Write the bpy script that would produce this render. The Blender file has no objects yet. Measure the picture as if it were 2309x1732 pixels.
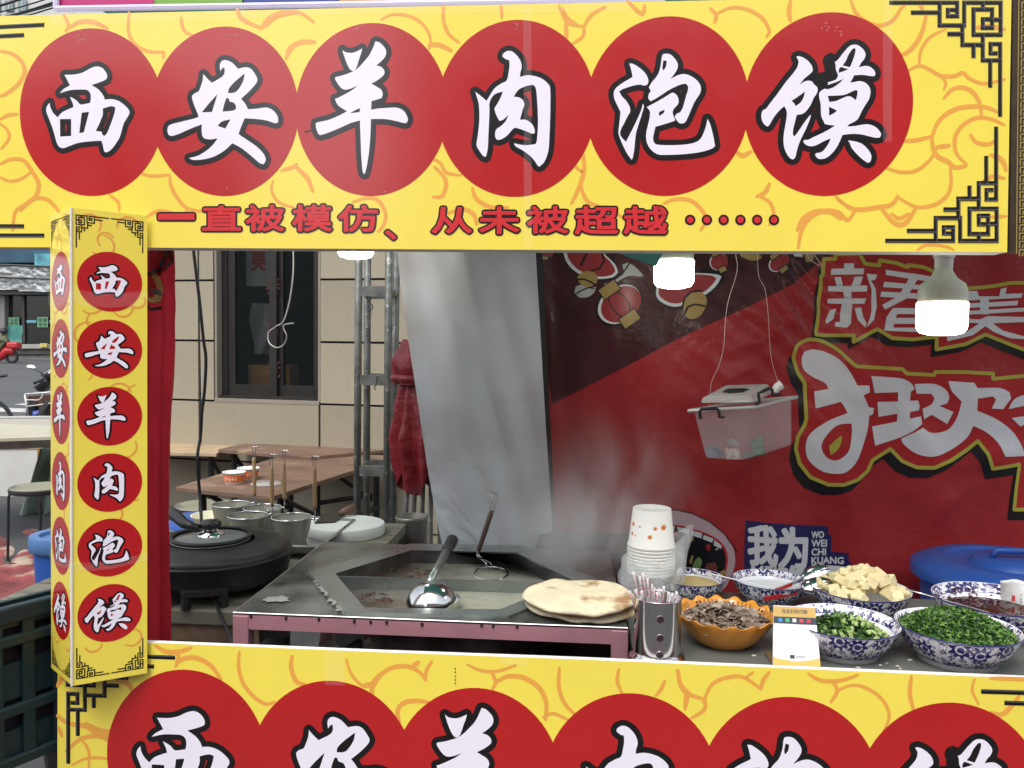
import bpy, bmesh, math, random
from mathutils import Vector, Matrix, noise
from mathutils.geometry import tessellate_polygon
random.seed(7)
R = math.radians
sc = bpy.context.scene
COL = sc.collection

# ------------------------------------------------------------------ camera
IW, IH, FPX = 2309.0, 1732.0, 1850.0            # the photograph's own pixel grid, used to lay out prints on their planes
CAM = Vector((0.0, -1.5, 1.4))
TH, PI_, RO = R(4.6), R(2.8), R(0.7)            # yaw to the left, pitch down, roll
CF = Vector((-math.sin(TH)*math.cos(PI_), math.cos(TH)*math.cos(PI_), -math.sin(PI_)))
_r0 = Vector((math.cos(TH), math.sin(TH), 0)); _u0 = _r0.cross(CF)
CR = _r0*math.cos(RO)+_u0*math.sin(RO); CU = -_r0*math.sin(RO)+_u0*math.cos(RO)
cd = bpy.data.cameras.new('camera'); cam = bpy.data.objects.new('camera', cd); COL.objects.link(cam)
cam.matrix_world = Matrix((
    (CR.x, CU.x, -CF.x, CAM.x), (CR.y, CU.y, -CF.y, CAM.y), (CR.z, CU.z, -CF.z, CAM.z), (0, 0, 0, 1)))
cd.sensor_width = 36.0; cd.lens = 36.0*FPX/IW; cd.clip_start = 0.05; cd.clip_end = 500
sc.camera = cam
def ray(px, py): return CF + CR*((px-IW/2)/FPX) + CU*((IH/2-py)/FPX)
def AY(px, py, y):                              # pixel -> point on the vertical plane at that depth
    d = ray(px, py); return CAM + d*((y-CAM.y)/d.y)
def AZ(px, py, z):                              # pixel -> point on the level plane at that height
    d = ray(px, py); return CAM + d*((z-CAM.z)/d.z)
def AP(px, py, p0, n):                          # pixel -> point on any plane
    d = ray(px, py); return CAM + d*((p0-CAM).dot(n)/d.dot(n))

# ------------------------------------------------------------------ sky, sun, exposure
SUN_EL, SUN_AZ = R(60), R(200)                  # azimuth measured from +Y (behind the stall) towards +X; hazy sun in front
wd = bpy.data.worlds.new('World'); sc.world = wd; wd.use_nodes = True
nt = wd.node_tree; bg = nt.nodes['Background']
sky = nt.nodes.new('ShaderNodeTexSky'); sky.sky_type = 'NISHITA'; sky.sun_disc = False
sky.sun_elevation = SUN_EL; sky.sun_rotation = SUN_AZ; sky.air_density = 1.0; sky.dust_density = 3.0; sky.ozone_density = 1.0
hs = nt.nodes.new('ShaderNodeHueSaturation'); hs.inputs['Saturation'].default_value = 0.30
nt.links.new(sky.outputs['Color'], hs.inputs['Color']); nt.links.new(hs.outputs['Color'], bg.inputs['Color'])
bg.inputs['Strength'].default_value = 0.15
sl = bpy.data.lights.new('sun', 'SUN'); sl.energy = 0.5; sl.angle = R(24); sl.color = (1.0, 0.95, 0.88)
so = bpy.data.objects.new('sun', sl); COL.objects.link(so)
sdir = Vector((math.sin(SUN_AZ)*math.cos(SUN_EL), math.cos(SUN_AZ)*math.cos(SUN_EL), math.sin(SUN_EL)))
so.rotation_euler = sdir.to_track_quat('Z', 'Y').to_euler(); so.location = (0, 0, 8)
vs = sc.view_settings; vs.view_transform = 'Standard'; vs.look = 'None'; vs.gamma = 1.0; vs.use_curve_mapping = False
vs.exposure = 1.10
sc.cycles.max_bounces = 6; sc.cycles.transparent_max_bounces = 16; sc.cycles.volume_bounces = 1
sc.cycles.use_denoising = True; sc.cycles.volume_step_rate = 3.0; sc.cycles.volume_max_steps = 48
sc.cycles.sample_clamp_indirect = 6.0; sc.cycles.caustics_reflective = False; sc.cycles.caustics_refractive = False

# ------------------------------------------------------------------ materials
MATS = {}
def srgb(h):
    c = [int(h[i:i+2], 16)/255 for i in (0, 2, 4)]
    return tuple(((x/12.92) if x <= .04045 else ((x+.055)/1.055)**2.4) for x in c)
def mat(name, col, rough=.5, metal=0., var=None, bump=None, spec=.5, coat=0., trans=0., alpha=1., emit=None, ior=1.45, coord='Object', rvar=None, dirt=None, stretch=None, rnd=0.):
    """procedural principled material; var=(scale, amount), bump=(scale, strength), rvar=(scale, amount), dirt=(colour, scale, threshold)"""
    if name in MATS: return MATS[name]
    if isinstance(col, str): col = srgb(col)
    m = bpy.data.materials.new(name); m.use_nodes = True; t = m.node_tree; N = t.nodes; L = t.links
    b = N['Principled BSDF']; b.inputs['Base Color'].default_value = (*col, 1)
    b.inputs['Roughness'].default_value = rough; b.inputs['Metallic'].default_value = metal
    b.inputs['Specular IOR Level'].default_value = spec; b.inputs['Coat Weight'].default_value = coat
    b.inputs['Transmission Weight'].default_value = trans; b.inputs['Alpha'].default_value = alpha; b.inputs['IOR'].default_value = ior
    if emit: b.inputs['Emission Color'].default_value = (*emit[0], 1); b.inputs['Emission Strength'].default_value = emit[1]
    tc = N.new('ShaderNodeTexCoord'); src = tc.outputs[coord]
    if stretch:
        mp = N.new('ShaderNodeMapping'); mp.inputs['Scale'].default_value = stretch; L.new(src, mp.inputs['Vector']); src = mp.outputs['Vector']
    def nz(s, d=5.0):
        n = N.new('ShaderNodeTexNoise'); n.inputs['Scale'].default_value = s; n.inputs['Detail'].default_value = d; L.new(src, n.inputs['Vector']); return n.outputs['Fac']
    last = None
    if var:
        mx = N.new('ShaderNodeMix'); mx.data_type = 'RGBA'
        mx.inputs['A'].default_value = (*[max(0, c*(1-var[1])) for c in col], 1); mx.inputs['B'].default_value = (*[min(1, c*(1+var[1])) for c in col], 1)
        rm = N.new('ShaderNodeMapRange'); rm.inputs['From Min'].default_value = .3; rm.inputs['From Max'].default_value = .7
        L.new(nz(var[0]), rm.inputs['Value']); L.new(rm.outputs['Result'], mx.inputs['Factor']); last = mx.outputs['Result']
    if dirt:
        mx = N.new('ShaderNodeMix'); mx.data_type = 'RGBA'
        if last: L.new(last, mx.inputs['A'])
        else: mx.inputs['A'].default_value = (*col, 1)
        dc = srgb(dirt[0]) if isinstance(dirt[0], str) else dirt[0]
        mx.inputs['B'].default_value = (*dc, 1)
        rm = N.new('ShaderNodeMapRange'); rm.inputs['From Min'].default_value = dirt[2]; rm.inputs['From Max'].default_value = dirt[2]+(dirt[3] if len(dirt) > 3 else .08)
        L.new(nz(dirt[1], dirt[4] if len(dirt) > 4 else 8), rm.inputs['Value']); L.new(rm.outputs['Result'], mx.inputs['Factor']); last = mx.outputs['Result']
    if rnd:
        oi = N.new('ShaderNodeObjectInfo'); hv = N.new('ShaderNodeHueSaturation'); rm = N.new('ShaderNodeMapRange'); rm.inputs['To Min'].default_value = 1-rnd; rm.inputs['To Max'].default_value = 1+rnd
        L.new(oi.outputs['Random'], rm.inputs['Value']); L.new(rm.outputs['Result'], hv.inputs['Value'])
        if last: L.new(last, hv.inputs['Color'])
        else: hv.inputs['Color'].default_value = (*col, 1)
        last = hv.outputs['Color']
    if last: L.new(last, b.inputs['Base Color'])
    if rvar:
        rm = N.new('ShaderNodeMapRange'); rm.inputs['From Min'].default_value = .3; rm.inputs['From Max'].default_value = .7
        rm.inputs['To Min'].default_value = max(.02, rough-rvar[1]); rm.inputs['To Max'].default_value = min(1, rough+rvar[1])
        L.new(nz(rvar[0]), rm.inputs['Value']); L.new(rm.outputs['Result'], b.inputs['Roughness'])
    if bump:
        bp = N.new('ShaderNodeBump'); bp.inputs['Strength'].default_value = bump[1]; bp.inputs['Distance'].default_value = bump[2] if len(bump) > 2 else .005
        L.new(nz(bump[0]), bp.inputs['Height']); L.new(bp.outputs['Normal'], b.inputs['Normal'])
    MATS[name] = m; return m

def thin_sheet(m, col, w):
    """let light through a thin sheet: mix a translucent lobe into the material"""
    t = m.node_tree; N = t.nodes; tr = N.new('ShaderNodeBsdfTranslucent'); tr.inputs['Color'].default_value = (*col, 1); mx = N.new('ShaderNodeMixShader'); mx.inputs[0].default_value = w
    b = N['Principled BSDF']; cs = b.inputs['Base Color']
    if cs.is_linked: t.links.new(cs.links[0].from_socket, tr.inputs['Color'])
    t.links.new(b.outputs[0], mx.inputs[1]); t.links.new(tr.outputs[0], mx.inputs[2]); t.links.new(mx.outputs[0], N['Material Output'].inputs['Surface']); return m

# ------------------------------------------------------------------ mesh helpers
ORG = {}
class MB:
    def __init__(s): s.v = []; s.f = []; s.uv = {}
    def add(s, vs, fs, uvs=None):
        o = len(s.v); s.v += [Vector(p) for p in vs]; s.f += [tuple(i+o for i in f) for f in fs]
        if uvs:
            for i, u in enumerate(uvs): s.uv[o+i] = u
        return s
    def box(s, c, d, m=None):
        x, y, z = d[0]/2, d[1]/2, d[2]/2; c = Vector(c)
        p = [Vector(q) for q in ((-x,-y,-z),(x,-y,-z),(x,y,-z),(-x,y,-z),(-x,-y,z),(x,-y,z),(x,y,z),(-x,y,z))]
        if m is not None: p = [m @ q for q in p]
        return s.add([q+c for q in p], [(3,2,1,0),(4,5,6,7),(0,1,5,4),(1,2,6,5),(2,3,7,6),(3,0,4,7)])
    def slab(s, pts, off):                       # closed prism of a polygon swept by off
        off = Vector(off); n = len(pts); p = [Vector(q) for q in pts]
        return s.add(p+[q+off for q in p], [tuple(range(n))[::-1], tuple(range(n, 2*n))]+[(i, (i+1) % n, n+(i+1) % n, n+i) for i in range(n)])
    def tube(s, pts, r, n=8, cap=True, flat=1.0):
        pts = [Vector(p) for p in pts]; k = len(pts); rs = r if isinstance(r, (list, tuple)) else [r]*k
        vs = []; fs = []; up = None
        for i, p in enumerate(pts):
            t = (pts[min(i+1, k-1)]-pts[max(i-1, 0)]).normalized()
            if up is None: up = Vector((0, 0, 1)) if abs(t.z) < .9 else Vector((1, 0, 0))
            a = t.cross(up).normalized(); up = a.cross(t).normalized()
            for j in range(n):
                w = 2*math.pi*j/n; vs.append(p+a*(math.cos(w)*rs[i])+up*(math.sin(w)*rs[i]*flat))
        for i in range(k-1):
            for j in range(n): fs.append((i*n+j, i*n+(j+1) % n, (i+1)*n+(j+1) % n, (i+1)*n+j))
        if cap: fs += [tuple(range(n))[::-1], tuple(range((k-1)*n, k*n))]
        return s.add(vs, fs)
    def lathe(s, prof, n=32, c=(0,0,0), rm=None, cap0=False, cap1=False, sx=1., sy=1.):
        vs = []; fs = []; us = []; k = len(prof); c = Vector(c); ln = 0
        for i, (r, z) in enumerate(prof):
            if i: ln += math.hypot(r-prof[i-1][0], z-prof[i-1][1])
            for j in range(n+1):
                w = 2*math.pi*j/n; q, dz = rm(w, i, r) if rm else (r, 0)
                vs.append(c+Vector((math.cos(w)*q*sx, math.sin(w)*q*sy, z+dz))); us.append((w, ln))
        m = n+1
        for i in range(k-1):
            for j in range(n): fs.append((i*m+j, i*m+j+1, (i+1)*m+j+1, (i+1)*m+j))
        if cap0: fs.append(tuple(range(n))[::-1])
        if cap1: fs.append(tuple(range((k-1)*m, (k-1)*m+n)))
        return s.add(vs, fs, us)
    def grid(s, nu, nv, fn):
        vs = [fn(i/nu, j/nv) for j in range(nv+1) for i in range(nu+1)]; us = [(i/nu, j/nv) for j in range(nv+1) for i in range(nu+1)]
        return s.add(vs, [(j*(nu+1)+i, j*(nu+1)+i+1, (j+1)*(nu+1)+i+1, (j+1)*(nu+1)+i) for j in range(nv) for i in range(nu)], us)
    def xf(s, m): s.v = [m @ p for p in s.v]; return s
    def mesh(s, name, m=None, smooth=False, off=Vector()):
        me = bpy.data.meshes.new(name); me.from_pydata([p-off for p in s.v], [], s.f)
        if s.uv:
            ul = me.uv_layers.new(name='UVMap')
            for l in me.loops: ul.data[l.index].uv = s.uv.get(l.vertex_index, (0, 0))
        if smooth:
            me.polygons.foreach_set('use_smooth', [True]*len(me.polygons))
        if m: me.materials.append(m)
        me.update(); return me
    def build(s, name, m, parent=None, smooth=False, bevel=0, at=None, auto=None, solid=0):
        off = ORG.get(parent.name, Vector()) if parent else (Vector(at) if at is not None else Vector())
        o = bpy.data.objects.new(name, s.mesh(name, m, smooth, off)); COL.objects.link(o)
        if parent: o.parent = parent; ORG[o.name] = off
        else: o.location = off; ORG[o.name] = off
        if solid: q = o.modifiers.new('Solid', 'SOLIDIFY'); q.thickness = solid; q.offset = 0
        if bevel: q = o.modifiers.new('Bevel', 'BEVEL'); q.width = bevel; q.segments = 2; q.limit_method = 'ANGLE'; q.angle_limit = R(40)
        if auto is not None:
            o.data.polygons.foreach_set('use_smooth', [True]*len(o.data.polygons)); o.data.set_sharp_from_angle(angle=R(auto))
        return o
def tag(o, label, cat, group=None, kind=None):
    o['label'] = label; o['category'] = cat
    if group: o['group'] = group
    if kind: o['kind'] = kind
    return o
def thing(name, label, cat, loc=(0,0,0), group=None):
    o = bpy.data.objects.new(name, None); COL.objects.link(o); o.location = loc; o.empty_display_size = .05
    ORG[o.name] = Vector(loc); return tag(o, label, cat, group)
def struct(o): o['kind'] = 'structure'; return o
def dup(root, loc, rz=0., label=None, s=1.):
    r = root.copy(); COL.objects.link(r); r.location = loc; r.rotation_euler = (0, 0, rz); r.scale = (s, s, s)
    if label: r['label'] = label
    for ch in list(root.children):
        c = ch.copy(); COL.objects.link(c); c.parent = r
        for g in list(ch.children):
            d = g.copy(); COL.objects.link(d); d.parent = c
    return r
def arc(cx, cy, r, a0, a1, n=12, ry=None):
    ry = ry or r; return [(cx+r*math.cos(R(a0+(a1-a0)*i/n)), cy+ry*math.sin(R(a0+(a1-a0)*i/n))) for i in range(n+1)]
def crom(pts, closed=True, sub=4, corner=58):
    """Catmull-Rom through points, kept sharp where the turn is sharp"""
    n = len(pts); P = [Vector(p) for p in pts]; out = []
    def sharp(i):
        if not closed and i in (0, n-1): return True
        a = P[i]-P[i-1]; b = P[(i+1) % n]-P[i]
        if a.length < 1e-9 or b.length < 1e-9: return True
        return a.angle(b, 0) > R(corner)
    S = [sharp(i) for i in range(n)]
    for i in range(n if closed else n-1):
        p1, p2 = P[i], P[(i+1) % n]; p0 = P[i-1] if not S[i] else p1*2-p2; p3 = P[(i+2) % n] if not S[(i+1) % n] else p2*2-p1
        if S[i]: p0 = p1
        if S[(i+1) % n]: p3 = p2
        for k in range(sub):
            t = k/sub; out.append(.5*((2*p1)+(p2-p0)*t+(2*p0-5*p1+4*p2-p3)*t*t+(3*p1-p0-3*p2+p3)*t**3))
    if not closed: out.append(P[-1])
    return out
def curve3(pts, sub=6): return crom([Vector(p) for p in pts], closed=False, sub=sub, corner=179)

# ------------------------------------------------------------------ flat print: polygons in a 2-D page, put on a surface by a function
def fill2d(loops):
    tri = tessellate_polygon([[Vector((p[0], p[1], 0)) for p in l] for l in loops])
    return [tuple(p) for l in loops for p in l], tri
def stroke2d(pts, w, closed=False, nd=8, taper=0.):
    """thick line as quads and round joints, each piece on its own thin step so that none are coplanar"""
    vs = []; fs = []; lay = []; n = len(pts); P = [Vector((p[0], p[1])) for p in pts]; k = 0
    def wd(i):
        if closed or not taper: return w/2
        t = i/(n-1); return w/2*(1-taper*abs(2*t-1)**2)
    for i in range(n if closed else n-1):
        a, b = P[i], P[(i+1) % n]; d = b-a
        if d.length < 1e-9: continue
        q = Vector((-d.y, d.x)).normalized(); o = len(vs); ra, rb = wd(i), wd((i+1) % n)
        vs += [a+q*ra, a-q*ra, b-q*rb, b+q*rb]; fs.append((o, o+1, o+2, o+3)); lay += [k]*4; k += 1
    for i in range(n):
        o = len(vs); r_ = wd(i)
        vs += [P[i]+Vector((math.cos(2*math.pi*j/nd), math.sin(2*math.pi*j/nd)))*r_ for j in range(nd)]; fs.append(tuple(range(o, o+nd))); lay += [k]*nd; k += 1
    return [tuple(v) for v in vs], fs, lay
def put(mbx, page, vs, fs, layer, lay=None):
    """page(u, v, h) -> world point, h = height off the paper in metres"""
    mbx.add([page(p[0], p[1], layer*4e-4+(lay[i]*1.2e-6 if lay else 0)) for i, p in enumerate(vs)], fs)
def text2d(s, offset=0., size=1., border=False):
    c = bpy.data.curves.new('t', 'FONT'); c.body = s; c.size = size; c.offset = offset; c.resolution_u = 3; c.fill_mode = 'FRONT'
    c.align_x = 'CENTER'; c.align_y = 'CENTER'
    o = bpy.data.objects.new('t', c); COL.objects.link(o)
    dg = bpy.context.evaluated_depsgraph_get(); me = bpy.data.meshes.new_from_object(o.evaluated_get(dg))
    vs = [(v.co.x, v.co.y) for v in me.vertices]; fs = [tuple(p.vertices) for p in me.polygons]
    be = []
    if border:
        cnt = {}
        for p in me.polygons:
            for e in p.edge_keys: cnt[e] = cnt.get(e, 0)+1
        be = [e for e, k in cnt.items() if k == 1]
    bpy.data.objects.remove(o); bpy.data.curves.remove(c); bpy.data.meshes.remove(me)
    if vs:
        x0 = min(v[0] for v in vs); x1 = max(v[0] for v in vs); y0 = min(v[1] for v in vs); y1 = max(v[1] for v in vs)
        vs = [(x-(x0+x1)/2, y-(y0+y1)/2) for x, y in vs]
    else: x0 = x1 = y0 = y1 = 0
    if border: return vs, fs, (x1-x0, y1-y0), be
    return vs, fs, (x1-x0, y1-y0)
# ------------------------------------------------------------------ brush lettering (outlines in a local grid, holes after the first loop)
def Z(s): return [tuple(float(q) for q in p.split(',')) for p in s.split()]
GL = {}
G0 = dict(o=(0, 0), s=3.16); G1 = dict(o=(600, 0), s=3.16); G2 = dict(o=(1200, 0), s=3.16); G3 = dict(o=(1700, 90), s=5.722)
GL['xi'] = (G0, [[Z('462,535 540,532 600,515 655,485 700,475 738,492 765,530 765,562 735,580 655,608 705,640 738,680 750,712 800,708 855,725 905,765 926,800 912,835 885,880 868,940 855,980 830,1022 797,1065 765,1086 745,1078 736,1035 725,1005 650,1008 560,1020 490,1045 455,1057 428,1050 408,1020 388,950 365,880 343,825 332,790 338,758 358,733 362,765 382,805 414,838 445,803 490,780 527,765 520,735 500,690 545,715 575,745 610,742 645,735 650,700 645,665 620,642 570,640 500,645 428,666 455,637 502,610 482,572'),
    Z('430,850 510,850 510,970 432,975'), Z('585,805 638,798 600,945 568,950'), Z('735,775 795,758 826,768 815,820 790,890 768,945 750,970 733,962 728,940 685,935 712,880 735,820')]])
GL['an'] = (G0, [[Z('1450,528 1478,560 1512,592 1588,546 1603,510 1600,480 1585,490 1572,510 1568,465 1583,437 1610,430 1650,445 1680,472 1698,493 1750,481 1790,492 1825,540 1837,572 1820,605 1775,655 1720,705 1752,745 1768,780 1830,776 1900,768 1950,790 1980,832 1984,868 1965,880 1900,860 1830,850 1745,845 1722,900 1702,957 1765,1000 1830,1045 1880,1097 1896,1140 1880,1172 1850,1162 1790,1110 1720,1055 1657,1022 1600,1075 1520,1120 1430,1140 1375,1140 1348,1128 1420,1108 1490,1062 1530,1020 1553,987 1500,995 1455,985 1440,950 1440,888 1380,910 1290,950 1228,970 1203,962 1195,930 1210,893 1290,870 1390,845 1418,832 1402,790 1380,735 1370,690 1388,668 1418,652 1435,610 1447,570'),
    Z('1745,525 1735,580 1700,640 1670,662 1628,665 1635,630 1680,580'), Z('1552,672 1530,745 1512,800 1440,802 1490,740'), Z('1615,702 1632,702 1640,725 1670,735 1685,765 1675,785 1640,793 1588,797 1600,745'), Z('1582,868 1645,852 1608,918 1553,900')]])
GL['yang'] = (G1, [[Z('545,357 570,375 620,378 660,362 685,347 682,370 665,420 650,470 635,500 615,507 595,490 575,450 555,395')],
    [Z('780,297 810,305 845,340 857,370 850,405 820,440 785,468 820,478 843,505 840,535 800,570 752,598 790,620 820,640 832,670 825,700 780,715 752,722 750,785 800,775 880,770 940,770 985,795 1010,840 1008,870 990,880 930,865 850,850 748,850 745,960 735,1080 718,1190 705,1240 690,1225 680,1120 675,1000 670,860 600,880 500,925 400,962 375,955 358,915 355,880 372,872 440,858 510,830 580,795 530,765 505,740 492,705 510,700 570,670 620,640 655,610 600,635 555,640 520,610 493,565 498,550 560,535 640,500 700,440 740,390 768,330'), Z('600,808 640,785 672,772 668,800 630,806')]])
GL['rou'] = (G1, [[Z('1685,405 1690,385 1720,365 1755,370 1790,400 1815,440 1822,480 1812,520 1810,550 1860,538 1920,545 1970,565 2010,600 2025,640 2025,800 2018,1000 2010,1080 1985,1150 1950,1188 1935,1180 1900,1130 1840,1080 1780,1045 1768,1022 1830,1035 1900,1032 1925,1020 1932,980 1938,860 1930,700 1920,625 1895,607 1840,620 1795,645 1765,692 1800,695 1830,715 1840,750 1828,785 1810,855 1850,855 1890,880 1913,920 1915,945 1900,955 1850,935 1790,915 1762,918 1720,965 1675,995 1645,998 1632,970 1640,925 1680,895 1710,860 1728,818 1690,855 1662,862 1640,820 1628,775 1640,755 1670,700 1688,655 1640,668 1610,695 1592,740 1592,800 1585,950 1580,1060 1567,1120 1545,1110 1510,1060 1500,1025 1510,960 1520,860 1518,760 1505,700 1490,655 1530,685 1572,720 1590,690 1630,630 1680,595 1715,575 1728,520 1735,470 1732,430 1710,425')]])
GL['pao'] = (G2, [[Z('692,455 720,458 770,490 810,530 828,575 820,605 795,612 770,605 720,612 650,635 620,652 640,690 670,720 695,765 697,800 680,830 655,880 630,930 630,970 668,1012 700,950 740,870 775,790 788,742 795,765 770,850 745,930 735,980 728,1060 715,1130 705,1137 670,1085 635,1010 615,950 620,890 628,810 625,790 600,740 582,690 588,640 640,595 700,560 715,548 705,500')],
    [Z('925,398 948,385 985,390 1020,425 1038,465 1025,510 985,565 1040,537 1090,530 1145,552 1187,590 1202,630 1195,668 1160,722 1135,775 1110,835 1085,877 1052,880 1032,862 1015,835 1030,812 1055,800 1075,760 1095,690 1112,625 1092,597 1050,607 980,640 900,692 845,724 828,705 830,675 845,650 830,625 858,580 895,535 915,470'), Z('935,432 958,436 952,480 932,505 927,480')],
    [Z('815,765 900,720 975,675 1000,662 1028,678 1042,710 1038,745 1015,770 1000,800 1008,832 1020,858 1000,868 930,890 878,905 865,960 862,1000 880,1028 930,1035 1040,1035 1130,1025 1190,1000 1220,950 1240,890 1247,848 1265,880 1285,950 1302,1040 1280,1060 1200,1085 1080,1100 960,1105 890,1100 840,1060 815,1010 812,950 830,870 840,800'), Z('903,800 942,783 938,805 903,830')]])
GL['mo'] = (G3, [[Z('545,225 565,213 620,225 690,270 740,330 755,380 748,415 700,460 640,510 583,590 640,545 700,530 755,545 800,590 820,640 810,690 770,750 740,820 690,900 630,955 550,970 530,1050 505,1150 500,1220 518,1248 560,1200 640,1080 700,1000 732,968 715,1040 660,1170 600,1290 570,1370 550,1440 530,1520 500,1545 460,1525 410,1450 385,1370 380,1250 400,1120 420,1000 420,920 390,858 340,900 270,980 215,1070 190,1110 170,1120 130,1090 98,1030 95,960 115,910 155,890 200,830 300,700 400,560 490,450 550,370 572,300 568,265'), Z('480,790 560,740 657,668 640,740 600,810 535,858 515,820')],
    [Z('958,265 985,240 1005,255 1040,287 1080,262 1150,170 1230,85 1290,65 1350,78 1410,130 1437,190 1420,250 1380,300 1350,357 1420,340 1480,345 1540,385 1563,430 1555,470 1500,470 1400,455 1290,460 1265,510 1240,558 1300,545 1370,535 1440,560 1490,620 1500,690 1480,770 1430,850 1390,920 1340,1020 1290,1060 1230,1090 1203,1120 1300,1115 1400,1095 1490,1095 1570,1130 1625,1190 1638,1230 1620,1262 1560,1265 1480,1245 1380,1222 1270,1215 1140,1228 1110,1300 1070,1380 1010,1460 940,1520 870,1540 820,1530 788,1490 800,1465 870,1450 920,1400 960,1340 990,1272 900,1310 780,1370 700,1370 650,1340 635,1310 650,1295 700,1290 780,1250 900,1195 980,1150 1045,1108 920,1090 895,1050 865,980 860,850 845,770 838,700 865,660 915,632 935,640 1000,625 1090,570 1155,505 1050,550 930,588 880,570 830,530 812,500 870,495 950,480 1010,462 985,400 978,330'),
     Z('1300,110 1308,140 1290,220 1260,300 1235,357 1140,333 1180,280 1215,200 1265,125'), Z('1215,383 1120,352 1095,380 1090,430 1150,410'), Z('950,725 1150,715 1250,675 1310,650 1335,665 1325,740 1305,785 1280,755 1220,730 1150,750 1060,790 970,805'), Z('967,865 1070,915 1020,955 965,980')],
    [Z('1210,1300 1300,1312 1400,1350 1480,1430 1512,1500 1500,1570 1465,1588 1400,1545 1310,1460 1255,1390 1235,1335')]])
ORDER = ['xi', 'an', 'yang', 'rou', 'pao', 'mo']
TOPD = [(206, 254, 190), (506, 252, 192), (837, 248, 196), (1163, 245.5, 200.5), (1504, 240.5, 203.5), (1866, 236, 208)]   # disc centre and half height on the header
ASP = .912
def plane_page(Y):
    return lambda px, py, h: AY(px, py, Y)+Vector((0, -h, 0))
HP = plane_page(0.0)
# glyphs normalised to their disc: u to the right, v up, unit = disc half height
NG = {}
for gi, key in enumerate(ORDER):
    gd, shapes = GL[key]; cx, cy, rr = TOPD[gi]
    c3 = AY(cx, cy, 0); t3 = AY(cx, cy-rr, 0); un = (t3-c3).length
    outl = []
    for loops in shapes:
        ll = []
        for lp in loops:
            q = []
            for (a, b) in lp:
                p = AY(gd['o'][0]+a/gd['s'], gd['o'][1]+b/gd['s'], 0); q.append(((p.x-c3.x)/un, (p.z-c3.z)/un))
            ll.append([tuple(p) for p in crom([Vector((a, b, 0)) for a, b in q], sub=3)])
        outl.append(ll)
    NG[key] = outl
def glyph_meshes(key, page, lw=.062):
    """page(u, v, h): normalised glyph space -> world.  Returns (white MB, black MB)"""
    w = MB(); k = MB()
    for loops in NG[key]:
        L2 = [[(p[0], p[1]) for p in lp] for lp in loops]
        vs, tri = fill2d(L2); put(w, page, vs, tri, 3.2)
        for lp in L2:
            st = lp[::1]; v2, f2, la = stroke2d(st, lw*2, closed=True, nd=8); put(k, page, v2, f2, 1.6, la)
    return w, k

# key-pattern corner: bars as (x0, y0, x1, y1), corner at (0, 0), x grows away from the corner along the edge, y away down the side
FRET = []
def fb(*p):
    for a, b in zip(p[:-1], p[1:]): FRET.append((1305-a[0], a[1]-18, 1305-b[0], b[1]-18))
fb((600,18),(1025,18),(1025,105),(965,105),(965,65),(1000,65)); fb((740,82),(912,82)); fb((912,18),(912,165),(1070,165))
fb((1070,165),(1070,18),(1305,18),(1305,225),(1130,225),(1130,62),(1250,62),(1250,180),(1190,180),(1190,125),(1222,125))
fb((1190,18),(1190,62)); fb((1250,128),(1305,128)); fb((1058,165),(1058,290),(1190,290)); fb((975,220),(1058,220)); fb((1130,290),(1130,360))
fb((1190,225),(1190,390),(1300,390)); fb((1302,285),(1240,285),(1240,345),(1272,345)); fb((1302,285),(1302,740)); fb((1238,390),(1238,552))
def fret_mesh(mbx, page, t=27, hi=None):
    """raised bars with a lighter bevelled edge"""
    for i, (a, b, c, d) in enumerate(FRET):
        x0, x1 = min(a, c)-t/2, max(a, c)+t/2; y0, y1 = min(b, d)-t/2, max(b, d)+t/2
        h = 1.4+(i % 24)*.05
        mbx.add([page(x0, y0, h*4e-4), page(x1, y0, h*4e-4), page(x1, y1, h*4e-4), page(x0, y1, h*4e-4)], [(0, 1, 2, 3)])
        if hi is not None:
            e = t*.2; h += 1.6
            if c == a: q = [(x0+e*.5, y0+e), (x0+e*1.6, y0+e), (x0+e*1.6, y1-e), (x0+e*.5, y1-e)]
            else: q = [(x0+e, y0+e*.5), (x1-e, y0+e*.5), (x1-e, y0+e*1.6), (x0+e, y0+e*1.6)]
            hi.add([page(x, y, h*4e-4) for x, y in q], [(0, 1, 2, 3)])

M_YEL = mat('printed_yellow_board', 'f4e158', .24, var=(2.5, .04), bump=(7, .10, .008), rvar=(9, .06), spec=.5)
M_RED = mat('printed_red', 'b61d1e', .24, var=(3, .06), bump=(7, .10, .008), rvar=(9, .06))
M_WHT = mat('printed_white', 'f1edf8', .3)
M_BLK = mat('printed_black', '0d0b0c', .26)
M_ORA = mat('printed_orange_line', 'eba84a', .26)
M_SLR = mat('printed_slogan_red', 'd2262a', .36)
M_FRET = mat('printed_fret_black', '121113', .38)
M_FRHI = mat('printed_fret_grey', '5a5a60', .4)
M_EDGE = mat('foam_board_edge', 'e4e2de', .7)
def tape_mat():
    m = mat('clear_tape', 'ffffff', .18, alpha=.06, bump=(60, .5, .003), spec=.6); return m
M_TAPE = tape_mat()
for m_ in (M_YEL, M_RED, M_BLK, M_ORA, M_WHT, M_SLR): m_.node_tree.nodes['Principled BSDF'].inputs['Coat Weight'].default_value = .7; m_.node_tree.nodes['Principled BSDF'].inputs['Coat Roughness'].default_value = .14

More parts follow.
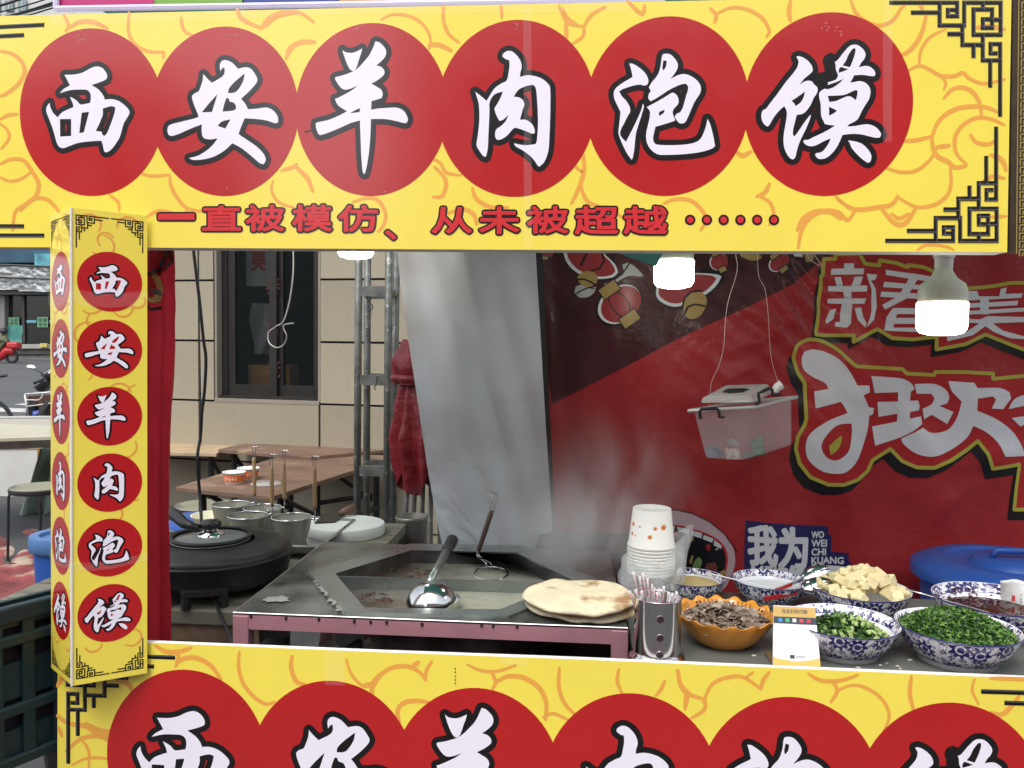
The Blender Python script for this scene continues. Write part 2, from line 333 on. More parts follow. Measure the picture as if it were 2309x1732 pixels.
SWZ = {}
def sw(o, s, txt):
    return [[(o[0]+a/s, o[1]+b/s) for a, b in Z(l)] for l in txt.strip().split('|')]
TOPSW = sw((0,0), 3.16, '920,90 915,220 955,310 1050,365 1170,372|1168,372 1162,415|470,215 560,160 650,155 720,180 765,205|455,105 488,180 468,225|0,365 90,385 160,450 175,520 130,600 50,665 0,685|0,850 60,820 125,815|0,880 55,930 62,990 10,1060|0,1170 80,1135 170,1145 240,1240 275,1310 260,1390 190,1450 110,1510 90,1640|0,1265 70,1290 150,1275 215,1230|150,1500 240,1420 330,1420 400,1480 430,1540|780,1390 840,1440 850,1500|990,1230 1080,1255 1210,1245|1210,1255 1220,1330 1270,1420 1345,1490 1480,1510|1340,1490 1310,1560|1000,1600 1070,1530 1150,1500 1240,1520|1290,125 1300,190 1330,235 1400,260|1690,70 1730,140 1860,200|1860,205 1920,130 2020,90 2120,85|2040,420 2060,350 2120,310 2212,300')
TOPSW += sw((600,0), 3.16, '0,190 60,130 150,100 250,95 340,160|150,400 190,330 260,300 345,300|820,140 900,105 1000,110 1090,150 1150,220 1172,290 1160,350|1160,325 1230,320 1320,362|1265,40 1265,150 1300,240 1375,305|1675,40 1680,130|2110,60 2150,130 2212,170|110,1215 180,1195 220,1170|200,1180 260,1235 300,1280 332,1365|1180,1130 1240,1160 1285,1230 1390,1250|1190,1405 1250,1400 1282,1330 1270,1265 1200,1190|1470,1340 1500,1420 1600,1475 1720,1480|620,1440 720,1410 800,1430 850,1520 840,1600 800,1650|1300,1520 1400,1490 1480,1530 1500,1600|50,1290 40,1360 90,1440 200,1480|440,1640 420,1560 380,1500')
TOPSW += sw((1200,0), 3.16, '190,40 230,130 270,170 370,190|240,170 245,270|370,190 420,110 520,50|370,190 360,260 290,310|680,10 780,100 800,40|1270,60 1310,110 1300,160|1310,100 1420,55 1540,70 1640,130 1690,220 1670,260|1840,10 1830,80 1840,150|360,1080 370,1200 340,1320 280,1450|360,1230 300,1170 330,1110|340,1310 400,1440 560,1500 640,1550|940,1450 1020,1420 1130,1430 1210,1500 1240,1570 1200,1640|1450,1080 1500,1110 1560,1080|1690,1310 1660,1370 1600,1400|1610,1395 1690,1440 1720,1520 1690,1600|1890,1640 1930,1560 2020,1510 2120,1510 2200,1560|2160,1400 2212,1450')
TOPSW += sw((1800,0), 2.86, '340,0 370,80 440,140 530,165 610,130 660,60 690,30|825,100 800,200 760,280 700,340 660,352|950,190 850,240 790,330 780,420|710,455 780,425 850,450 920,490 1010,490 1060,470 1110,510 1200,540 1330,512|920,490 950,535 938,580|940,635 990,580 1060,565 1130,600 1170,670 1180,740|860,890 900,790 980,720 1080,690 1200,690 1280,720|670,910 760,905 860,880|860,880 870,960 900,1010 960,1040 1010,1080 1080,1070|560,1080 660,1110 760,1100 850,1030 890,960|890,950 975,938|1085,1060 1020,990 1010,890 1060,810 1150,760 1250,770 1325,805|1110,870 1150,920 1230,930 1275,900|980,1080 985,1180 960,1260 880,1320 760,1335 640,1270|640,1265 600,1320 500,1340 360,1350 255,1285|540,1350 620,1440 690,1440 760,1340|600,1380 650,1410 710,1380|0,1600 20,1490 80,1400 170,1360 260,1370 320,1420 370,1350|770,1612 830,1580 950,1590 1000,1612|780,10 800,60|1180,1180 1250,1140 1330,1150|1240,1000 1310,1030 1340,1100|1150,180 1230,170 1330,190|1220,1400 1340,1395')
BOTSW = sw((120,1440), 2.989, '690,48 760,88 850,88 930,62|830,90 845,130 825,190|830,165 880,135 960,130 1060,180 1130,275|1255,92 1250,190 1280,300 1350,390 1430,440 1490,428|1610,118 1605,200 1640,290 1700,310|1975,138 2010,240 2090,320 2165,310|2140,370 2160,290 2212,230|30,520 100,570 220,590 300,640 380,655 450,640|220,570 330,620 450,625|90,760 180,680 300,655 380,690 410,735 450,715|430,280 510,310 550,395|130,850 220,810 330,805 450,830|200,690 240,760 240,870|40,600 60,660|30,320 60,270 110,260')
BOTSW += sw((820,1440), 2.989, '0,315 50,310 60,370|60,335 120,240 210,190 310,190 380,230 420,280|330,190 370,158|415,280 425,210 460,156|700,176 790,215 900,220 1025,180|860,225 890,290 870,338|900,290 970,255 1080,265 1180,330 1230,430 1225,545|1210,530 1280,505 1385,552|1320,198 1315,320 1350,430 1425,512|1720,205 1710,290 1742,368|2030,285 2005,340 1970,385|2110,215 2140,310 2212,380|240,570 230,480 280,430 360,420 440,430|2170,370 2165,480')
BOTSW += sw((1520,1440), 2.8036, '25,200 40,290 90,350 180,380|90,365 70,445|185,400 240,290 340,245 440,245 550,320|460,240 500,213|550,320 560,270 600,212|850,222 930,265 1050,265 1160,230|1000,265 1030,330 990,402|1035,330 1120,295 1220,315 1320,390 1360,490 1325,582|1500,240 1490,350 1515,455|1900,255 1885,330 1925,415|2180,365 2130,430 2070,480 2000,468|110,502 190,450 195,380|2000,250 2300,260')
def swirls(lst, page, w, name, parent):
    for i, pl in enumerate(lst):
        m = MB()
        q = crom([Vector((a, b, 0)) for a, b in pl], closed=False, sub=5, corner=170)
        v, f, la = stroke2d([(p.x, p.y) for p in q], w*random.uniform(.8, 1.35), nd=8, taper=.35); put(m, page, v, f, .35+(i % 9)*.03, la); m.build(name, M_ORA, parent)
def disc_mesh(c, rx, rz, page, layer=1.0, n=72):
    m = MB(); vs = [(c[0]+rx*math.cos(2*math.pi*i/n), c[1]+rz*math.sin(2*math.pi*i/n)) for i in range(n)]
    put(m, page, vs, [tuple(range(n))], layer); return m
def board(px_poly, Y, thick, name, parent, mt=M_YEL, back=False):
    pts = [AY(a, b, Y) for a, b in px_poly]; m = MB(); m.add(pts, [tuple(range(len(pts)))]); o = m.build(name, mt, parent)
    b = MB(); b.slab([p+Vector((0, .0012, 0)) for p in pts], (0, thick, 0)); b.build(name+'_core', M_EDGE, parent)
    if back: b = MB(); b.add([p+Vector((0, thick+.0016, 0)) for p in pts], [tuple(range(len(pts)))]); b.build(name+'_added_reflector', mat('added_pink_reflector', (.74, .38, .43), .6), parent)  # unseen pink sheet added behind the board for the stove front to reflect
    return o

# ================================================================== header board
hb = thing('header_signboard', 'long yellow header signboard with six red discs across the top', 'signboard', AY(1150, 565, .02))
board([(-420, 50), (0, 36), (700, 20), (1200, 9), (1500, 3), (2281, -14), (2271, 569), (1200, 563.5), (330, 558.5), (-420, 556)], 0, .045, 'board', hb)
swirls(TOPSW, HP, 9, 'cloud_line', hb)
XZ = lambda u, v, h: Vector((u, -h, v))
for gi, key in enumerate(ORDER):
    cx, cy, rr = TOPD[gi]; c3 = AY(cx, cy, 0); un = (AY(cx, cy-rr, 0)-c3).length
    disc_mesh((c3.x, c3.z), un*ASP, un, XZ, 1.0+.15*(gi % 2)).build('red_disc', M_RED, hb)
    pg = (lambda u, v, h, c=c3, k=un: Vector((c.x+u*k, -h, c.z+v*k)))
    w, k = glyph_meshes(key, pg); ch = w.build('character', M_WHT, hb); k.build('outline', M_BLK, ch)
sv, sf, sl_ = stroke2d([(688, 298), (700, 294), (712, 291)], 2.4); mm = MB(); put(mm, HP, sv, sf, 2.5, sl_); mm.build('stray_brush_tick', M_BLK, hb)
SLG = [('一', 398, 489, 86, 13), ('直', 500, 492, 92, 58), ('被', 598, 492, 92, 62), ('模', 704, 492, 94, 62), ('仿', 808, 493, 94, 62), ('、', 881, 530, 25, 20), ('从', 1019, 497, 96, 62), ('未', 1126, 497, 96, 64), ('被', 1235, 496, 98, 64), ('超', 1345, 497, 104, 66), ('越', 1455, 497, 104, 66)]
def text_on(ch, cx, cy, w, h, page, layer, off, mt, name, parent, sh=0.):
    v, f, (tw, th) = text2d(ch, off)
    m = MB(); put(m, page, [(cx+x/tw*w+sh*y, cy-y/th*h) for x, y in v], f, layer); return m.build(name, mt, parent)
for i, (c, cx, cy, w, h) in enumerate(SLG):
    v, f, (tw, th), be = text2d(c, 0., border=True); th = max(th, .09); P2 = [(cx+x/tw*w*.92, cy-y/th*h*.92) for x, y in v]; w2 = .9 if c not in '一、' else .5
    m = MB(); put(m, HP, P2, f, 2.9); r1 = MB(); k1 = MB()
    for mbx, wd_, lay0 in ((r1, 3.6, 2.1), (k1, 11.5, 1.3)):
        for n_, (a, b_) in enumerate(be):
            sv, sf, sl_ = stroke2d([P2[a], P2[b_]], wd_, nd=6); put(mbx, HP, sv, sf, lay0, [q_+n_*3 for q_ in sl_])
    o = m.build('slogan_character', M_SLR, hb); r1.build('bold_edge', M_SLR, o); k1.build('outline', M_BLK, o)
for i in range(6):
    cx = 1556+i*37.8; a = disc_mesh((cx, 496), 12, 12, HP, 1.6, 24).build('slogan_dot', M_BLK, hb); disc_mesh((cx, 496), 7.5, 7.5, HP, 2.6, 24).build('dot_fill', M_SLR, a)
def fret_at(page, parent):
    a = MB(); b = MB(); fret_mesh(a, page, hi=b); o = a.build('key_fret', M_FRET, parent); b.build('bar_highlight', M_FRHI, o)
fret_at(lambda x, y, h: HP(2256-x/2.86, 6+y/2.86, h), hb)
fret_at(lambda x, y, h: HP(2247-x/2.86, 543-y/2.86, h), hb)
fret_at(lambda x, y, h: HP(-134+x/3.07, 61-(-134+x/3.07)*.05+y/3.07, h), hb)
fret_at(lambda x, y, h: HP(-134+x/3.07, 531-y/3.07, h), hb)
random.seed(77)
for (sx_, sy_, n_) in ((183, 88, 5), (188, 72, 3), (520, 72, 6), (531, 90, 5), (760, 80, 5), (802, 66, 4), (1862, 58, 7), (1892, 70, 5), (868, 428, 2), (505, 425, 2), (1160, 58, 4)):
    mm = MB()
    for k_ in range(n_):
        x_, y_ = sx_+random.uniform(-9, 9), sy_+random.uniform(-9, 9); d_ = random.uniform(2, 8); a_ = random.uniform(0, 3.1); v, f, la = stroke2d([(x_, y_), (x_+d_*math.cos(a_)*.6+1, y_+d_*math.sin(a_)*.6), (x_+d_*math.cos(a_), y_+d_*math.sin(a_))], random.uniform(.6, 2.2), nd=6, taper=.6); put(mm, HP, v, f, 3.6+k_*.02, la)
    mm.build('glue_scuff', mat('pale_glue_scuff', (.62, .34, .34), .5), hb)['kind'] = 'stuff'
# clear tape patches on the header
def tape(poly, page, parent, layer=4, jit=.0015):
    m = MB(); v = [page(a, b, layer*4e-4+random.uniform(0, jit)) for a, b in poly]; m.add(v, [tuple(range(len(v)))]); return m.build('clear_tape', M_TAPE, parent)
tape([(110, 34), (620, 16), (622, 40), (115, 58)], HP, hb); tape([(640, 14), (1420, 4), (1422, 26), (642, 36)], HP, hb)
tape([(1180, 20), (1198, 20), (1200, 560), (1182, 560)], HP, hb); tape([(1990, 2), (2012, 2), (2010, 320), (1990, 320)], HP, hb, jit=.0005); tape([(540, 20), (560, 18), (548, 80)], HP, hb)
# upper sign of a stall behind the top edge, seen as a thin coloured strip
us = thing('upper_signboard', 'magenta, green and blue signboard strip above the yellow header', 'signboard', AY(600, 0, .06))
for nm, col, x0, x1, sk in (('magenta_panel', 'b8306e', 132, 345, 30), ('green_panel', '7aa648', 348, 545, 25), ('blue_panel', '3a4a8e', 550, 760, 30), ('orange_panel', 'c88a5a', 765, 1160, 20)):
    b = MB(); b.slab([AY(x0, -160, .05), AY(x1+sk, -160, .05), AY(x1, 17-(x1-130)*.013, .05), AY(x0, 17-(x0-130)*.013, .05)], (0, .02, 0)); b.build(nm, mat('strip_'+nm, col, .35), us)
b = MB(); b.tube([AY(126, 20, .045), AY(1500, -1, .045)], .006, 8); b.tube([AY(127, 20, .045), AY(124, -160, .045)], .006, 8); b.build('lilac_frame', mat('lilac_plastic', 'c9c4dc', .35), us)
# right-hand neighbour's banner edge
nb = thing('neighbouring_banner', 'dark gold key-patterned banner edge at the far right', 'banner', AY(2300, 560, .02))
b = MB(); b.slab([AY(2285, -20, .012), AY(2460, -24, .012), AY(2450, 575, .012), AY(2276, 570, .012)], (0, .01, 0)); b.build('board', mat('neighbour_dark', '3a2e1e', .5, var=(30, .3)), nb)
NPg = plane_page(.012); b = MB()
for a in (2297, 2303): 
    b.add([NPg(a-1.2, -20, 8e-4), NPg(a+1.2, -20, 8e-4), NPg(a-5.5+1.2, 572, 8e-4), NPg(a-5.5-1.2, 572, 8e-4)][:4], [(0, 1, 2, 3)]) if a == 2297 else None
b.build('gold_line', mat('neighbour_gold', '9c8a4c', .5), nb); b = MB()
for i in range(31):
    y = 4+i*18.6; x = 2311-y*.010
    for q in ((x-9, y, x-6, y+16), (x-9, y, x+8, y+3), (x-2, y+7, x+8, y+10), (x-2, y+7, x+1, y+16)):
        b.add([NPg(q[0], q[1], 1.2e-3), NPg(q[2], q[1], 1.2e-3), NPg(q[2], q[3], 1.2e-3), NPg(q[0], q[3], 1.2e-3)], [(0, 1, 2, 3)])
b.build('gold_key_pattern', mat('neighbour_gold', '9c8a4c', .5), nb)

# ================================================================== front counter board
fbd = thing('counter_signboard', 'yellow signboard across the counter front with red discs cut by the lower frame', 'signboard', AY(1150, 1500, .01))
board([(130, 1441), (352, 1450), (860, 1471), (1300, 1487), (2309, 1530), (2750, 1549), (2850, 2520), (128, 2350)], 0, .012, 'board', fbd, back=True)
swirls(BOTSW, HP, 9, 'cloud_line', fbd)
BOTD = [(421, 1510, 202), (749, 1535, 204), (1074, 1551, 206), (1422, 1563, 211), (1779, 1571, 216), (2141, 1584, 220)]
for gi, key in enumerate(ORDER):
    cx, ty, rr = BOTD[gi]; c3 = AY(cx, ty+rr, 0); un = (AY(cx, ty, 0)-c3).length
    disc_mesh((c3.x, c3.z), un*ASP, un, XZ, 1.0+.15*(gi % 2)).build('red_disc', M_RED, fbd)
    pg = (lambda u, v, h, c=c3, k=un: Vector((c.x+u*k, -h, c.z+v*k)))
    w, k = glyph_meshes(key, pg); ch = w.build('character', M_WHT, fbd); k.build('outline', M_BLK, ch)
fret_at(lambda x, y, h: HP(153+x/2.97, 1474+(x/2.97)*.036+y/2.97, h), fbd)
fret_at(lambda x, y, h: HP(2482-x/2.66, 1567-(x/2.66)*.03+y/2.66, h), fbd)
tape([(732, 1467), (776, 1469), (778, 1545), (734, 1543)], HP, fbd); tape([(1130, 1482), (1190, 1485), (1190, 1500), (1130, 1497)], HP, fbd)
mm = MB()
for (a, b_) in ((1026.5, 1506), (1026.8, 1514), (1026.3, 1523), (1026.4, 1531), (1026.7, 1538.5)):
    v, f, la = stroke2d([(a, b_), (a+.2, b_+3)], 2); put(mm, HP, v, f, 3, la)
mm.build('ink_drip', M_BLK, fbd)

# ================================================================== pillar wrap on the left
pw = thing('pillar_wrap', 'folded yellow pillar board with a column of red discs down two faces', 'signboard', AY(165, 1545, -.04))
KT, KB = AY(161, 468, -.075), AY(162.5, 1547, -.075); RT, RB = AY(332, 487, -.010), AY(332, 1518, -.010); LT, LB = AY(113, 487, -.004), AY(115.5, 1506, -.004)
def face(name, tl, tr, br, bl, order, parent):
    nrm = (tr-tl).cross(bl-tl).normalized()
    if nrm.y > 0: nrm = -nrm
    W = ((tr-tl).length+(br-bl).length)/2; Hh = ((bl-tl).length+(br-tr).length)/2
    def pg(s, t, h): return (tl*(1-s)+tr*s)*(1-t)+(bl*(1-s)+br*s)*t+nrm*h
    def bow(s, t, h): return pg(s, t, h)
    b = MB(); b.grid(6, 24, lambda s, t: pg(s, t, 0)); o = b.build('board', M_YEL, parent)
    b = MB(); b.slab([pg(0, 0, -.0012), pg(1, 0, -.0012), pg(1, 1, -.0012), pg(0, 1, -.0012)], -nrm*.004); b.build('board_core', M_EDGE, o)
    rw = .43; rh = .0625
    for i, t in enumerate((.146, .288, .430, .572, .712, .854)):
        n = 56; m = MB(); put(m, pg, [(.5+rw*math.cos(2*math.pi*j/n), t+rh*math.sin(2*math.pi*j/n)) for j in range(n)], [tuple(range(n))], 1.0); m.build('red_disc', M_RED, parent)
        g = lambda u, v, h, t=t: pg(.5+u*rw*1.09, t-v*rh*1.02, h*.55)
        w, k = glyph_meshes(ORDER[i], g); ch = w.build('character', M_WHT, parent); k.build('outline', M_BLK, ch)
    random.seed(11); m = MB()
    for i in range(46):
        cx, cy = random.random(), random.random(); r = random.uniform(.09, .2); a0 = random.uniform(0, 360); q = arc(cx, cy, r, a0, a0+random.uniform(120, 260), 10, r*W/Hh)
        if min(p[0] for p in q) < .02 or max(p[0] for p in q) > .98 or min(p[1] for p in q) < .005 or max(p[1] for p in q) > .995: continue
        v, f, la = stroke2d([(x*W, y*Hh) for x, y in q], .0042, nd=6, taper=.3); put(m, lambda x, y, h: pg(x/W, y/Hh, h), v, f, .3, [l+(i % 12)*3 for l in la])
    m.build('cloud_line', M_ORA, parent)['kind'] = 'stuff'
    sc_ = .42/705; k = W/Hh
    for fx in (0, 1):
        for fy in (0, 1):
            m = MB(); fret_mesh(m, lambda x, y, h: pg((.06+x*sc_) if fx == 0 else (.94-x*sc_), (.014+y*sc_*k*1.05) if fy == 0 else (.986-y*sc_*k*1.05), h*.6)); m.build('key_fret', M_FRET, parent)
    return pg
pgF = face('front', KT, RT, RB, KB, 1, pw); pgL = face('side', LT, KT, KB, LB, 1, pw)
for t0, t1 in ((.165, .195), (.735, .752)):
    for pg in (pgF, pgL):
        b = MB(); b.grid(10, 3, lambda s, t: pg(s, t0+(t1-t0)*t+.006*math.sin(s*4), .0026+.0012*abs(math.sin(s*9+t*3)))); b.build('clear_tape', M_TAPE, pw)
b = MB(); b.tube([KT+Vector((0, -.001, 0)), KB+Vector((0, -.001, 0))], .0022, 6); b.build('corner_edge', M_EDGE, pw)
# ================================================================== ground, street, far shop
def gz(y): return 0.0 if y < 2 else (y-2)*.0108
b = MB(); ys = [-60, -20, -8, -3, 0, 2, 5, 8, 12, 18, 25, 33, 36]
xs = [-80, -40, -20, -10, -5, -2, 0, 2, 5, 10, 30, 60]
b.add([(x, y, gz(y)) for y in ys for x in xs], [(j*len(xs)+i, j*len(xs)+i+1, (j+1)*len(xs)+i+1, (j+1)*len(xs)+i) for j in range(len(ys)-1) for i in range(len(xs)-1)])
struct(b.build('ground', mat('grey_asphalt', (.075, .078, .080), .85, var=(.35, .18), bump=(60, .4, .004), rvar=(3, .1))))
b = MB(); b.slab([(-90, 36.002, .2), (60, 36.002, .2), (60, 120, 1.2), (-90, 120, 1.2)], (0, 0, .36)); struct(b.build('far_pavement', mat('pale_concrete', (.30, .29, .27), .85, var=(1.5, .2))))
def road_poly(name, pts, m):
    q = MB(); v = [AZ(a, c, 0) for a, c in pts]; out = []
    for (a, c) in pts:
        d = ray(a, c); t = 8.0
        for _ in range(60):
            p = CAM+d*t; t += (gz(p.y)+.004-p.z)/d.z
        out.append(CAM+d*t)
    q.add(out, [tuple(range(len(out)))]); return struct(q.build(name, m))
M_LINE = mat('worn_white_paint', (.45, .45, .43), .8, dirt=((.16, .16, .165), 9, .56))
road_poly('road_marking', [(-60, 918), (62, 921), (64, 930), (-60, 927)], M_LINE); road_poly('road_marking', [(30, 912), (70, 908), (72, 915)], M_LINE)
M_TILE = mat('beige_stone_tile', (.33, .295, .215), .72, var=(1.1, .10), bump=(90, .2, .003), dirt=((.17, .145, .11), 130, .63, .05), rnd=.08)
M_JOINT = mat('black_joint', (.012, .012, .014), .8)
# far shop across the road
SHY = 36.0
fs = thing('far_shop', 'grey shop across the road with crumpled silver fascia and dark glass doors', 'building', AY(60, 780, SHY))
def SB(x0, y0, x1, y1, yy, th, nm, m, par=None, bev=0):
    q = MB(); q.slab([AY(x0, y0, yy), AY(x1, y0, yy), AY(x1, y1, yy), AY(x0, y1, yy)], (0, th, 0)); return q.build(nm, m, par or fs, bevel=bev)
SB(-400, 500, 420, 800, 36.9, .4, 'back_wall', mat('shop_dark', (.03, .03, .028), .6, var=(1, .3)))
SB(-400, 655, 10, 800, 36.0, .5, 'pier', mat('shop_pier', (.2, .195, .185), .8, var=(1, .12)))
SB(-400, 380, 420, 592, 36.6, .5, 'upper_wall', mat('shop_blue', (.03, .10, .16), .5, var=(.6, .5)))
SB(78, 572, 190, 600, 36.4, .1, 'blue_poster', mat('poster_cyan', (.1, .34, .42), .4, var=(1.5, .5)))
SB(-400, 654, 420, 664, 35.7, .8, 'lintel', mat('shop_lintel', (.09, .09, .085), .7))
SB(-400, 776, 420, 786, 35.6, .5, 'doorstep', mat('pale_concrete', (.30, .29, .27), .85, var=(1.5, .2)))
SB(-400, 786, 420, 799, 35.8, .5, 'plinth', mat('plinth_grey', (.12, .12, .115), .85, var=(2, .3)))
M_SIL = mat('crumpled_silver_sheet', (.42, .43, .43), .42, metal=.55, bump=(.55, 1.0, .5), var=(.8, .12))
for i, x in enumerate((-120, -40, 41, 82, 122, 165, 210)):
    x2 = (-40, 41, 82, 122, 165, 210, 330)[i]
    for r_, (ya, yb) in enumerate(((600, 626), (626.6, 655))):
        q = MB(); random.seed(i*5+r_)
        q.grid(8, 6, lambda s, t: AY(x+(x2-x)*s, ya+(yb-ya)*t+(x-0)*.04, 35.5)+Vector((0, (random.random()-.5)*.22 if 0 < s < 1 and 0 < t < 1 else 0, 0)))
        q.build('fascia_sheet', M_SIL, fs, smooth=True)
q = MB()
for y0, y1 in ((597, 603), (625, 654 and 628)): q.tube([AY(-150, y0-6, 35.4), AY(330, y0+13, 35.4)], .05, 6)
q.build('fascia_rail', mat('rail_dark', (.06, .06, .06), .5, metal=.5), fs)
M_DOOR = mat('dark_glass', (.012, .014, .014), .12, spec=.6)
for x0, x1 in ((12, 50), (57, 135), (136, 230)):
    d_ = SB(x0, 664, x1, 776, 36.3, .05, 'glass_door', M_DOOR)
q = MB(); q.box(AY(53.5, 720, 36.25), (.14, .1, 2.3)); q.build('door_post', mat('brown_frame', (.05, .04, .035), .5), fs)
M_GRN = mat('green_poster', (.16, .34, .20), .6, var=(3, .2)); M_GTX = mat('green_text', (.02, .09, .04), .6)
for x0, y0, x1, y1 in ((19, 716, 43, 734), (84, 715, 108, 738)):
    p_ = SB(x0, y0, x1, y1, 36.2, .02, 'green_poster', M_GRN); k = 0
    for i, ch in enumerate('华联超市'):
        cx = x0+(x1-x0)*(.3+.42*(i % 2)); cy = y0+(y1-y0)*(.3+.44*(i//2)); text_on(ch, cx, cy, (x1-x0)*.34, (y1-y0)*.38, plane_page(36.18), 20, .02, M_GTX, 'poster_character', p_)
SB(13, 734, 51, 774, 36.2, .02, 'teal_poster', mat('teal_poster', (.08, .30, .26), .5, var=(1.3, .6)))
SB(60, 722, 82, 728, 36.2, .02, 'blue_strip', mat('strip_blue', (.12, .35, .42), .5)); SB(111, 722, 132, 728, 36.2, .02, 'blue_strip', MATS['strip_blue'])
SB(90, 774, 106, 783, 35.5, .05, 'yellow_notice', mat('notice_yellow', (.5, .42, .12), .6))
# far apartment block and overhead cables, top left corner
ab = thing('far_apartment_block', 'pale apartment block with balcony windows above the header board', 'building', AY(60, 300, 50))
q = MB(); q.slab([AY(-500, -260, 50), AY(330, -260, 50), AY(330, 330, 50), AY(-500, 330, 50)], (0, 6, 0)); q.build('wall', mat('pale_wall', (.52, .52, .50), .8, var=(1, .06)), ab)
for i in range(7):
    for j in range(4):
        q = MB(); x = -140+i*30; y = -58+j*30; q.slab([AY(x, y, 49.85), AY(x+19, y, 49.85), AY(x+19, y+22, 49.85), AY(x, y+22, 49.85)], (0, .1, 0)); w_ = q.build('window', mat('pale_glass', (.18, .25, .26), .15), ab)
        q = MB(); q.slab([AY(x+9, y, 49.8), AY(x+10, y, 49.8), AY(x+10, y+22, 49.8), AY(x+9, y+22, 49.8)], (0, .08, 0)); q.build('frame', mat('white_frame', (.7, .7, .7), .5), w_)
M_CAB = mat('black_cable', (.012, .012, .013), .5)
for i, (x0, y0, x1, y1) in enumerate(((-150, 40, 140, -14), (-160, 58, 150, -4), (-170, 52, 140, 6), (-150, 30, 100, -22), (-180, 70, 150, 8))):
    p0, p1 = AY(x0, y0, 14), AY(x1, y1, 12); pts = [p0.lerp(p1, t/10)-Vector((0, 0, .12*math.sin(math.pi*t/10))) for t in range(11)]
    q = MB(); q.tube([p0+(p0-p1)*2]+pts+[p1+(p1-p0)*2], .012+.008*(i % 2), 6)
    tag(q.build('overhead_cable', M_CAB, at=p0), ('first', 'second', 'third', 'fourth', 'fifth')[i]+' of the five black overhead cables crossing the top left corner', 'cable', 'overhead cables')

# ================================================================== beige wall with window
WO = AY(449, 768, 3.5); WD = Vector((math.cos(R(9)), -math.sin(R(9)), 0)); WN = Vector((-WD.y, WD.x, 0)); WN = WN if WN.y < 0 else -WN
def wpt(px, py): return AP(px, py, WO, WN)
def wuv(px, py): p = wpt(px, py)-WO; return p.dot(WD), p.z
def W3(u, v, d=0): return WO+WD*u+Vector((0, 0, v))+WN*d
uL = wuv(255, 768)[0]; uW0 = wuv(484, 768)[0]; uW1 = wuv(720.5, 768)[0]; TW = wuv(721, 910)[0]; TH_ = .377; vS = wuv(600, 906)[1]; uR = 4.2
wall = MB()
def wbox(u0, v0, u1, v1, d0, d1, m): m.slab([W3(u0, v0, d0), W3(u1, v0, d0), W3(u1, v1, d0), W3(u0, v1, d0)], WN*(d1-d0)); return m
vb, vt = -WO.z, 3.0
for q in ((uL, vb, uW0, vt), (uW0, vb, uW1, vS), (uW1, vb, uR, vt), (uW0, 1.6, uW1, vt)): wbox(*q, -.30, -.012, wall)
wall = struct(wall.build('building_wall', M_JOINT))
cache = {}
def tile(u0, v0, u1, v1):
    g = .0065; key = (round(u1-u0, 3), round(v1-v0, 3))
    if key not in cache:
        m = MB(); w, h = key; m.slab([WD*(-w/2+g)+Vector((0, 0, -h/2+g)), WD*(w/2-g)+Vector((0, 0, -h/2+g)), WD*(w/2-g)+Vector((0, 0, h/2-g)), WD*(-w/2+g)+Vector((0, 0, h/2-g))], WN*.016); cache[key] = m.mesh('tile', M_TILE)
    o = bpy.data.objects.new('tile', cache[key]); COL.objects.link(o); o.parent = wall; o.location = W3((u0+u1)/2, (v0+v1)/2, -.012-random.uniform(0, .001))
for r_ in range(-4, 6):
    v0, v1 = r_*TH_, (r_+1)*TH_
    if v1 < vb: continue
    tile(uL, v0, 0, v1)
    for k in range(1, 6): tile(k*TW, v0, (k+1)*TW, v1)
    if v1 <= vS+.03: tile(0, v0, TW, v1)
    else: tile(0, v0, uW0, v1)
M_REV = mat('window_reveal', (.26, .235, .19), .8, var=(3, .1)); M_FRM = mat('dark_bronze_frame', (.022, .020, .018), .4, rvar=(20, .1)); 
wn = thing('wall_window', 'dark framed sliding window set into the beige tiled wall', 'window', W3((uW0+uW1)/2, vS, -.1))
q = MB(); wbox(uW0-.002, vS, uW0+.012, 1.6, -.13, -.005, q); wbox(uW1-.012, vS, uW1+.002, 1.6, -.13, -.005, q); wbox(uW0, vS-.01, uW1, vS+.012, -.13, .006, q); q.build('reveal', M_REV, wn)
q = MB(); wbox(uW0+.012, vS+.012, uW1-.012, vS+.03, -.16, -.03, q); wbox(uW0+.012, vS, uW0+.05, 1.6, -.16, -.06, q); wbox(uW1-.04, vS, uW1-.012, 1.6, -.16, -.06, q); q.build('frame', M_FRM, wn)
um = (uW0+uW1)/2+.03
for (a, c, d) in ((uW0+.05, um, -.07), (um-.02, uW1-.04, -.10)):
    q = MB(); s_ = .05; wbox(a, vS+.03, c, vS+.10, d-.03, d, q); wbox(a, vS+.10, a+s_, 1.6, d-.03, d, q); wbox(c-s_, vS+.10, c, 1.6, d-.03, d, q); sash = q.build('sash', M_FRM, wn)
    q = MB(); wbox(a+s_, vS+.10, c-s_, 1.6, d-.018, d-.012, q); q.build('pane', mat('window_glass', (.012, .016, .016), .03, alpha=.42, spec=.5), sash)
q = MB(); wbox(uW0-.6, vS-.9, uW1+.6, 2.2, -2.2, -2.1, q); wbox(uW0-.62, vS-.9, uW0-.5, 2.2, -2.1, -.31, q); wbox(uW1+.5, vS-.9, uW1+.62, 2.2, -2.1, -.31, q); wbox(uW0-.6, vS-.95, uW1+.6, vS-.9, -2.1, -.31, q); wbox(uW0-.6, 2.1, uW1+.6, 2.2, -2.1, -.31, q)
struct(q.build('room_behind_window', mat('dim_room', (.012, .013, .012), .8, var=(1.2, .5))))
q = MB(); wbox(uW0+.10, vS+.035, uW0+.40, vS+.22, -.33, -.22, q); cb = q.build('cardboard_box', mat('brown_cardboard', (.50, .27, .10), .75, var=(6, .1)), at=W3(uW0+.25, vS+.03, -.3)); tag(cb, 'brown cardboard box standing inside the window', 'box')
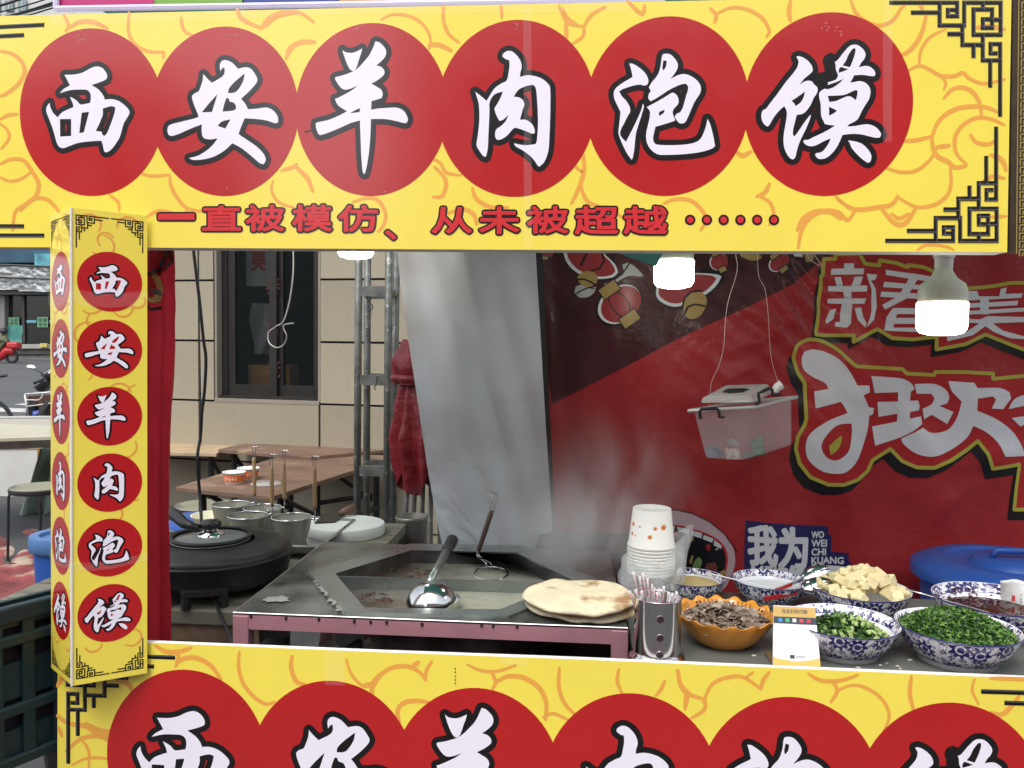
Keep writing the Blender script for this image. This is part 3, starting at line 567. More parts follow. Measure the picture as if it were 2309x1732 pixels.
q = MB(); q.grid(10, 14, lambda s, t: W3(uW0+.11+.14*s+.05*math.sin(t*3)*s, vS+.62-.33*t, -.25+.03*math.sin(s*7+t*5))); bg_ = q.build('plastic_bag', mat('grey_clear_bag', (.42, .44, .45), .3, bump=(30, .8, .01)), at=W3(uW0+.15, vS+.6, -.25), smooth=True); tag(bg_, 'grey plastic bag hanging behind the left window pane', 'bag')
p_ = thing('window_poster', 'pale poster with red lettering in the upper left window pane', 'poster', W3(uW0+.2, 1.2, -.2))
q = MB(); wbox(uW0+.10, wuv(560, 640)[1], uW0+.27, 1.5, -.20, -.197, q); q.build('paper', mat('pale_poster', (.34, .37, .36), .6, var=(5, .2)), p_)
for i, ch in enumerate('味美'): text_on(ch, 0, 0, .11, .15, lambda x, y, h, i=i: W3(uW0+.19+x, wuv(560, 640)[1]+.36-i*.19-y, -.195+h), 1, .03, mat('poster_red', (.35, .03, .03), .6), 'poster_character', p_)
for i, ch in enumerate('秦合老'): text_on(ch, 0, 0, .10, .11, lambda x, y, h, i=i: W3(uW0+.36+x, vS+.72-i*.26-y, -.079+h), 1, .0, mat('faded_maroon_print', (.10, .02, .02), .6), 'glass_lettering', wn)
# ================================================================== scaffold mast in front of the wall
M_STL = mat('weathered_galvanised', (.20, .21, .195), .5, metal=.75, var=(18, .28), rvar=(25, .15), dirt=((.5, .5, .46), 35, .62))
sm = thing('scaffold_mast', 'grey square steel scaffold mast standing before the beige wall', 'scaffold', AZ(850, 1240, 0) if False else Vector((AY(850, 900, 2.05).x, 2.05, 0)))
tubes = [(809, 806, 2.0), (829, 827, 2.2), (877, 873, 2.0), (894, 889, 2.2)]
for xa, xb, yy in tubes:
    q = MB(); p0 = AY(xa, 560, yy); p1 = AY(xb, 1000, yy); d = (p1-p0)/(p1.z-p0.z); q.tube([p0+d*(2.6-p0.z), p0+d*(0-p0.z)], .0165 if yy < 2.1 else .0165, 8); q.build('upright', M_STL, sm, smooth=True)
for yy_ in (657, 857, 1061, 460):
    a = [AY(t[0]+(t[1]-t[0])*(yy_-560)/440, yy_, t[2]) for t in tubes]; zz = a[0].z
    for (i, j) in ((0, 2), (1, 3), (0, 1), (2, 3)):
        q = MB(); p0, p1 = a[i].copy(), a[j].copy(); p0.z = p1.z = zz; q.slab([p0+Vector((0, -.011, -.022)), p1+Vector((0, -.011, -.022)), p1+Vector((0, -.011, .022)), p0+Vector((0, -.011, .022))], (.0, .022, 0)) if i != j-1 or (i, j) in ((0, 2), (1, 3)) else q.tube([p0, p1], .017, 6)
        q.build('cross_bar', M_STL, sm)
for (x, y) in ((834, 690), (830, 755), (850, 862)):
    random.seed(x); q = MB(); pts = [AY(x+random.uniform(-6, 6), y-14+i*4, 1.97) for i in range(9)]; q.tube(curve3(pts), .0022, 5); q.build('tie_wire', M_CAB, sm)
# ================================================================== folding tables behind the stall
M_PLY = mat('worn_brown_plywood', (.17, .105, .072), .55, var=(7, .28), bump=(30, .2, .003), dirt=((.30, .21, .14), 5, .60)); M_PLY2 = mat('pale_plywood', (.40, .30, .18), .6, var=(6, .2))
M_DKS = mat('black_table_steel', (.016, .016, .017), .45)
def table(name, label, quad, zt, m, legs):
    P = [AZ(a, c, zt) for a, c in quad]; c = sum(P, Vector())/len(P); t = thing(name, label, 'table', (c.x, c.y, 0), 'folding plywood tables behind the stall')
    q = MB(); q.slab(P, (0, 0, -.022)); q.build('table_top', m, t, bevel=.003)
    for (s, e) in legs:
        pa = P[0]*(1-s)*(1-e)+P[1]*s*(1-e)+P[2]*s*e+P[3]*(1-s)*e
        q = MB(); q.tube([pa+Vector((0, 0, -.022)), Vector((pa.x, pa.y, 0))], .018, 6); q.build('leg', M_DKS, t)
    for s in (legs[0][0], legs[-1][0]):
        pa = P[0]*(1-s)*(.9)+P[1]*s*(.9)+P[2]*s*.1+P[3]*(1-s)*.1; pb = P[0]*(1-s)*.1+P[1]*s*.1+P[2]*s*.9+P[3]*(1-s)*.9
        q = MB(); q.tube([pa+Vector((0, 0, -.28)), pb+Vector((0, 0, -.28))], .014, 6); q.tube([pa+Vector((0, 0, -.03)), pb+Vector((0, 0, -.5))], .012, 6); q.build('brace', M_DKS, t)
    return t
LG = ((.1, .12), (.1, .88), (.9, .12), (.9, .88))
table('folding_table', 'brown plywood folding table carrying two orange noodle bowls', [(396, 1098), (612, 1120), (900, 1027), (655, 1022)], .74, M_PLY, LG)
table('folding_table', 'reddish plywood folding table pushed against the beige wall', [(492, 1013), (700, 1030), (985, 1003), (600, 989)], .76, M_PLY, LG)
table('folding_table', 'pale plywood folding table at the wall beside the red drape', [(250, 1016), (488, 1022), (575, 990), (330, 984)], .74, M_PLY2, LG)
# paper noodle bowls and a plastic lid
def paper_bowl(px, py, w, label):
    p = AZ(px, py, .74); r = w/FPX*(p-CAM).dot(CF)/2; h = r*1.0; t = thing('paper_bowl', label, 'bowl', p, 'paper noodle bowls')
    q = MB(); q.lathe([(0, 0), (r*.78, 0), (r*.80, h*.02), (r*.97, h), (r*1.03, h*1.02), (r*1.03, h*1.07), (r*.95, h*1.05), (r*.77, h*.1), (0, h*.1)], 32, p); q.build('cup', mat('white_paper', (.78, .78, .74), .5), t, smooth=True)
    q = MB(); q.lathe([(r*.842, h*.2), (r*.948, h*.8)], 32, p); bd = q.build('orange_band', mat('orange_print', (.75, .17, .03), .5), t, smooth=True)
    random.seed(int(px)); q = MB()
    for i in range(5):
        a0 = -2.2+i*.27
        for k in range(3):
            aa = a0+random.uniform(0, .16); rr = r*.945; z0 = h*random.uniform(.32, .55); q.add([p+Vector((math.cos(aa)*rr, math.sin(aa)*rr, z0)), p+Vector((math.cos(aa+.05)*rr, math.sin(aa+.05)*rr, z0)), p+Vector((math.cos(aa+.05)*rr*1.02, math.sin(aa+.05)*rr*1.02, z0+h*.22)), p+Vector((math.cos(aa)*rr*1.02, math.sin(aa)*rr*1.02, z0+h*.22))], [(0, 1, 2, 3)])
    q.build('lettering', mat('white_paper', (.78, .78, .74), .5), bd)
    return t, p, r, h
paper_bowl(528, 1090, 50, 'white paper bowl with orange band in front of the other bowl'); 
t2, p2, r2, h2 = paper_bowl(560, 1080, 48, 'white paper bowl with orange band behind the other bowl')
p = AZ(600, 1091, .742); q = MB(); q.lathe([(0, .008), (.06, .008), (.066, .003), (.07, .003), (.07, 0)], 32, p); tag(q.build('takeaway_cover', mat('clear_lid', (.6, .6, .58), .15, alpha=.55), at=p, smooth=True), 'clear round plastic cover lying on the plywood table', 'cover')
# round stool top seen between the pan and the tables
def wire_stool(name, label, p, r, h, group=None, mtop=None):
    t = thing(name, label, 'stool', p, group); q = MB(); q.lathe([(0, h), (r, h), (r*1.03, h-.008), (r*1.03, h-.03), (r, h-.034), (0, h-.034)], 36, p); q.build('seat', mtop or mat('worn_olive_seat', (.26, .26, .19), .6, dirt=((.12, .12, .10), 4, .52)), t, auto=40)
    q = MB(); q.lathe([(r*1.035, h-.006), (r*1.05, h-.02), (r*1.035, h-.036)], 36, p); q.build('seat_band', M_DKS, t)
    for i in range(4):
        a = R(35+90*i); d = Vector((math.cos(a), math.sin(a), 0)); q = MB(); q.tube([p+d*r*.95+Vector((0, 0, h-.03)), p+d*r*1.02+Vector((0, 0, h-.06)), p+d*r*1.08], .008, 6); q.build('leg', M_DKS, t)
    q = MB(); q.tube([p+Vector((math.cos(R(i*15))*r*1.07, math.sin(R(i*15))*r*1.07, .012)) for i in range(25)], .008, 6, cap=False); q.build('foot_ring', M_DKS, t); return t
pst = AZ(462, 1137, .47); wire_stool('round_stool', 'round olive-topped stool behind the strainers', Vector((pst.x, pst.y, 0)), .16, .47, 'wire stools')
# ================================================================== left side: table, foam box, stool, bin, tarps
lt = thing('side_table', 'dark table with a cream board top beyond the pillar', 'table', AZ(60, 1180, 0))
Pz = [AZ(-160, 1000, .72), AZ(129, 990, .72), AZ(129, 964, .72), AZ(-160, 955, .72)]; q = MB(); q.slab([p+Vector((0, 0, -.004)) for p in Pz], (0, 0, .02)); q.build('board_top', mat('cream_board', (.46, .44, .33), .5, var=(3, .08)), lt)
q = MB(); q.slab([p+Vector((0, 0, -.006)) for p in Pz], (0, 0, -.05)); q.build('apron', mat('burnt_edge', (.05, .04, .032), .7, var=(12, .5)), lt)
for (x, y) in ((125, 995), (-150, 1000)):
    p = AZ(x, y, .66); q = MB(); q.box((p.x, p.y+.03, .33), (.05, .05, .66)); q.build('leg', M_DKS, lt)
p0 = AZ(-160, 957, .9)
wr = thing('white_rail_counter', 'white counter edge behind the cream table', 'counter', (p0.x, p0.y, 0)); q = MB(); q.slab([AY(-200, 946, 5.6), AY(160, 943, 5.6), AY(160, 962, 5.6), AY(-200, 966, 5.6)], (0, .06, 0)); q.build('front_rail', mat('white_laminate', (.50, .50, .48), .4), wr); 
q = MB(); q.slab([AY(-200, 946, 5.6)+Vector((0, 0, .004)), AY(160, 943, 5.6)+Vector((0, 0, .004)), AY(160, 943, 5.6)+Vector((0, .09, .004)), AY(-200, 946, 5.6)+Vector((0, .09, .004))], (0, 0, .012)); q.build('top', mat('white_laminate', (.50, .50, .48), .4), wr)
for xx in (-180, 150):
    p = AY(xx, 962, 5.64); q = MB(); q.box((p.x, p.y+.01, p.z/2-.02), (.05, .05, p.z)); q.build('leg', M_DKS, wr)
fo = thing('foam_box', 'stained white foam box with brown tape under the cream table', 'box', AZ(40, 1125, 0)); c = AZ(20, 1128, 0); q = MB(); q.slab([AY(-120, 1012, c.y), AY(86, 1008, c.y), AY(83, 1120, c.y), AY(-120, 1126, c.y)], (0, .4, 0)); q.build('box', mat('stained_foam', (.62, .62, .58), .7, var=(3, .08), dirt=((.30, .25, .18), 4, .66)), fo, bevel=.01)
q = MB(); q.slab([AY(84, 1012, c.y-.004), AY(107, 1010, c.y-.004), AY(104, 1070, c.y-.004), AY(84, 1080, c.y-.004)], (0, .3, 0)); q.build('tape', mat('brown_tape', (.42, .22, .05), .4, dirt=((.08, .05, .02), 30, .6)), fo)
q = MB(); q.slab([AY(-120, 1002, c.y-.01), AY(118, 1000, c.y-.01), AY(118, 1011, c.y-.01), AY(-120, 1014, c.y-.01)], (0, .42, 0)); q.build('lid', mat('torn_card', (.62, .50, .32), .7, var=(10, .3)), fo)
gw = MB(); c2 = AZ(95, 1165, 0)
gw.grid(14, 16, lambda s, t: AY(118-(118-40-60*(1-t)**1.2)*(1-s), 1008+(1165-1008)*t, c2.y)+Vector((0, .10*math.sin(s*9+t*2), 0)))
tag(gw.build('green_cloth', mat('pale_green_cloth', (.36, .46, .38), .8), at=c2, smooth=True, solid=.004), 'pale green cloth hanging beside the foam box', 'cloth')
ps = AZ(92, 1262, 0); wire_stool('round_stool', 'thin wire stool with olive round top left of the pillar', Vector((ps.x, ps.y, 0)), .165, .47, 'wire stools')
M_TARP = mat('printed_tarp', (.26, .055, .055), .5, var=(3.5, .6), bump=(5, 1.0, .06), dirt=((.42, .34, .26), 3.2, .50, .06)); q = MB(); cc = [AZ(-260, 1380, .0), AZ(150, 1345, 0), AZ(150, 1195, 0), AZ(-200, 1230, 0)]
q.grid(40, 30, lambda s, t: (cc[0]*(1-s)+cc[1]*s)*(1-t)+(cc[3]*(1-s)+cc[2]*s)*t+Vector((0, 0, .012+.03*abs(noise.noise(Vector((s*6, t*5, 1)))))))
tag(q.build('ground_tarp', M_TARP, at=cc[0], smooth=True), 'crumpled red printed tarp spread on the ground left of the pillar', 'tarp')
bb = thing('blue_bin', 'blue plastic bin with flat lid behind the pillar', 'bin', AY(150, 1500, 1.9)*1); cb_ = AZ(150, 1205, .56); base = Vector((cb_.x, cb_.y, 0)); ORG[bb.name] = base; bb.location = base
rb = (AZ(150, 1205, .56)-AZ(72, 1205, .56)).length
M_BLU = mat('blue_plastic', (.022, .085, .34), .38, var=(4, .08), rvar=(12, .1)); M_BLU2 = mat('faded_blue_plastic', (.075, .17, .36), .4, var=(4, .1))
q = MB(); q.lathe([(0, .01), (rb*.72, .01), (rb*.88, .53), (rb*.86, .53), (0, .5)], 40, base); q.build('body', M_BLU, bb, auto=40)
q = MB(); q.lathe([(rb*.95, .50), (rb, .51), (rb*1.0, .55), (rb*.97, .565), (rb*.72, .565), (rb*.68, .55), (0, .55)], 40, base); q.build('lid', M_BLU2, bb, auto=40)
# dark teal crate at lower left
M_CRT = mat('dark_teal_crate', (.007, .024, .027), .45, rvar=(10, .1), var=(5, .2))
def crate(z0, h, label):
    A, B = AZ(-40, 1384, z0+h), AZ(150, 1336, z0+h); du = (B-A).normalized(); dn = Vector((-du.y, du.x, 0)); A = A-du*.35; Lc = (B-A).length; Dc = .05
    t = thing('plastic_crate', label, 'crate', Vector((A.x, A.y, z0)), 'teal crates by the pillar')
    def P(u, w, z): return A+du*u+dn*w+Vector((0, 0, z0+z-A.z))
    q = MB(); 
    for (u0, u1, w0, w1) in ((0, Lc, 0, .012), (0, Lc, Dc-.012, Dc), (0, .012, .012, Dc-.012), (Lc-.012, Lc, .012, Dc-.012)):
        for (za, zb) in ((0, .07), (.13, .20), (.27, h)):
            q.slab([P(u0, w0, za), P(u1, w0, za), P(u1, w1, za), P(u0, w1, za)], (0, 0, zb-za))
    q.build('wall', M_CRT, t)
    q = MB()
    for z in (.0, .10, .235, h-.03): 
        q.slab([P(-.012, -.012, z), P(Lc+.012, -.012, z), P(Lc+.012, .0005, z), P(-.012, .0005, z)], (0, 0, .022 if z < h-.04 else .032))
    q.build('rim', M_CRT, t, bevel=.004)
    for i in range(9):
        u = .02+i*(Lc-.04)/8; q = MB(); q.slab([P(u-.012, -.008, .0), P(u+.012, -.008, .0), P(u+.012, .0008, 0), P(u-.012, .0008, 0)], (0, 0, h-.02)); q.build('rib', M_CRT, t, bevel=.003)
    q = MB(); q.slab([P(.013, .014, .02), P(Lc-.013, .014, .02), P(Lc-.013, Dc-.014, .02), P(.013, Dc-.014, .02)], (0, 0, h-.04)); q.build('inner_wall', mat('dark_plum_contents', (.014, .008, .012), .8, var=(20, .5)), t)
crate(.58, .31, 'upper dark teal plastic crate beside the pillar foot'); crate(.26, .31, 'lower dark teal plastic crate under the upper one'); crate(-.06, .31, 'bottom dark teal crate standing on the ground')
# ================================================================== parked motorcycle and passing scooter
def moto():
    D = 8.2; t = thing('parked_motorbike', 'black motorbike with wire rear basket and blue plate on the roadside', 'motorbike', Vector((AY(120, 900, D).x, D, gz(D)))); g = gz(D)
    bk = mat('black_gloss_paint', (.012, .012, .013), .25, coat=.5); ch = mat('white_wire', (.62, .62, .6), .4, metal=.3); P = lambda x, y, d=0: AY(x, y, D+d)
    q = MB(); q.lathe([(.29, -.05), (.31, -.03), (.315, 0), (.31, .03), (.29, .05), (.24, .04), (.24, -.04), (.29, -.05)], 36); w = P(128, 960); q.xf(Matrix.Translation(Vector((w.x, D+.1, g+.315))) @ Matrix.Rotation(R(70), 4, 'Z') @ Matrix.Rotation(R(90), 4, 'X')); q.build('wheel', mat('tyre_rubber', (.02, .02, .02), .8), t)
    q = MB(); q.xf(Matrix()); q.lathe([(.29, -.05), (.315, 0), (.29, .05), (.24, .04), (.24, -.04), (.29, -.05)], 36); q.xf(Matrix.Translation(Vector((w.x+.5, D+1.25, g+.33))) @ Matrix.Rotation(R(70), 4, 'Z') @ Matrix.Rotation(R(90), 4, 'X')); q.build('wheel', mat('tyre_rubber', (.02, .02, .02), .8), t)
    q = MB(); q.tube(curve3([P(95, 875, .5), P(112, 862, .45), P(132, 856, .4), P(165, 862, .5), P(190, 880, .6)]), [.05]*3+[.10]*30 if False else .10, 10, flat=.6); q.build('seat', bk, t, smooth=True)
    q = MB(); q.tube(curve3([P(100, 850, .3), P(112, 843, .35), P(128, 838, .4), P(160, 842, .5)]), .075, 10); q.build('fairing', bk, t, smooth=True)
    q = MB(); q.tube(curve3([P(112, 842, .25), P(122, 836, .25), P(134, 833, .25)]), .035, 8, flat=.5); q.build('white_cowl', mat('white_paint', (.75, .75, .75), .3), t, smooth=True)
    q = MB(); q.tube([P(98, 856, .2), P(78, 864, .0)], .019, 8); q.build('handlebar_grip', M_DKS, t); q = MB(); q.tube(curve3([P(96, 861, .2), P(85, 868, .1), P(77, 874, 0)]), .008, 6); q.build('brake_lever', M_DKS, t)
    q = MB(); q.tube(curve3([P(100, 848, .2), P(93, 840, .2), P(80, 834, .2)]), .010, 6); q.build('mirror_stalk', M_DKS, t)
    q = MB(); q.lathe([(0, -.012), (.06, -.01), (.075, 0), (.06, .012), (0, .014)], 24); q.xf(Matrix.Translation(P(70, 828, .2)) @ Matrix.Rotation(R(12), 4, 'Y') @ Matrix.Diagonal((.85, 1, .42, 1)) @ Matrix.Rotation(R(80), 4, 'X')); q.build('mirror', mat('mirror_glass', (.8, .82, .85), .05, metal=1.), t, smooth=True)
    q = MB(); f0 = [P(56, 889, -.1), P(126, 884, -.1), P(124, 908, -.1), P(60, 917, -.1)]
    q.tube([f0[0], f0[1]], .012, 6); q.tube([f0[3], f0[2]], .010, 6); q.tube([f0[0], f0[3]+Vector((.02, 0, -.12))], .012, 6); q.tube(curve3([P(58, 902, -.1), P(72, 902, -.1), P(86, 902, -.1), P(95, 895, -.1), P(97, 887, -.1)]), .009, 6)
    q.tube([f0[0], f0[0]+Vector((0, .35, 0))], .01, 6); q.tube([f0[1], f0[1]+Vector((0, .35, 0))], .01, 6); q.tube([f0[0]+Vector((0, .35, 0)), f0[1]+Vector((0, .35, 0))], .01, 6); q.tube([f0[1], P(131, 938, -.1)], .014, 6); q.tube([P(115, 886, -.1), P(128, 925, -.1)], .012, 6); q.build('rear_basket', ch, t, smooth=True)
    q = MB(); q.slab([P(62, 894, .0), P(126, 890, .0), P(126, 934, .0), P(66, 936, .0)], (0, .22, 0)); q.build('basket_load', mat('brown_load', (.08, .035, .025), .7, var=(8, .6)), t)
    pl = MB(); pl.slab([P(72, 927, -.14), P(103, 922, -.14), P(103, 933, -.14), P(72, 938, -.14)], (0, .01, 0)); po = pl.build('number_plate', mat('plate_blue', (.03, .08, .42), .4), t)
    text_on('WTK180', 87.5, 930, 25, 6, lambda x, y, h: P(x, y-(x-87.5)*.16, -.15), 1, .0, mat('plate_white', (.8, .8, .8), .5), 'plate_number', po)
    q = MB(); q.box(P(120, 925, .4), (.14, .9, .25)); q.build('frame', M_DKS, t, bevel=.03)
moto()
def arm_skin(name, m, parent, joints, edges, sub=2):
    me = bpy.data.meshes.new(name); me.from_pydata([j[0] for j in joints], edges, []); me.materials.append(m); o = bpy.data.objects.new(name, me); COL.objects.link(o); o.parent = parent
    sk = o.modifiers.new('Skin', 'SKIN'); me.skin_vertices[0].data
    for i, j in enumerate(joints): me.skin_vertices[0].data[i].radius = (j[1], j[1])
    me.skin_vertices[0].data[0].use_root = True; s = o.modifiers.new('Sub', 'SUBSURF'); s.levels = s.render_levels = sub; return o
def scooter():
    D = 31.4; g0 = AY(30, 818, D); t = thing('passing_scooter', 'red motor scooter with top box ridden along the far lane', 'scooter', g0); mr = mat('red_scooter_paint', (.45, .02, .03), .3, coat=.4); P = lambda x, y, d=0: AY(x, y, D+d)-g0
    ORG[t.name] = Vector()
    for x in (27, -42):
        q = MB(); q.lathe([(.20, -.06), (.27, -.05), (.29, 0), (.27, .05), (.20, .06), (.17, 0), (.2, -.06)], 28); p = P(x, 805); q.xf(Matrix.Translation(p) @ Matrix.Rotation(R(90), 4, 'X')); q.build('wheel', mat('tyre_rubber', (.02, .02, .02), .8), t)
    q = MB(); q.tube(curve3([P(32, 790), P(15, 792), P(5, 800), P(-10, 806), P(-25, 803), P(-38, 785), P(-42, 775)]), .17, 10, flat=1.2); q.build('body', mr, t, smooth=True)
    q = MB(); q.tube([P(30, 787), P(4, 786)], .13, 8, flat=.6); q.build('seat', M_DKS, t, smooth=True)
    q = MB(); q.box(P(32, 779), (.5, .4, .28)); q.build('top_box', mr, t, bevel=.08)
    q = MB(); q.tube([P(-30, 778), P(-28, 772), P(-22, 774)], .03, 6); q.build('handlebar', M_DKS, t)
    r_ = thing('person', 'person in olive jacket and dark helmet riding the red scooter', 'person', g0); ORG[r_.name] = Vector()
    J = [(P(15, 786), .17), (P(12, 772), .19), (P(11, 762), .20), (P(10, 756), .08), (P(8, 749), .13), (P(7, 746), .12), (P(-2, 785, -.15), .11), (P(-10, 801, -.15), .07), (P(-14, 803, -.15), .06), (P(2, 767, -.2), .09), (P(-12, 772, -.2), .07), (P(-20, 773, -.2), .05), (P(-2, 785, .2), .11), (P(-10, 801, .2), .07), (P(2, 767, .2), .09), (P(-12, 772, .2), .07)]
    arm_skin('body', mat('olive_jacket', (.10, .10, .06), .9, var=(4, .3)), r_, J, [(0, 1), (1, 2), (2, 3), (3, 4), (4, 5), (0, 6), (6, 7), (7, 8), (2, 9), (9, 10), (10, 11), (0, 12), (12, 13), (2, 14), (14, 15)])
    q = MB(); q.lathe([(0, .17), (.08, .16), (.14, .1), (.155, 0), (.15, -.05), (.1, -.06)], 20, P(8, 748)); q.build('helmet', M_DKS, r_, smooth=True)
scooter()
q = MB(); q.tube([AY(-30, 853, 7.5), AY(16, 846, 7.6)], .02, 8); gb = q.build('handlebar_grip', M_DKS); 
bk2 = thing('parked_bicycle', 'black bicycle end with one grip and wheel at the left frame edge', 'bicycle', Vector((AY(-60, 900, 7.5).x, 7.5, gz(7.5)))); COL.objects.unlink(gb); bpy.data.objects.remove(gb)
q = MB(); q.tube([AY(-60, 858, 7.5), AY(16, 846, 7.6)], .018, 8); q.build('handlebar_grip', M_DKS, bk2)
q = MB(); pw_ = Vector((AY(-26, 960, 7.5).x, 7.5, gz(7.5)+.32)); q.tube([pw_+Vector((math.cos(R(i*12))*.3, math.sin(R(i*12))*.08*0+.0, math.sin(R(i*12))*.3)) for i in range(31)], .024, 8, cap=False); q.build('wheel', mat('tyre_rubber', (.02, .02, .02), .8), bk2)
q = MB(); q.tube([AY(-60, 858, 7.5), pw_], .016, 6); q.tube([pw_, pw_+Vector((-.9, .1, .1)), AY(-120, 870, 7.6)], .016, 6); q.build('frame', M_DKS, bk2)
# ================================================================== stall shell: posts, roof, back vinyl
M_POST = mat('white_square_tube', (.6, .6, .6), .4, metal=.3)
sf_ = thing('stall_frame', 'white square steel tube frame holding the stall roof', 'frame', (0, .5, 0))
for (x, y) in ((AY(235, 900, .03).x, .035), (1.55, .06), (1.55, 1.25), (AY(280, 900, 1.2).x, 1.25)):
    q = MB(); zt0 = 1.96 if y < .1 else 2.14; q.box((x, y, zt0/2), (.03, .03, zt0)); q.build('post', M_POST, sf_)
for y, z in ((.075, 1.975), (1.25, 2.15)):
    q = MB(); q.box((.1, y, z), (2.9, .03, .03)); q.build('rail', M_POST, sf_)
q = MB(); q.grid(30, 16, lambda s, t: Vector((-.97+2.62*s, .08+1.35*t, 2.06+.10*t-.05*math.sin(math.pi*t)*abs(math.sin(s*math.pi*3)))))
M_CYAN = thin_sheet(mat('cyan_tarp', (.16, .50, .46), .5, bump=(12, .3, .01)), (.16, .5, .46), .3); tag(q.build('roof_tarp', M_CYAN, at=(0, .7, 2.06), smooth=True, solid=.003), 'cyan tarpaulin roof over the stall', 'tarp')
q = MB(); q.add([AY(1365, 560, .42), AY(1500, 561, .35), AY(1480, 600, .42), AY(1440, 585, .45)], [(0, 1, 2, 3)]); tag(q.build('tarp_flap', M_CYAN, at=AY(1430, 560, .4), solid=.003), 'small cyan tarp flap hanging behind the middle bulb', 'tarp')
# red vinyl drape on the left
def drape(u, t):
    x = 300+(391-300)*u+3*math.sin(t*9)*u; y = 548+(1462-548)*t; p = AY(x, y, .10); return p+Vector((.002*math.sin(t*7), .008*math.sin(u*9+t*2.5)+.006*math.sin(u*21+1+t*1.5)+.003*math.sin(u*44-t*3)+.004*noise.noise(Vector((u*5, t*14, 2))), 0))
dr = thing('red_drape', 'narrow red printed vinyl drape hanging right of the pillar', 'banner', AY(360, 1450, .1)); q = MB(); q.grid(14, 60, drape)
M_VIN = mat('red_vinyl', (.36, .028, .030), .36, var=(1.3, .12), bump=(6, .8, .022), rvar=(5, .10), spec=.35)
q.build('sheet', thin_sheet(mat('bright_red_vinyl', (.62, .035, .055), .5, bump=(16, .7, .012), var=(8, .12), rvar=(6, .1), spec=.3), (.62, .035, .055), .5), dr, smooth=True)
def dpg(px, py, h):
    p = drape((px-300)/91, (py-548)/914); return p+Vector((0, -.002-h, 0))
M_MAR = mat('print_maroon', (.12, .012, .02), .4); M_GOLD = mat('print_gold', (.46, .27, .09), .4); M_VBK = mat('print_vinyl_black', (.008, .008, .010), .36); M_VW = mat('print_vinyl_white', (.70, .71, .72), .38, bump=(6, .8, .022), spec=.35)
def dfill(loop, m, layer, name): 
    v, tr = fill2d([loop]); q = MB(); put(q, dpg, v, tr, layer); return q.build(name, m, dr)
dfill([(332, 557), (388, 557), (386, 590), (372, 610), (332, 640)], M_MAR, 1, 'print_shade')
dfill([(334, 640)]+[(350+17*math.cos(R(a)), 652+33*math.sin(R(a))) for a in range(-90, 200, 20)], M_GOLD, 3, 'print_gold')
v, f_, la = stroke2d([(p.x, p.y) for p in crom([Vector(a+(0,)) for a in ((374, 560), (370, 585), (360, 605), (350, 614), (336, 622))], closed=False, sub=4, corner=170)], 6); q = MB(); put(q, dpg, v, f_, 4, la); q.build('print_line', M_VBK, dr)
v, f_, la = stroke2d([(334, 692), (345, 698), (358, 694)], 7); q = MB(); put(q, dpg, v, f_, 4, la); q.build('print_line', M_VBK, dr)
dfill([(334, 668), (346, 652), (360, 655), (365, 665), (352, 672), (338, 680)], mat('print_grey', (.1, .09, .09), .4), 4, 'print_grey')
# back vinyl banner -------------------------------------------------
YV = 1.05
CREASE = []
for l_ in ((1232, 590, 1256, 1010, .006, .018), (1285, 545, 1335, 730, .005, .016), (1330, 735, 1236, 625, .004, .016), (1352, 640, 1440, 1010, .005, .02), (1700, 772, 1810, 705, .005, .014), (1640, 795, 1770, 752, .004, .014), (1632, 850, 1720, 822, .004, .014), (1790, 640, 1830, 720, .004, .016), (1930, 570, 2015, 905, .008, .022), (2015, 900, 2110, 1040, .006, .022), (2120, 1060, 2300, 1010, .007, .03), (2090, 1170, 2200, 1080, .006, .03), (1480, 980, 1700, 1090, .004, .03), (1560, 1010, 1600, 1200, .003, .02), (1880, 1000, 1950, 1250, .005, .025)):
    pa_, pb_ = AY(l_[0], l_[1], YV), AY(l_[2], l_[3], YV); CREASE.append((pa_.x, pa_.z, pb_.x, pb_.z, l_[4], l_[5]))
def yv(x, z):
    a = .013*math.sin(7*x+2.0*z+.6)+.007*math.sin(15*x-7*z+1.)+.004*math.sin(26*x+9*z)
    # hanging folds from the tie point above the strung box
    c = AY(1790, 700, YV); d = math.hypot(x-c.x, z-c.z); a += .0065*math.exp(-(d/.17)**2)*math.sin(28*(x-c.x)+62*(z-c.z)+5*math.sin(14*(x-c.x)))+.003*math.exp(-(d/.3)**2)*math.sin(60*(x-c.x)+75*(z-c.z))
    l = AY(1260, 800, YV); a += .016*math.exp(-((x-l.x+.10*(z-l.z))/.05)**2)
    for (ax_, az_, bx_, bz_, am, wd_) in CREASE:
        dx_, dz_ = bx_-ax_, bz_-az_; t_ = ((x-ax_)*dx_+(z-az_)*dz_)/(dx_*dx_+dz_*dz_)
        if -.1 < t_ < 1.1:
            d_ = ((x-ax_)*dz_-(z-az_)*dx_)/math.hypot(dx_, dz_)
            if abs(d_) < wd_*3: a -= am*math.exp(-(d_/wd_)**2)*max(0, math.sin(math.pi*(t_+.1)/1.2))
    return YV+a
bv = thing('back_banner', 'large red vinyl banner with grey cartoon lettering across the stall back', 'banner', AY(1700, 1330, YV))
x0, x1 = AY(1212, 560, YV).x, AY(2309, 560, YV).x+.55; z0, z1 = .55, 2.12
q = MB(); xl = lambda z: x0+.03*(2.0-z)/1.0*.8
q.grid(190, 150, lambda s, t: (lambda z: (lambda x: Vector((x, yv(x, z), z)))(xl(z)+(x1-xl(z))*s))(z0+(z1-z0)*t)); q.build('sheet', M_VIN, bv, smooth=True)
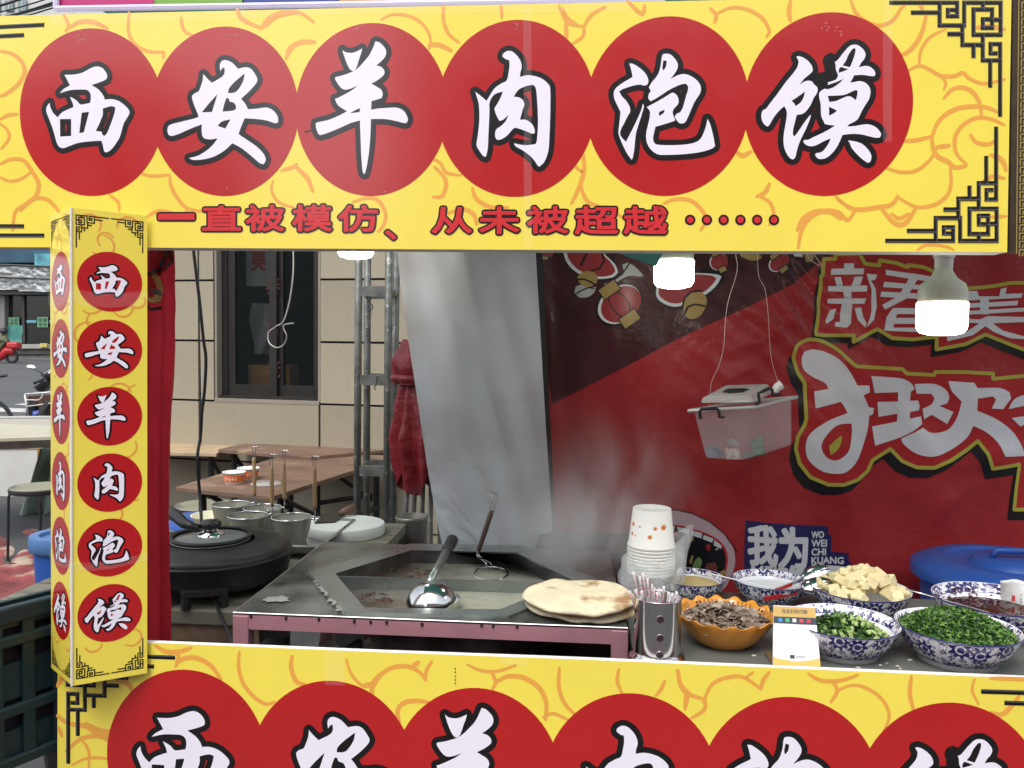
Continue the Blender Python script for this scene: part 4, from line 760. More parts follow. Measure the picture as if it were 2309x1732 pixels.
def vprint(loops, m, layer, name, o=(0, 0), s=1., parent=None, strokes=None, raw=None):
    la = None
    if raw: vs, fs, la = raw; px = vs
    elif strokes: vs, fs, la = stroke2d(*strokes[:2], closed=strokes[2], nd=6); px = [(o[0]+a/s, o[1]+c/s) for a, c in vs]
    else: vs, fs = fill2d(loops); px = [(o[0]+a/s, o[1]+c/s) for a, c in vs]
    P = [AY(a, c, YV) for a, c in px]; bm = bmesh.new(); V = [bm.verts.new((p.x, (la[i]*1.5e-6 if la else 0), p.z)) for i, p in enumerate(P)]
    for f in fs:
        try: bm.faces.new([V[i] for i in f])
        except ValueError: pass
    xs_ = [p.x for p in P]; zs_ = [p.z for p in P]; st = .012
    for ax, lo, hi in ((0, min(xs_), max(xs_)), (2, min(zs_), max(zs_))):
        k = math.ceil(lo/st)
        while k*st < hi:
            co = [0, 0, 0]; no = [0, 0, 0]; co[ax] = k*st; no[ax] = 1
            bmesh.ops.bisect_plane(bm, geom=bm.verts[:]+bm.edges[:]+bm.faces[:], plane_co=co, plane_no=no, dist=1e-7); k += 1
    for v in bm.verts: v.co.y = yv(v.co.x, v.co.z)-.0010*layer-.0004-v.co.y
    off = ORG[bv.name]
    for v in bm.verts: v.co -= off
    me = bpy.data.meshes.new(name); bm.to_mesh(me); bm.free(); me.materials.append(m); me.polygons.foreach_set('use_smooth', [True]*len(me.polygons))
    ob = bpy.data.objects.new(name, me); COL.objects.link(ob); ob.parent = parent or bv; ORG[ob.name] = off; return ob
def sm(pts, sub=4): return [(p.x, p.y) for p in crom([Vector((a, c, 0)) for a, c in pts], sub=sub, corner=50)]
O1 = dict(o=(1700, 540), s=2.962); M_VYE = mat('print_yellow_green', (.46, .42, .06), .38); M_VR2 = mat('print_bright_red', (.44, .026, .028), .36, bump=(6, .8, .022), spec=.35)
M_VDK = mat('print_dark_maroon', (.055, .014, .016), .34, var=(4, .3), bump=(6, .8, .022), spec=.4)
# dark diagonal shade at the upper left of the vinyl
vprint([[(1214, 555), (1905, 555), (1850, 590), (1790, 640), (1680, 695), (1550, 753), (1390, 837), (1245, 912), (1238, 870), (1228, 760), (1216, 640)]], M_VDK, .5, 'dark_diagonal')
O2 = dict(o=(1200, 540), s=3.16)
M_LR = mat('lantern_red', (.30, .03, .035), .36); M_LG = mat('lantern_gold', (.36, .25, .08), .38)
def lantern(cx, cy, rx, ry, rot, small=False):
    c_, s_ = math.cos(R(rot)), math.sin(R(rot)); E = lambda k, l, dx=0, dy=0, a0=0, a1=360, n=28: [(cx+(dx+rx*k*math.cos(R(a0+(a1-a0)*i/n)))*c_-(dy+ry*l*math.sin(R(a0+(a1-a0)*i/n)))*s_, cy+(dx+rx*k*math.cos(R(a0+(a1-a0)*i/n)))*s_+(dy+ry*l*math.sin(R(a0+(a1-a0)*i/n)))*c_) for i in range(n)]
    g = vprint([E(1.12, 1.14)], M_VBK, 1.0, 'lantern_outline', **O2); vprint([E(1, 1)], M_VW, 1.7, 'lantern_white', parent=bv, **O2); vprint([E(.93, .93, rx*.06, ry*.05)], M_LR, 2.4, 'lantern_body', parent=bv, **O2)
    if not small:
        for k in (.35, -.35): vprint(None, M_VBK, 3.1, 'lantern_rib', strokes=(E(abs(k), .86, 0, 0, 70 if k > 0 else 110, 290 if k < 0 else -70, 14), 9, False), **O2)
    w, h = rx*.42, ry*.34
    for sg, dd in ((1, 1.0), (-1, 1.02)):
        bx_ = [(-w, -h), (w, -h), (w, h), (-w, h)]; P4 = [(cx+a*c_-(sg*ry*dd+b2)*s_, cy+a*s_+(sg*ry*dd+b2)*c_) for a, b2 in bx_]
        vprint([[(p[0]+(p[0]-cx)*0, p[1]) for p in P4]], M_LG, 3.4, 'lantern_cap', **O2); vprint(None, M_VBK, 4.0, 'lantern_cap_line', strokes=(P4, 7, True), **O2)
vprint([sm([(220, 85), (230, 150), (280, 220), (370, 280), (470, 300), (570, 290), (620, 245), (600, 180), (540, 120), (480, 85)])], M_VBK, 1.0, 'cap_outline', **O2)
vprint([sm([(222, 85), (240, 150), (290, 215), (380, 270), (480, 285), (570, 275), (610, 240), (590, 185), (530, 125), (470, 85)])], M_VW, 1.7, 'cap_white', **O2)
vprint([sm([(245, 85), (262, 140), (320, 210), (400, 250), (480, 268), (560, 258), (590, 230), (570, 185), (520, 130), (460, 85)])], M_LR, 2.4, 'cap_body', **O2)
vprint(None, M_VBK, 3.1, 'cap_line', strokes=([(390, 95), (375, 130), (345, 185)], 16, False), **O2); vprint(None, M_VBK, 3.1, 'cap_line', strokes=([(500, 100), (510, 160), (480, 210), (420, 225)], 13, False), **O2)
vprint([sm([(320, 270), (350, 240), (400, 228), (450, 245), (468, 285), (450, 320), (400, 340), (345, 320)])], M_LG, 2.8, 'gold_knob', **O2); vprint(None, M_VBK, 3.4, 'knob_line', strokes=([(325, 285), (370, 285), (420, 305), (450, 330)], 12, False), **O2)
vprint([sm([(300, 380), (310, 335), (350, 325), (400, 342), (455, 340), (440, 380), (400, 410), (340, 415)])], mat('print_pale', (.42, .44, .40), .4), 1.4, 'pale_petal', **O2); vprint(None, M_VBK, 2.2, 'petal_line', strokes=([(285, 405), (340, 370), (400, 345), (440, 350)], 10, False), **O2)
vprint([sm([(510, 320), (600, 285), (650, 230), (640, 185), (680, 170), (730, 200), (790, 260), (760, 270), (700, 262), (640, 285), (580, 320), (530, 350)])], mat('print_pale', (.42, .44, .40), .4), 1.4, 'pale_ribbon', **O2); vprint(None, M_VBK, 2.2, 'ribbon_line', strokes=([(690, 175), (640, 250), (570, 300)], 11, False), **O2)
lantern(620, 465, 165, 125, -35)
vprint([sm([(870, 330), (866, 400), (900, 455), (980, 492), (1060, 490), (1150, 450), (1260, 400), (1340, 330), (1385, 260), (1330, 225), (1150, 215), (1000, 230)])], M_VBK, 1.0, 'cap_outline', **O2)
vprint([sm([(885, 330), (880, 395), (910, 440), (980, 475), (1055, 475), (1140, 435), (1250, 385), (1320, 320), (1355, 262), (1310, 245), (1150, 240), (1000, 255)])], M_VW, 1.7, 'cap_white', **O2)
vprint([sm([(905, 330), (900, 390), (930, 425), (985, 452), (1055, 452), (1140, 410), (1230, 370), (1290, 315), (1315, 275), (1270, 255), (1150, 250), (1010, 265)])], M_LR, 2.4, 'cap_body', **O2)
vprint([sm([(1075, 500), (1085, 430), (1130, 380), (1200, 372), (1240, 410), (1238, 470), (1200, 540), (1140, 568), (1095, 550)])], M_LG, 2.8, 'gold_knob', **O2); vprint(None, M_VBK, 3.4, 'knob_line', strokes=([(1085, 530), (1110, 480), (1160, 462), (1230, 475)], 14, False), **O2); vprint(None, M_VBK, 3.4, 'knob_line', strokes=([(1065, 500), (1085, 420), (1130, 375), (1200, 365)], 14, False), **O2)
lantern(1335, 155, 70, 62, -25, True); lantern(1760, 165, 82, 58, -35, True); lantern(95, 90, 55, 40, 5, True)
vprint([sm([(1855, 90), (1870, 120), (1930, 125), (1935, 90)])], M_VW, 1.7, 'lantern_white', **O2); vprint([sm([(1940, 95), (1990, 90), (2020, 110), (2000, 155), (1960, 160)])], M_LG, 1.7, 'gold_knob', **O2); vprint([sm([(1480, 90), (1600, 90), (1640, 130), (1580, 150), (1500, 120)])], M_LG, 1.7, 'gold_knob', **O2)
for pl in ([(780, 700), (800, 610), (880, 560), (970, 565), (1050, 615), (1105, 675)], [(860, 690), (830, 660), (850, 625), (890, 630), (905, 670), (880, 715), (830, 715)], [(1820, 230), (1860, 185), (1920, 185), (1970, 222)], [(1840, 250), (1825, 225), (1850, 215), (1865, 245), (1840, 275), (1810, 265)], [(540, 140), (530, 100), (570, 95), (580, 130), (550, 160)]):
    vprint(None, M_VBK, 1.6, 'scroll_line', strokes=([(p.x, p.y) for p in crom([Vector(a+(0,)) for a in pl], closed=False, sub=4, corner=175)], 9, False), **O2)
# lettering blocks
B1 = [(470, 130), (545, 130), (545, 98), (700, 98), (735, 165), (830, 175), (835, 140), (940, 160), (1010, 190), (1015, 175), (1110, 190), (1190, 225), (1290, 300), (1370, 300), (1400, 330), (1520, 320), (1610, 310), (1720, 290), (2150, 290), (2150, 820), (1950, 790), (1804, 740), (1700, 700), (1540, 635), (1400, 700), (1210, 735), (1210, 650), (1050, 668), (905, 660), (805, 600), (665, 685), (665, 640), (480, 640), (425, 635), (440, 480), (455, 240), (470, 240)]
B2 = sm([(270, 790), (290, 720), (340, 680), (400, 668), (480, 685), (570, 740), (660, 830), (700, 850)])[:-3]+[(705, 848), (980, 865), (1010, 895), (1200, 905), (1205, 885), (1400, 885), (1580, 895), (1575, 930), (1804, 910), (2150, 900), (2150, 1800), (1725, 1800), (1740, 1659), (1765, 1500), (1570, 1525), (1530, 1420), (1470, 1340), (1400, 1400), (1300, 1470), (1190, 1520), (1080, 1520), (990, 1480), (915, 1400), (800, 1480), (770, 1550), (700, 1610), (600, 1640), (500, 1640), (380, 1590), (310, 1500), (285, 1400), (300, 1320), (345, 1240), (355, 1200), (345, 960), (300, 890)]
for B, dx, dy in ((B1, -32, 52), (B2, -44, 70)):
    vprint([[(a+dx, c+dy) for a, c in B]], M_VBK, 1.0, 'letter_shadow', **O1); vprint([B], M_VR2, 2.0, 'letter_ground', **O1); vprint(None, M_VYE, 3.0, 'letter_border', strokes=(B, 24, True), **O1)
XIN = ['520,195 600,195 600,160 665,160 665,195 730,195 725,235 520,235', '545,250 585,250 600,310 650,310 670,250 720,250 700,310 745,310 740,350 650,350 650,395 740,395 730,430 655,430 650,560 620,590 545,580 550,550 580,550 590,430 500,425 500,395 600,395 600,350 500,345 500,310 560,310', '520,470 560,460 540,530 490,565 485,540', '670,460 710,455 720,520 740,560 735,590 690,540', '745,230 815,238 800,272 772,276 800,330 805,450 780,540 740,590 770,480 770,340 755,280']
CHUN = ['870,205 1150,250 1140,285 870,240', '860,285 1110,310 1100,340 850,320', '840,350 1100,365 1090,400 830,385', '1040,230 1090,240 1000,400 860,470 840,440 950,380', '910,460 1090,460 1090,620 850,610 870,520|940,500 1080,500 1080,525 930,525|920,565 1080,565 1075,590 915,590']
MEI = ['1410,345 1490,345 1500,380 1640,380 1650,330 1690,320 1680,365 1790,360 1780,390 1400,410', '1390,430 1760,410 1755,440 1390,460', '1390,480 1860,452 1860,478 1390,505', '1510,402 1570,400 1565,500 1505,500', '1560,512 1860,520 1860,550 1590,560 1660,610 1804,650 1880,655 1880,672 1700,660 1600,620 1540,580 1450,640 1280,680 1275,650 1400,620 1500,560 1400,555 1400,530 1500,535']
KUANG = ['325,800 345,750 400,735 480,750 570,800 640,880 690,975 765,975 770,1020 730,1040 765,1120 798,1125 795,1165 770,1180 765,1250 745,1340 700,1470 640,1540 560,1565 460,1550 380,1490 350,1420 360,1330 420,1260 520,1200 625,1160 600,1110 580,1085 415,1130 405,1015 500,1000 480,960 400,920 340,870|450,1380 490,1300 560,1240 650,1230 655,1290 640,1400 600,1450 540,1475 480,1450', '775,912 960,925 1040,960 1065,1000 1040,1015 1035,1076 1090,1075 1100,1110 1095,1140 1032,1150 1030,1195 1110,1180 1115,1230 1000,1310 815,1380 790,1250 950,1215 950,1162 830,1185 820,1085 950,1080 950,1018 800,1025']
HUAN = ['1065,965 1200,965 1270,1000 1295,1050 1280,1095 1230,1110 1320,1150 1280,1230 1180,1170 1130,1200 1120,1130 1180,1100 1200,1060 1180,1030 1080,1030', '1290,945 1450,955 1470,990 1620,990 1690,1020 1700,1060 1640,1130 1560,1125 1590,1065 1570,1045 1470,1060 1465,1140 1600,1200 1720,1290 1790,1400 1800,1445 1650,1445 1600,1350 1520,1280 1440,1240 1400,1320 1300,1400 1190,1445 1080,1430 1000,1370 980,1330 1120,1255 1180,1290 1280,1270 1340,1190 1370,1080 1310,1010', '1680,1130 1720,1070 1790,1040 1950,1020 1950,1090 1804,1110', '1705,1190 1804,1180 1950,1180 1950,1280 1804,1240 1770,1245']
for nm, grp, sub in (('character_new', XIN, 0), ('character_spring', CHUN, 0), ('character_beauty', MEI, 0), ('character_wild', KUANG, 1), ('character_joy', HUAN, 1)):
    for s_ in grp:
        L_ = [Z(l) for l in s_.split('|')]; L_ = [sm(l, 4) if sub else l for l in L_]; vprint(L_, M_VW, 4.0, 'letter_stroke', **O1)
vprint([sm([(580, 1310), (585, 1340), (560, 1400), (510, 1440), (500, 1380), (530, 1350)])], M_VYE, 4.0, 'yellow_drop', **O1)
# open cartoon mouth and the navy block of small lettering
O3 = dict(o=(1350, 1080), s=3.456); M_LIP = mat('print_lip_pink', (.50, .36, .38), .4); M_TEETH = mat('print_teeth', (.58, .60, .62), .4)
vprint([sm([(380, 330), (430, 260), (500, 240), (600, 232), (720, 260), (860, 330), (980, 430), (1040, 520), (1060, 640), (1020, 760), (960, 850), (800, 950), (480, 950), (380, 900)])], M_LIP, 1.0, 'mouth_lip', **O3)
vprint(None, M_VBK, 1.8, 'mouth_line', strokes=([(430, 255), (500, 238), (600, 231), (720, 258), (860, 328), (980, 428), (1045, 520), (1075, 565)], 8, False), **O3)
vprint([sm([(440, 345), (600, 348), (720, 378), (860, 428), (960, 500), (1000, 590), (990, 700), (940, 780), (700, 830), (460, 830)])], M_VR2, 1.8, 'mouth_edge', **O3)
vprint([sm([(450, 355), (600, 360), (720, 390), (855, 442), (945, 510), (982, 595), (972, 700), (930, 765), (700, 815), (470, 815)])], M_VBK, 2.6, 'mouth_inside', **O3)
for tq in ([(490, 352), (590, 360), (585, 395), (540, 395), (495, 385)], [(605, 362), (700, 385), (695, 425), (610, 395)], [(712, 390), (800, 415), (795, 455), (715, 430)], [(812, 428), (890, 460), (880, 490), (805, 460)], [(897, 468), (955, 515), (950, 540), (892, 510)]): vprint([tq], M_TEETH, 3.4, 'tooth', **O3)
for cq, m_ in (([(700, 800), (740, 640), (780, 600), (800, 640), (770, 720), (740, 790)], mat('print_green', (.18, .32, .10), .4)), ([(720, 660), (735, 590), (720, 590), (700, 640)], M_LG), ([(790, 760), (840, 650), (900, 640), (920, 700), (880, 780)], mat('print_brown', (.16, .05, .04), .4)), ([(680, 415), (730, 425), (735, 470), (715, 480), (690, 440)], M_LG), ([(830, 510), (850, 498), (872, 515), (855, 555), (835, 540)], M_LR), ([(900, 545), (930, 527), (920, 548)], M_TEETH), ([(930, 720), (970, 695), (990, 715), (960, 745)], M_LG), ([(560, 410), (600, 390), (620, 420), (580, 450)], M_LR)): vprint([sm(cq)], m_, 3.4, 'food_scrap', **O3)
M_NAVY = mat('print_navy', (.022, .022, .10), .4); vprint([[(1145, 322), (1440, 350), (1802, 380), (1802, 440), (1827, 450), (1827, 580), (1962, 590), (1962, 660), (1982, 665), (1982, 960), (1130, 960), (1130, 600)]], M_NAVY, 1.0, 'navy_block', **O3)
def vtext(s, cx, cy, w, h, off, skew=.05):
    v, f, (tw, th), be = text2d(s, 0, border=True); P2 = [(1350+(cx+x/tw*w)/3.456, 1080+(cy-y/th*h+x/tw*w*skew)/3.456) for x, y in v]; vs_ = list(P2); fs_ = list(f); la_ = [0]*len(P2)
    for a, b_ in be if off else ():
        sv, sf, sl_ = stroke2d([P2[a], P2[b_]], off, nd=6); o_ = len(vs_); vs_ += sv; fs_ += [tuple(i+o_ for i in q_) for q_ in sf]; la_ += [q_+la_[-1]+1 for q_ in sl_]
    vprint(None, M_VW, 2.0, 'block_character', raw=(vs_, fs_, la_))
vtext('我', 1275, 515, 215, 300, 6.5); vtext('为', 1515, 540, 225, 310, 7.5); vtext('MEI', 1282, 725, 190, 100, 2.5)
for i, (s_, w_) in enumerate((('WO', 98), ('WEI', 122), ('CHI', 116), ('KUANG', 255))): vtext(s_, 1668+w_/2, 443+i*68, w_, 52, 1.4, .02)
vtext('吃', 1500, 790, 200, 220, 7.); vtext('狂', 1800, 800, 270, 230, 7.)
# white reverse of the folded-back vinyl edge
def wsheet(s, t):
    xl_ = 897+(1012-897)*t**1.15-10*math.sin(t*math.pi)*.6; xr_ = 1207+(1252-1207)*t; y_ = 552+(1290-552)*t
    return AY(xl_+(xr_-xl_)*s, y_, .98)+Vector((0, -.05*math.sin(s*3.0)+.018*math.sin(s*9+t*4)+.006*math.sin(s*23-t*11)+(.03 if s > .93 else 0)*0, 0))
M_WV = thin_sheet(mat('white_vinyl_reverse', (.64, .69, .73), .66, bump=(14, .5, .012), spec=.25, dirt=((.40, .37, .37), 2.2, .45, .25, 2)), (.7, .74, .78), .35)
def wfold(s, t):
    p = wsheet(s, t); c1 = abs(noise.noise(Vector((s*3.0-t*1.6, t*1.6+s*.5, 4)))); c2 = abs(noise.noise(Vector((s*7, t*22-s*5, 9)))); return p+Vector((0, -.011*c1-.012*c2*max(0, t-.45)*max(0, .6-s)*5-.10*max(0, .22-s)**1.4, 0))
q = MB(); q.grid(110, 150, wfold)
wo = thing('folded_vinyl_flap', 'white reverse side of a vinyl sheet hanging beside the red banner', 'banner', AY(1100, 1290, .98)); q.build('sheet', M_WV, wo, smooth=True)
q = MB(); q.grid(2, 40, lambda s, t: AY(1203+(1248-1203)*t+s*(18-10*t), 552+(1290-552)*t, 1.0)+Vector((0, .02+.02*s, 0))); q.build('gap_shade_strip', mat('painted_gap_shade', (.012, .008, .010), .5), wo)  # shade of the gap beside the banner, painted as a near-black strip
# folded red umbrella with steel legs behind the flap
um_ = thing('folded_umbrella', 'folded dark red umbrella canopy with grey legs behind the white flap', 'umbrella', Vector((AY(935, 1000, 1.7).x, 1.7, 0))); ax = AY(935, 770, 1.7)
M_UMB = mat('dark_red_nylon', (.20, .012, .018), .45, bump=(22, .8, .012), var=(9, .25))
def hood(s, t):
    a = 2*math.pi*s; r_ = (.035+.05*min(1, t*2.2))*(1+.22*(abs(math.sin(3*a+t))-.5)+.12*noise.noise(Vector((math.cos(a)*2, math.sin(a)*2, t*4)))); p = AY(930+12*t, 772+95*t, 1.70); return p+Vector((math.cos(a)*r_*1.05, math.sin(a)*r_*.8, .012*math.sin(2*a)*(1-t)))
q = MB(); q.grid(48, 16, hood); q.add([hood(i/48, 0) for i in range(48)], [tuple(range(48))]); q.build('hood', M_UMB, um_, smooth=True)
def skirt(s, t):
    a = 2*math.pi*s; lob = .74+.26*abs(math.sin(2.5*a+.6))**.7; tt = t*lob; r_ = (.050+.062*min(1, tt*1.9)**.8-.02*max(0, tt-.6))*(1+.34*(abs(math.sin(5*a+tt*1.2))-.55)+.16*math.sin(9*a+tt*4)+.10*noise.noise(Vector((math.cos(a)*3, math.sin(a)*3, t*5)))); p = AY(943+36*tt, 848+265*tt, 1.70)
    return p+Vector((math.cos(a)*r_*1.05, math.sin(a)*r_*.75, 0))
q = MB(); q.grid(90, 30, skirt); q.build('canopy', M_UMB, um_, smooth=True)
q = MB(); q.tube([hood(i/24, .86)+Vector((0, -.004, 0)) for i in range(25)], .010, 6, cap=False, flat=1.6); q.build('strap', M_UMB, um_)
for i, xx in enumerate((922, 938, 955, 972, 990, 1003)):
    q = MB(); p = AY(xx, 1060, 1.66+.03*(i % 3)); q.tube([p, Vector((p.x+.02*(i-3), p.y, 0))], .010, 6); q.build('leg', M_STL, um_)
# ================================================================== bulbs, wires, hanging box
M_GLOW = mat('lit_bulb_diffuser', (.95, .95, .92), .4, emit=((1.0, .94, .84), 11.0)); M_SOCK = mat('white_socket', (.70, .72, .66), .45); M_NECK = mat('cream_bulb_neck', (.62, .66, .52), .45)
def bulb(px, bot, w, yy, label):
    c = AY(px, bot, yy); k = (c-CAM).dot(CF)/FPX; r_ = w*k/2; t = thing('led_bulb', label, 'light bulb', c, 'lit bulbs under the roof')
    q = MB(); q.lathe([(0, 0), (r_*.5, .02*r_), (r_*.85, .12*r_), (r_*.98, .3*r_), (r_, .5*r_), (r_, 1.40*r_), (r_*.96, 1.42*r_)], 36, c); q.build('diffuser', M_GLOW, t, smooth=True)
    q = MB(); q.lathe([(r_*.97, 1.42*r_), (r_*.97, 1.9*r_), (r_*.88, 2.2*r_), (r_*.55, 2.45*r_), (r_*.36, 2.75*r_), (r_*.34, 2.95*r_)], 36, c); q.build('neck', M_NECK, t, smooth=True)
    q = MB(); q.lathe([(r_*.36, 2.9*r_), (r_*.37, 3.3*r_), (r_*.42, 3.32*r_), (r_*.43, 3.7*r_), (r_*.3, 3.85*r_), (0, 3.85*r_)], 28, c); q.build('socket', M_SOCK, t, auto=40)
    q = MB(); q.tube([c+Vector((0, 0, 3.8*r_)), Vector((c.x, c.y, 2.1))], .004, 6); q.build('flex', M_CAB, t); return t
bulb(2122, 757, 105, .26, 'lit white bulb with full socket at the right of the stall'); bulb(1519, 651, 89, .6, 'lit white bulb hanging at the middle of the stall'); bulb(802, 584, 81, .78, 'lit white bulb mostly hidden by the header at the left')
def wire(name, label, pts, r_, m, cat='cable'):
    q = MB(); q.tube(curve3(pts, 8), r_, 6); return tag(q.build(name, m, at=pts[-1], smooth=True), label, cat)
W_ = lambda x, y, o=(330, 550), s=3.687, d=.62: AY(o[0]+x/s, o[1]+y/s, d)
wire('black_cable', 'thick black cable hanging down past the window to the bench', [AY(432, 540, .62)]+[W_(*p) for p in ((390, 40), (415, 250), (445, 500), (475, 800), (495, 950), (485, 1200), (462, 1400), (450, 1600))]+[AY(370+x/3.19, 980+y/3.19, .60-.0011*max(0, y-500)*.4) for x, y in ((240, 180), (262, 500), (280, 800), (320, 1040), (400, 1280), (470, 1440), (500, 1520))], .0042, M_CAB)
wire('black_cable', 'thin dark cable hanging just right of the thick black one', [AY(449, 540, .66), W_(435, 30, d=.66), W_(432, 300, d=.66), W_(440, 700, d=.66), W_(450, 1250, d=.66), W_(455, 1650, d=.66)], .0018, mat('dark_grey_cable', (.04, .04, .045), .5))
wire('white_wire', 'white wire ending in an open loop before the window', [W_(1220, -40, d=.7), W_(1220, 40, d=.7), W_(1218, 250, d=.7), W_(1190, 470, d=.7), W_(1140, 640, d=.7), W_(1080, 685, d=.7), W_(1015, 740, d=.72), W_(1020, 820, d=.72), W_(1080, 862, d=.7), W_(1140, 840, d=.69), W_(1165, 770, d=.68), W_(1140, 700, d=.68), W_(1150, 672, d=.68), W_(1222, 660, d=.67)], .0018, mat('white_pvc', (.7, .7, .68), .4))
X_ = lambda x, y, d=.78: AY(1200+x/3.16, 540+y/3.16, d)
M_STR = mat('pale_string', (.5, .46, .42), .6)
wire('hanging_string', 'pale string holding the left handle of the hanging box', [X_(1440, -200), X_(1450, 90), X_(1460, 220), X_(1400, 430), X_(1378, 560), X_(1365, 760), X_(1330, 900), X_(1280, 1010), X_(1268, 1100), X_(1262, 1195)], .0007, M_STR, 'string'); wire('hanging_string', 'pale string holding the right end of the hanging box', [X_(1600, -200), X_(1605, 90), X_(1615, 260), X_(1660, 360), X_(1682, 540), X_(1690, 700), X_(1705, 850), X_(1740, 980), X_(1752, 1020)], .0006, M_STR, 'string')
wire('loose_wire', 'short loose wire ends poking from the header above the lettering', [X_(1950, 60, .3), X_(1962, 120, .3), X_(2000, 160, .3), X_(2060, 185, .3), X_(2010, 110, .3)], .0008, M_STR, 'wire')
# plastic box strung up: skewed because it hangs crooked
hx = thing('hanging_storage_box', 'translucent lidded plastic box with cash hanging on strings', 'box', AY(1665, 1035, .8)); H_ = lambda x, y, d=0: AY(1550+x/8.193, 860+y/8.193, .78+d)
M_BOX = mat('translucent_plastic', (.62, .63, .63), .25, alpha=.24, spec=.5, bump=(5, .15, .01)); M_BOX2 = mat('translucent_lid', (.60, .66, .63), .22, alpha=.62)
dp = .20
T = [H_(100, 560), H_(1250, 470, -.02), H_(1940, 290, .12), H_(900, 395, .16)]; Bm = [H_(330, 1430), H_(1060, 1465, -.02), H_(1940, 1190, .10), H_(1100, 1200, .14)]
q = MB(); q.add(T+Bm, [(0, 1, 5, 4), (1, 2, 6, 5), (2, 3, 7, 6), (3, 0, 4, 7), (4, 5, 6, 7)]); q.build('body', M_BOX, hx, bevel=.008)
rim = [T[0]+Vector((-.012, 0, .002)), T[1]+Vector((0, -.012, 0)), T[2]+Vector((.012, 0, 0)), T[3]+Vector((0, .012, 0))]; q = MB(); q.tube(rim+[rim[0]], .005, 6); q.build('rim', M_BOX2, hx)
Lb = [H_(230, 400, -.005), H_(1240, 380, -.03), H_(1590, 200, .11), H_(700, 200, .14)]; Lt = [H_(250, 290, -.005), H_(1180, 270, -.02), H_(1520, 30, .10), H_(680, 60, .13)]
q = MB(); q.add(Lb+Lt, [(4, 5, 6, 7), (0, 1, 5, 4), (1, 2, 6, 5), (2, 3, 7, 6), (3, 0, 4, 7)]); q.build('lid', M_BOX2, hx, bevel=.010)
q = MB(); q.tube([H_(670, 205, .03), H_(740, 160, .03), H_(1020, 150, .03), H_(1130, 150, .05), H_(1040, 205, .03), H_(1000, 185, .02), H_(740, 200, .02)], .0045, 6); q.build('lid_handle', M_DKS, hx, smooth=True)
for hp in ([(240, 670), (225, 560), (260, 510), (550, 500), (585, 560), (590, 660), (650, 660)], [(1280, 410), (1330, 380), (1310, 220), (1400, 180), (1530, 115), (1570, 160), (1575, 250), (1700, 240)]):
    q = MB(); q.tube([H_(a, c, -.035) for a, c in hp], .0045, 8); 
    for k in (0, -1): 
        p_ = H_(*hp[k], -.035); q.lathe([(0, -.004), (.006, -.003), (.006, .003), (0, .004)], 10, p_)
    q.build('clip_handle', M_DKS, hx, smooth=True)
q = MB(); q.tube([H_(1600, 190, .06), H_(1660, 110, .06), H_(1740, 60, .06)], [.010, .012, .014], 8); q.build('paper_roll', mat('white_paper', (.78, .78, .74), .5), hx)
def note(pts, d, col, label):
    q = MB(); q.slab([H_(a, c, d) for a, c in pts], (0, .0015, 0)); tag(q.build('banknote', mat('note_'+label[:9].replace(' ', '_'), col, .6, var=(60, .45)), at=H_(*pts[0], d)), label, 'banknote', 'cash in the hanging box')
note([(1170, 1080), (1380, 1010), (1430, 1330), (1220, 1370)], .02, (.16, .26, .18), 'green banknote standing in the hanging plastic box'); note([(700, 1240), (950, 1250), (985, 1445), (720, 1440)], .015, (.55, .47, .38), 'pale folded banknote at the bottom of the hanging box'); note([(300, 1230), (480, 1180), (690, 1300), (680, 1420), (370, 1410)], .03, (.12, .14, .20), 'blue-grey crumpled banknotes at the left of the hanging box'); note([(980, 1320), (1400, 1300), (1500, 1330), (1100, 1440)], .05, (.10, .15, .11), 'dark green banknotes lying flat in the hanging box'); note([(690, 1080), (830, 1060), (960, 1130), (940, 1210), (800, 1180)], .06, (.4, .38, .36), 'grey curled banknote at the middle of the hanging box')
# ================================================================== stove table with hexagonal basin
ZS = .845
M_SS = mat('greasy_stainless', (.27, .285, .265), .32, metal=.8, var=(7, .30), rvar=(7, .16), dirt=((.12, .12, .105), 6, .55, .12), bump=(18, .08, .003)); M_SSF = mat('stainless_flange', (.36, .40, .38), .30, metal=.85, var=(8, .15), rvar=(10, .12))
M_SSV = mat('stainless_painted_pink_reflection', (.46, .235, .27), .32, metal=.4, var=(6, .15), rvar=(9, .1), bump=(6, .12, .004), dirt=((.16, .08, .08), 26, .68)); M_SOOT = mat('sooty_basin_wall', (.07, .064, .058), .5, metal=.4, var=(14, .6), dirt=((.28, .26, .23), 30, .64))  # front steel: pink reflection painted into the base colour
st = thing('stove_table', 'stainless steel stove table with a hexagonal soup basin', 'stove', (-.30, .40, 0))
FL, FR, BL, BR = AZ(523, 1385, ZS), AZ(1415, 1414, ZS), AZ(733, 1222, ZS), Vector((.09, .70, ZS))
FL.y = FR.y = .098; BL.y = .705; BL.x = FL.x
hexi = [AZ(a, c, ZS) for a, c in ((756, 1297), (927, 1244), (1163, 1249), (1292, 1312), (1127, 1378), (821, 1374))]
hexo = [AZ(a, c, ZS) for a, c in ((694, 1291), (925, 1229), (1180, 1233), (1352, 1312), (1147, 1393), (772, 1384))]
q = MB(); rect = [FL, FR, BR, BL]; vs_, tr = fill2d([[(p.x, p.y) for p in rect], [(p.x, p.y) for p in hexo]]); q.add([(a, c, ZS) for a, c in vs_], tr); q.build('top_sheet', M_SS, st)
for i in range(6):
    j = (i+1) % 6; q = MB(); up = Vector((0, 0, .004)); q.add([hexo[i]+up, hexo[j]+up, hexi[j]+up, hexi[i]+up, hexo[i]-up, hexo[j]-up], [(0, 1, 2, 3), (4, 5, 1, 0)]); q.build('flange_strip', M_SSF, st)
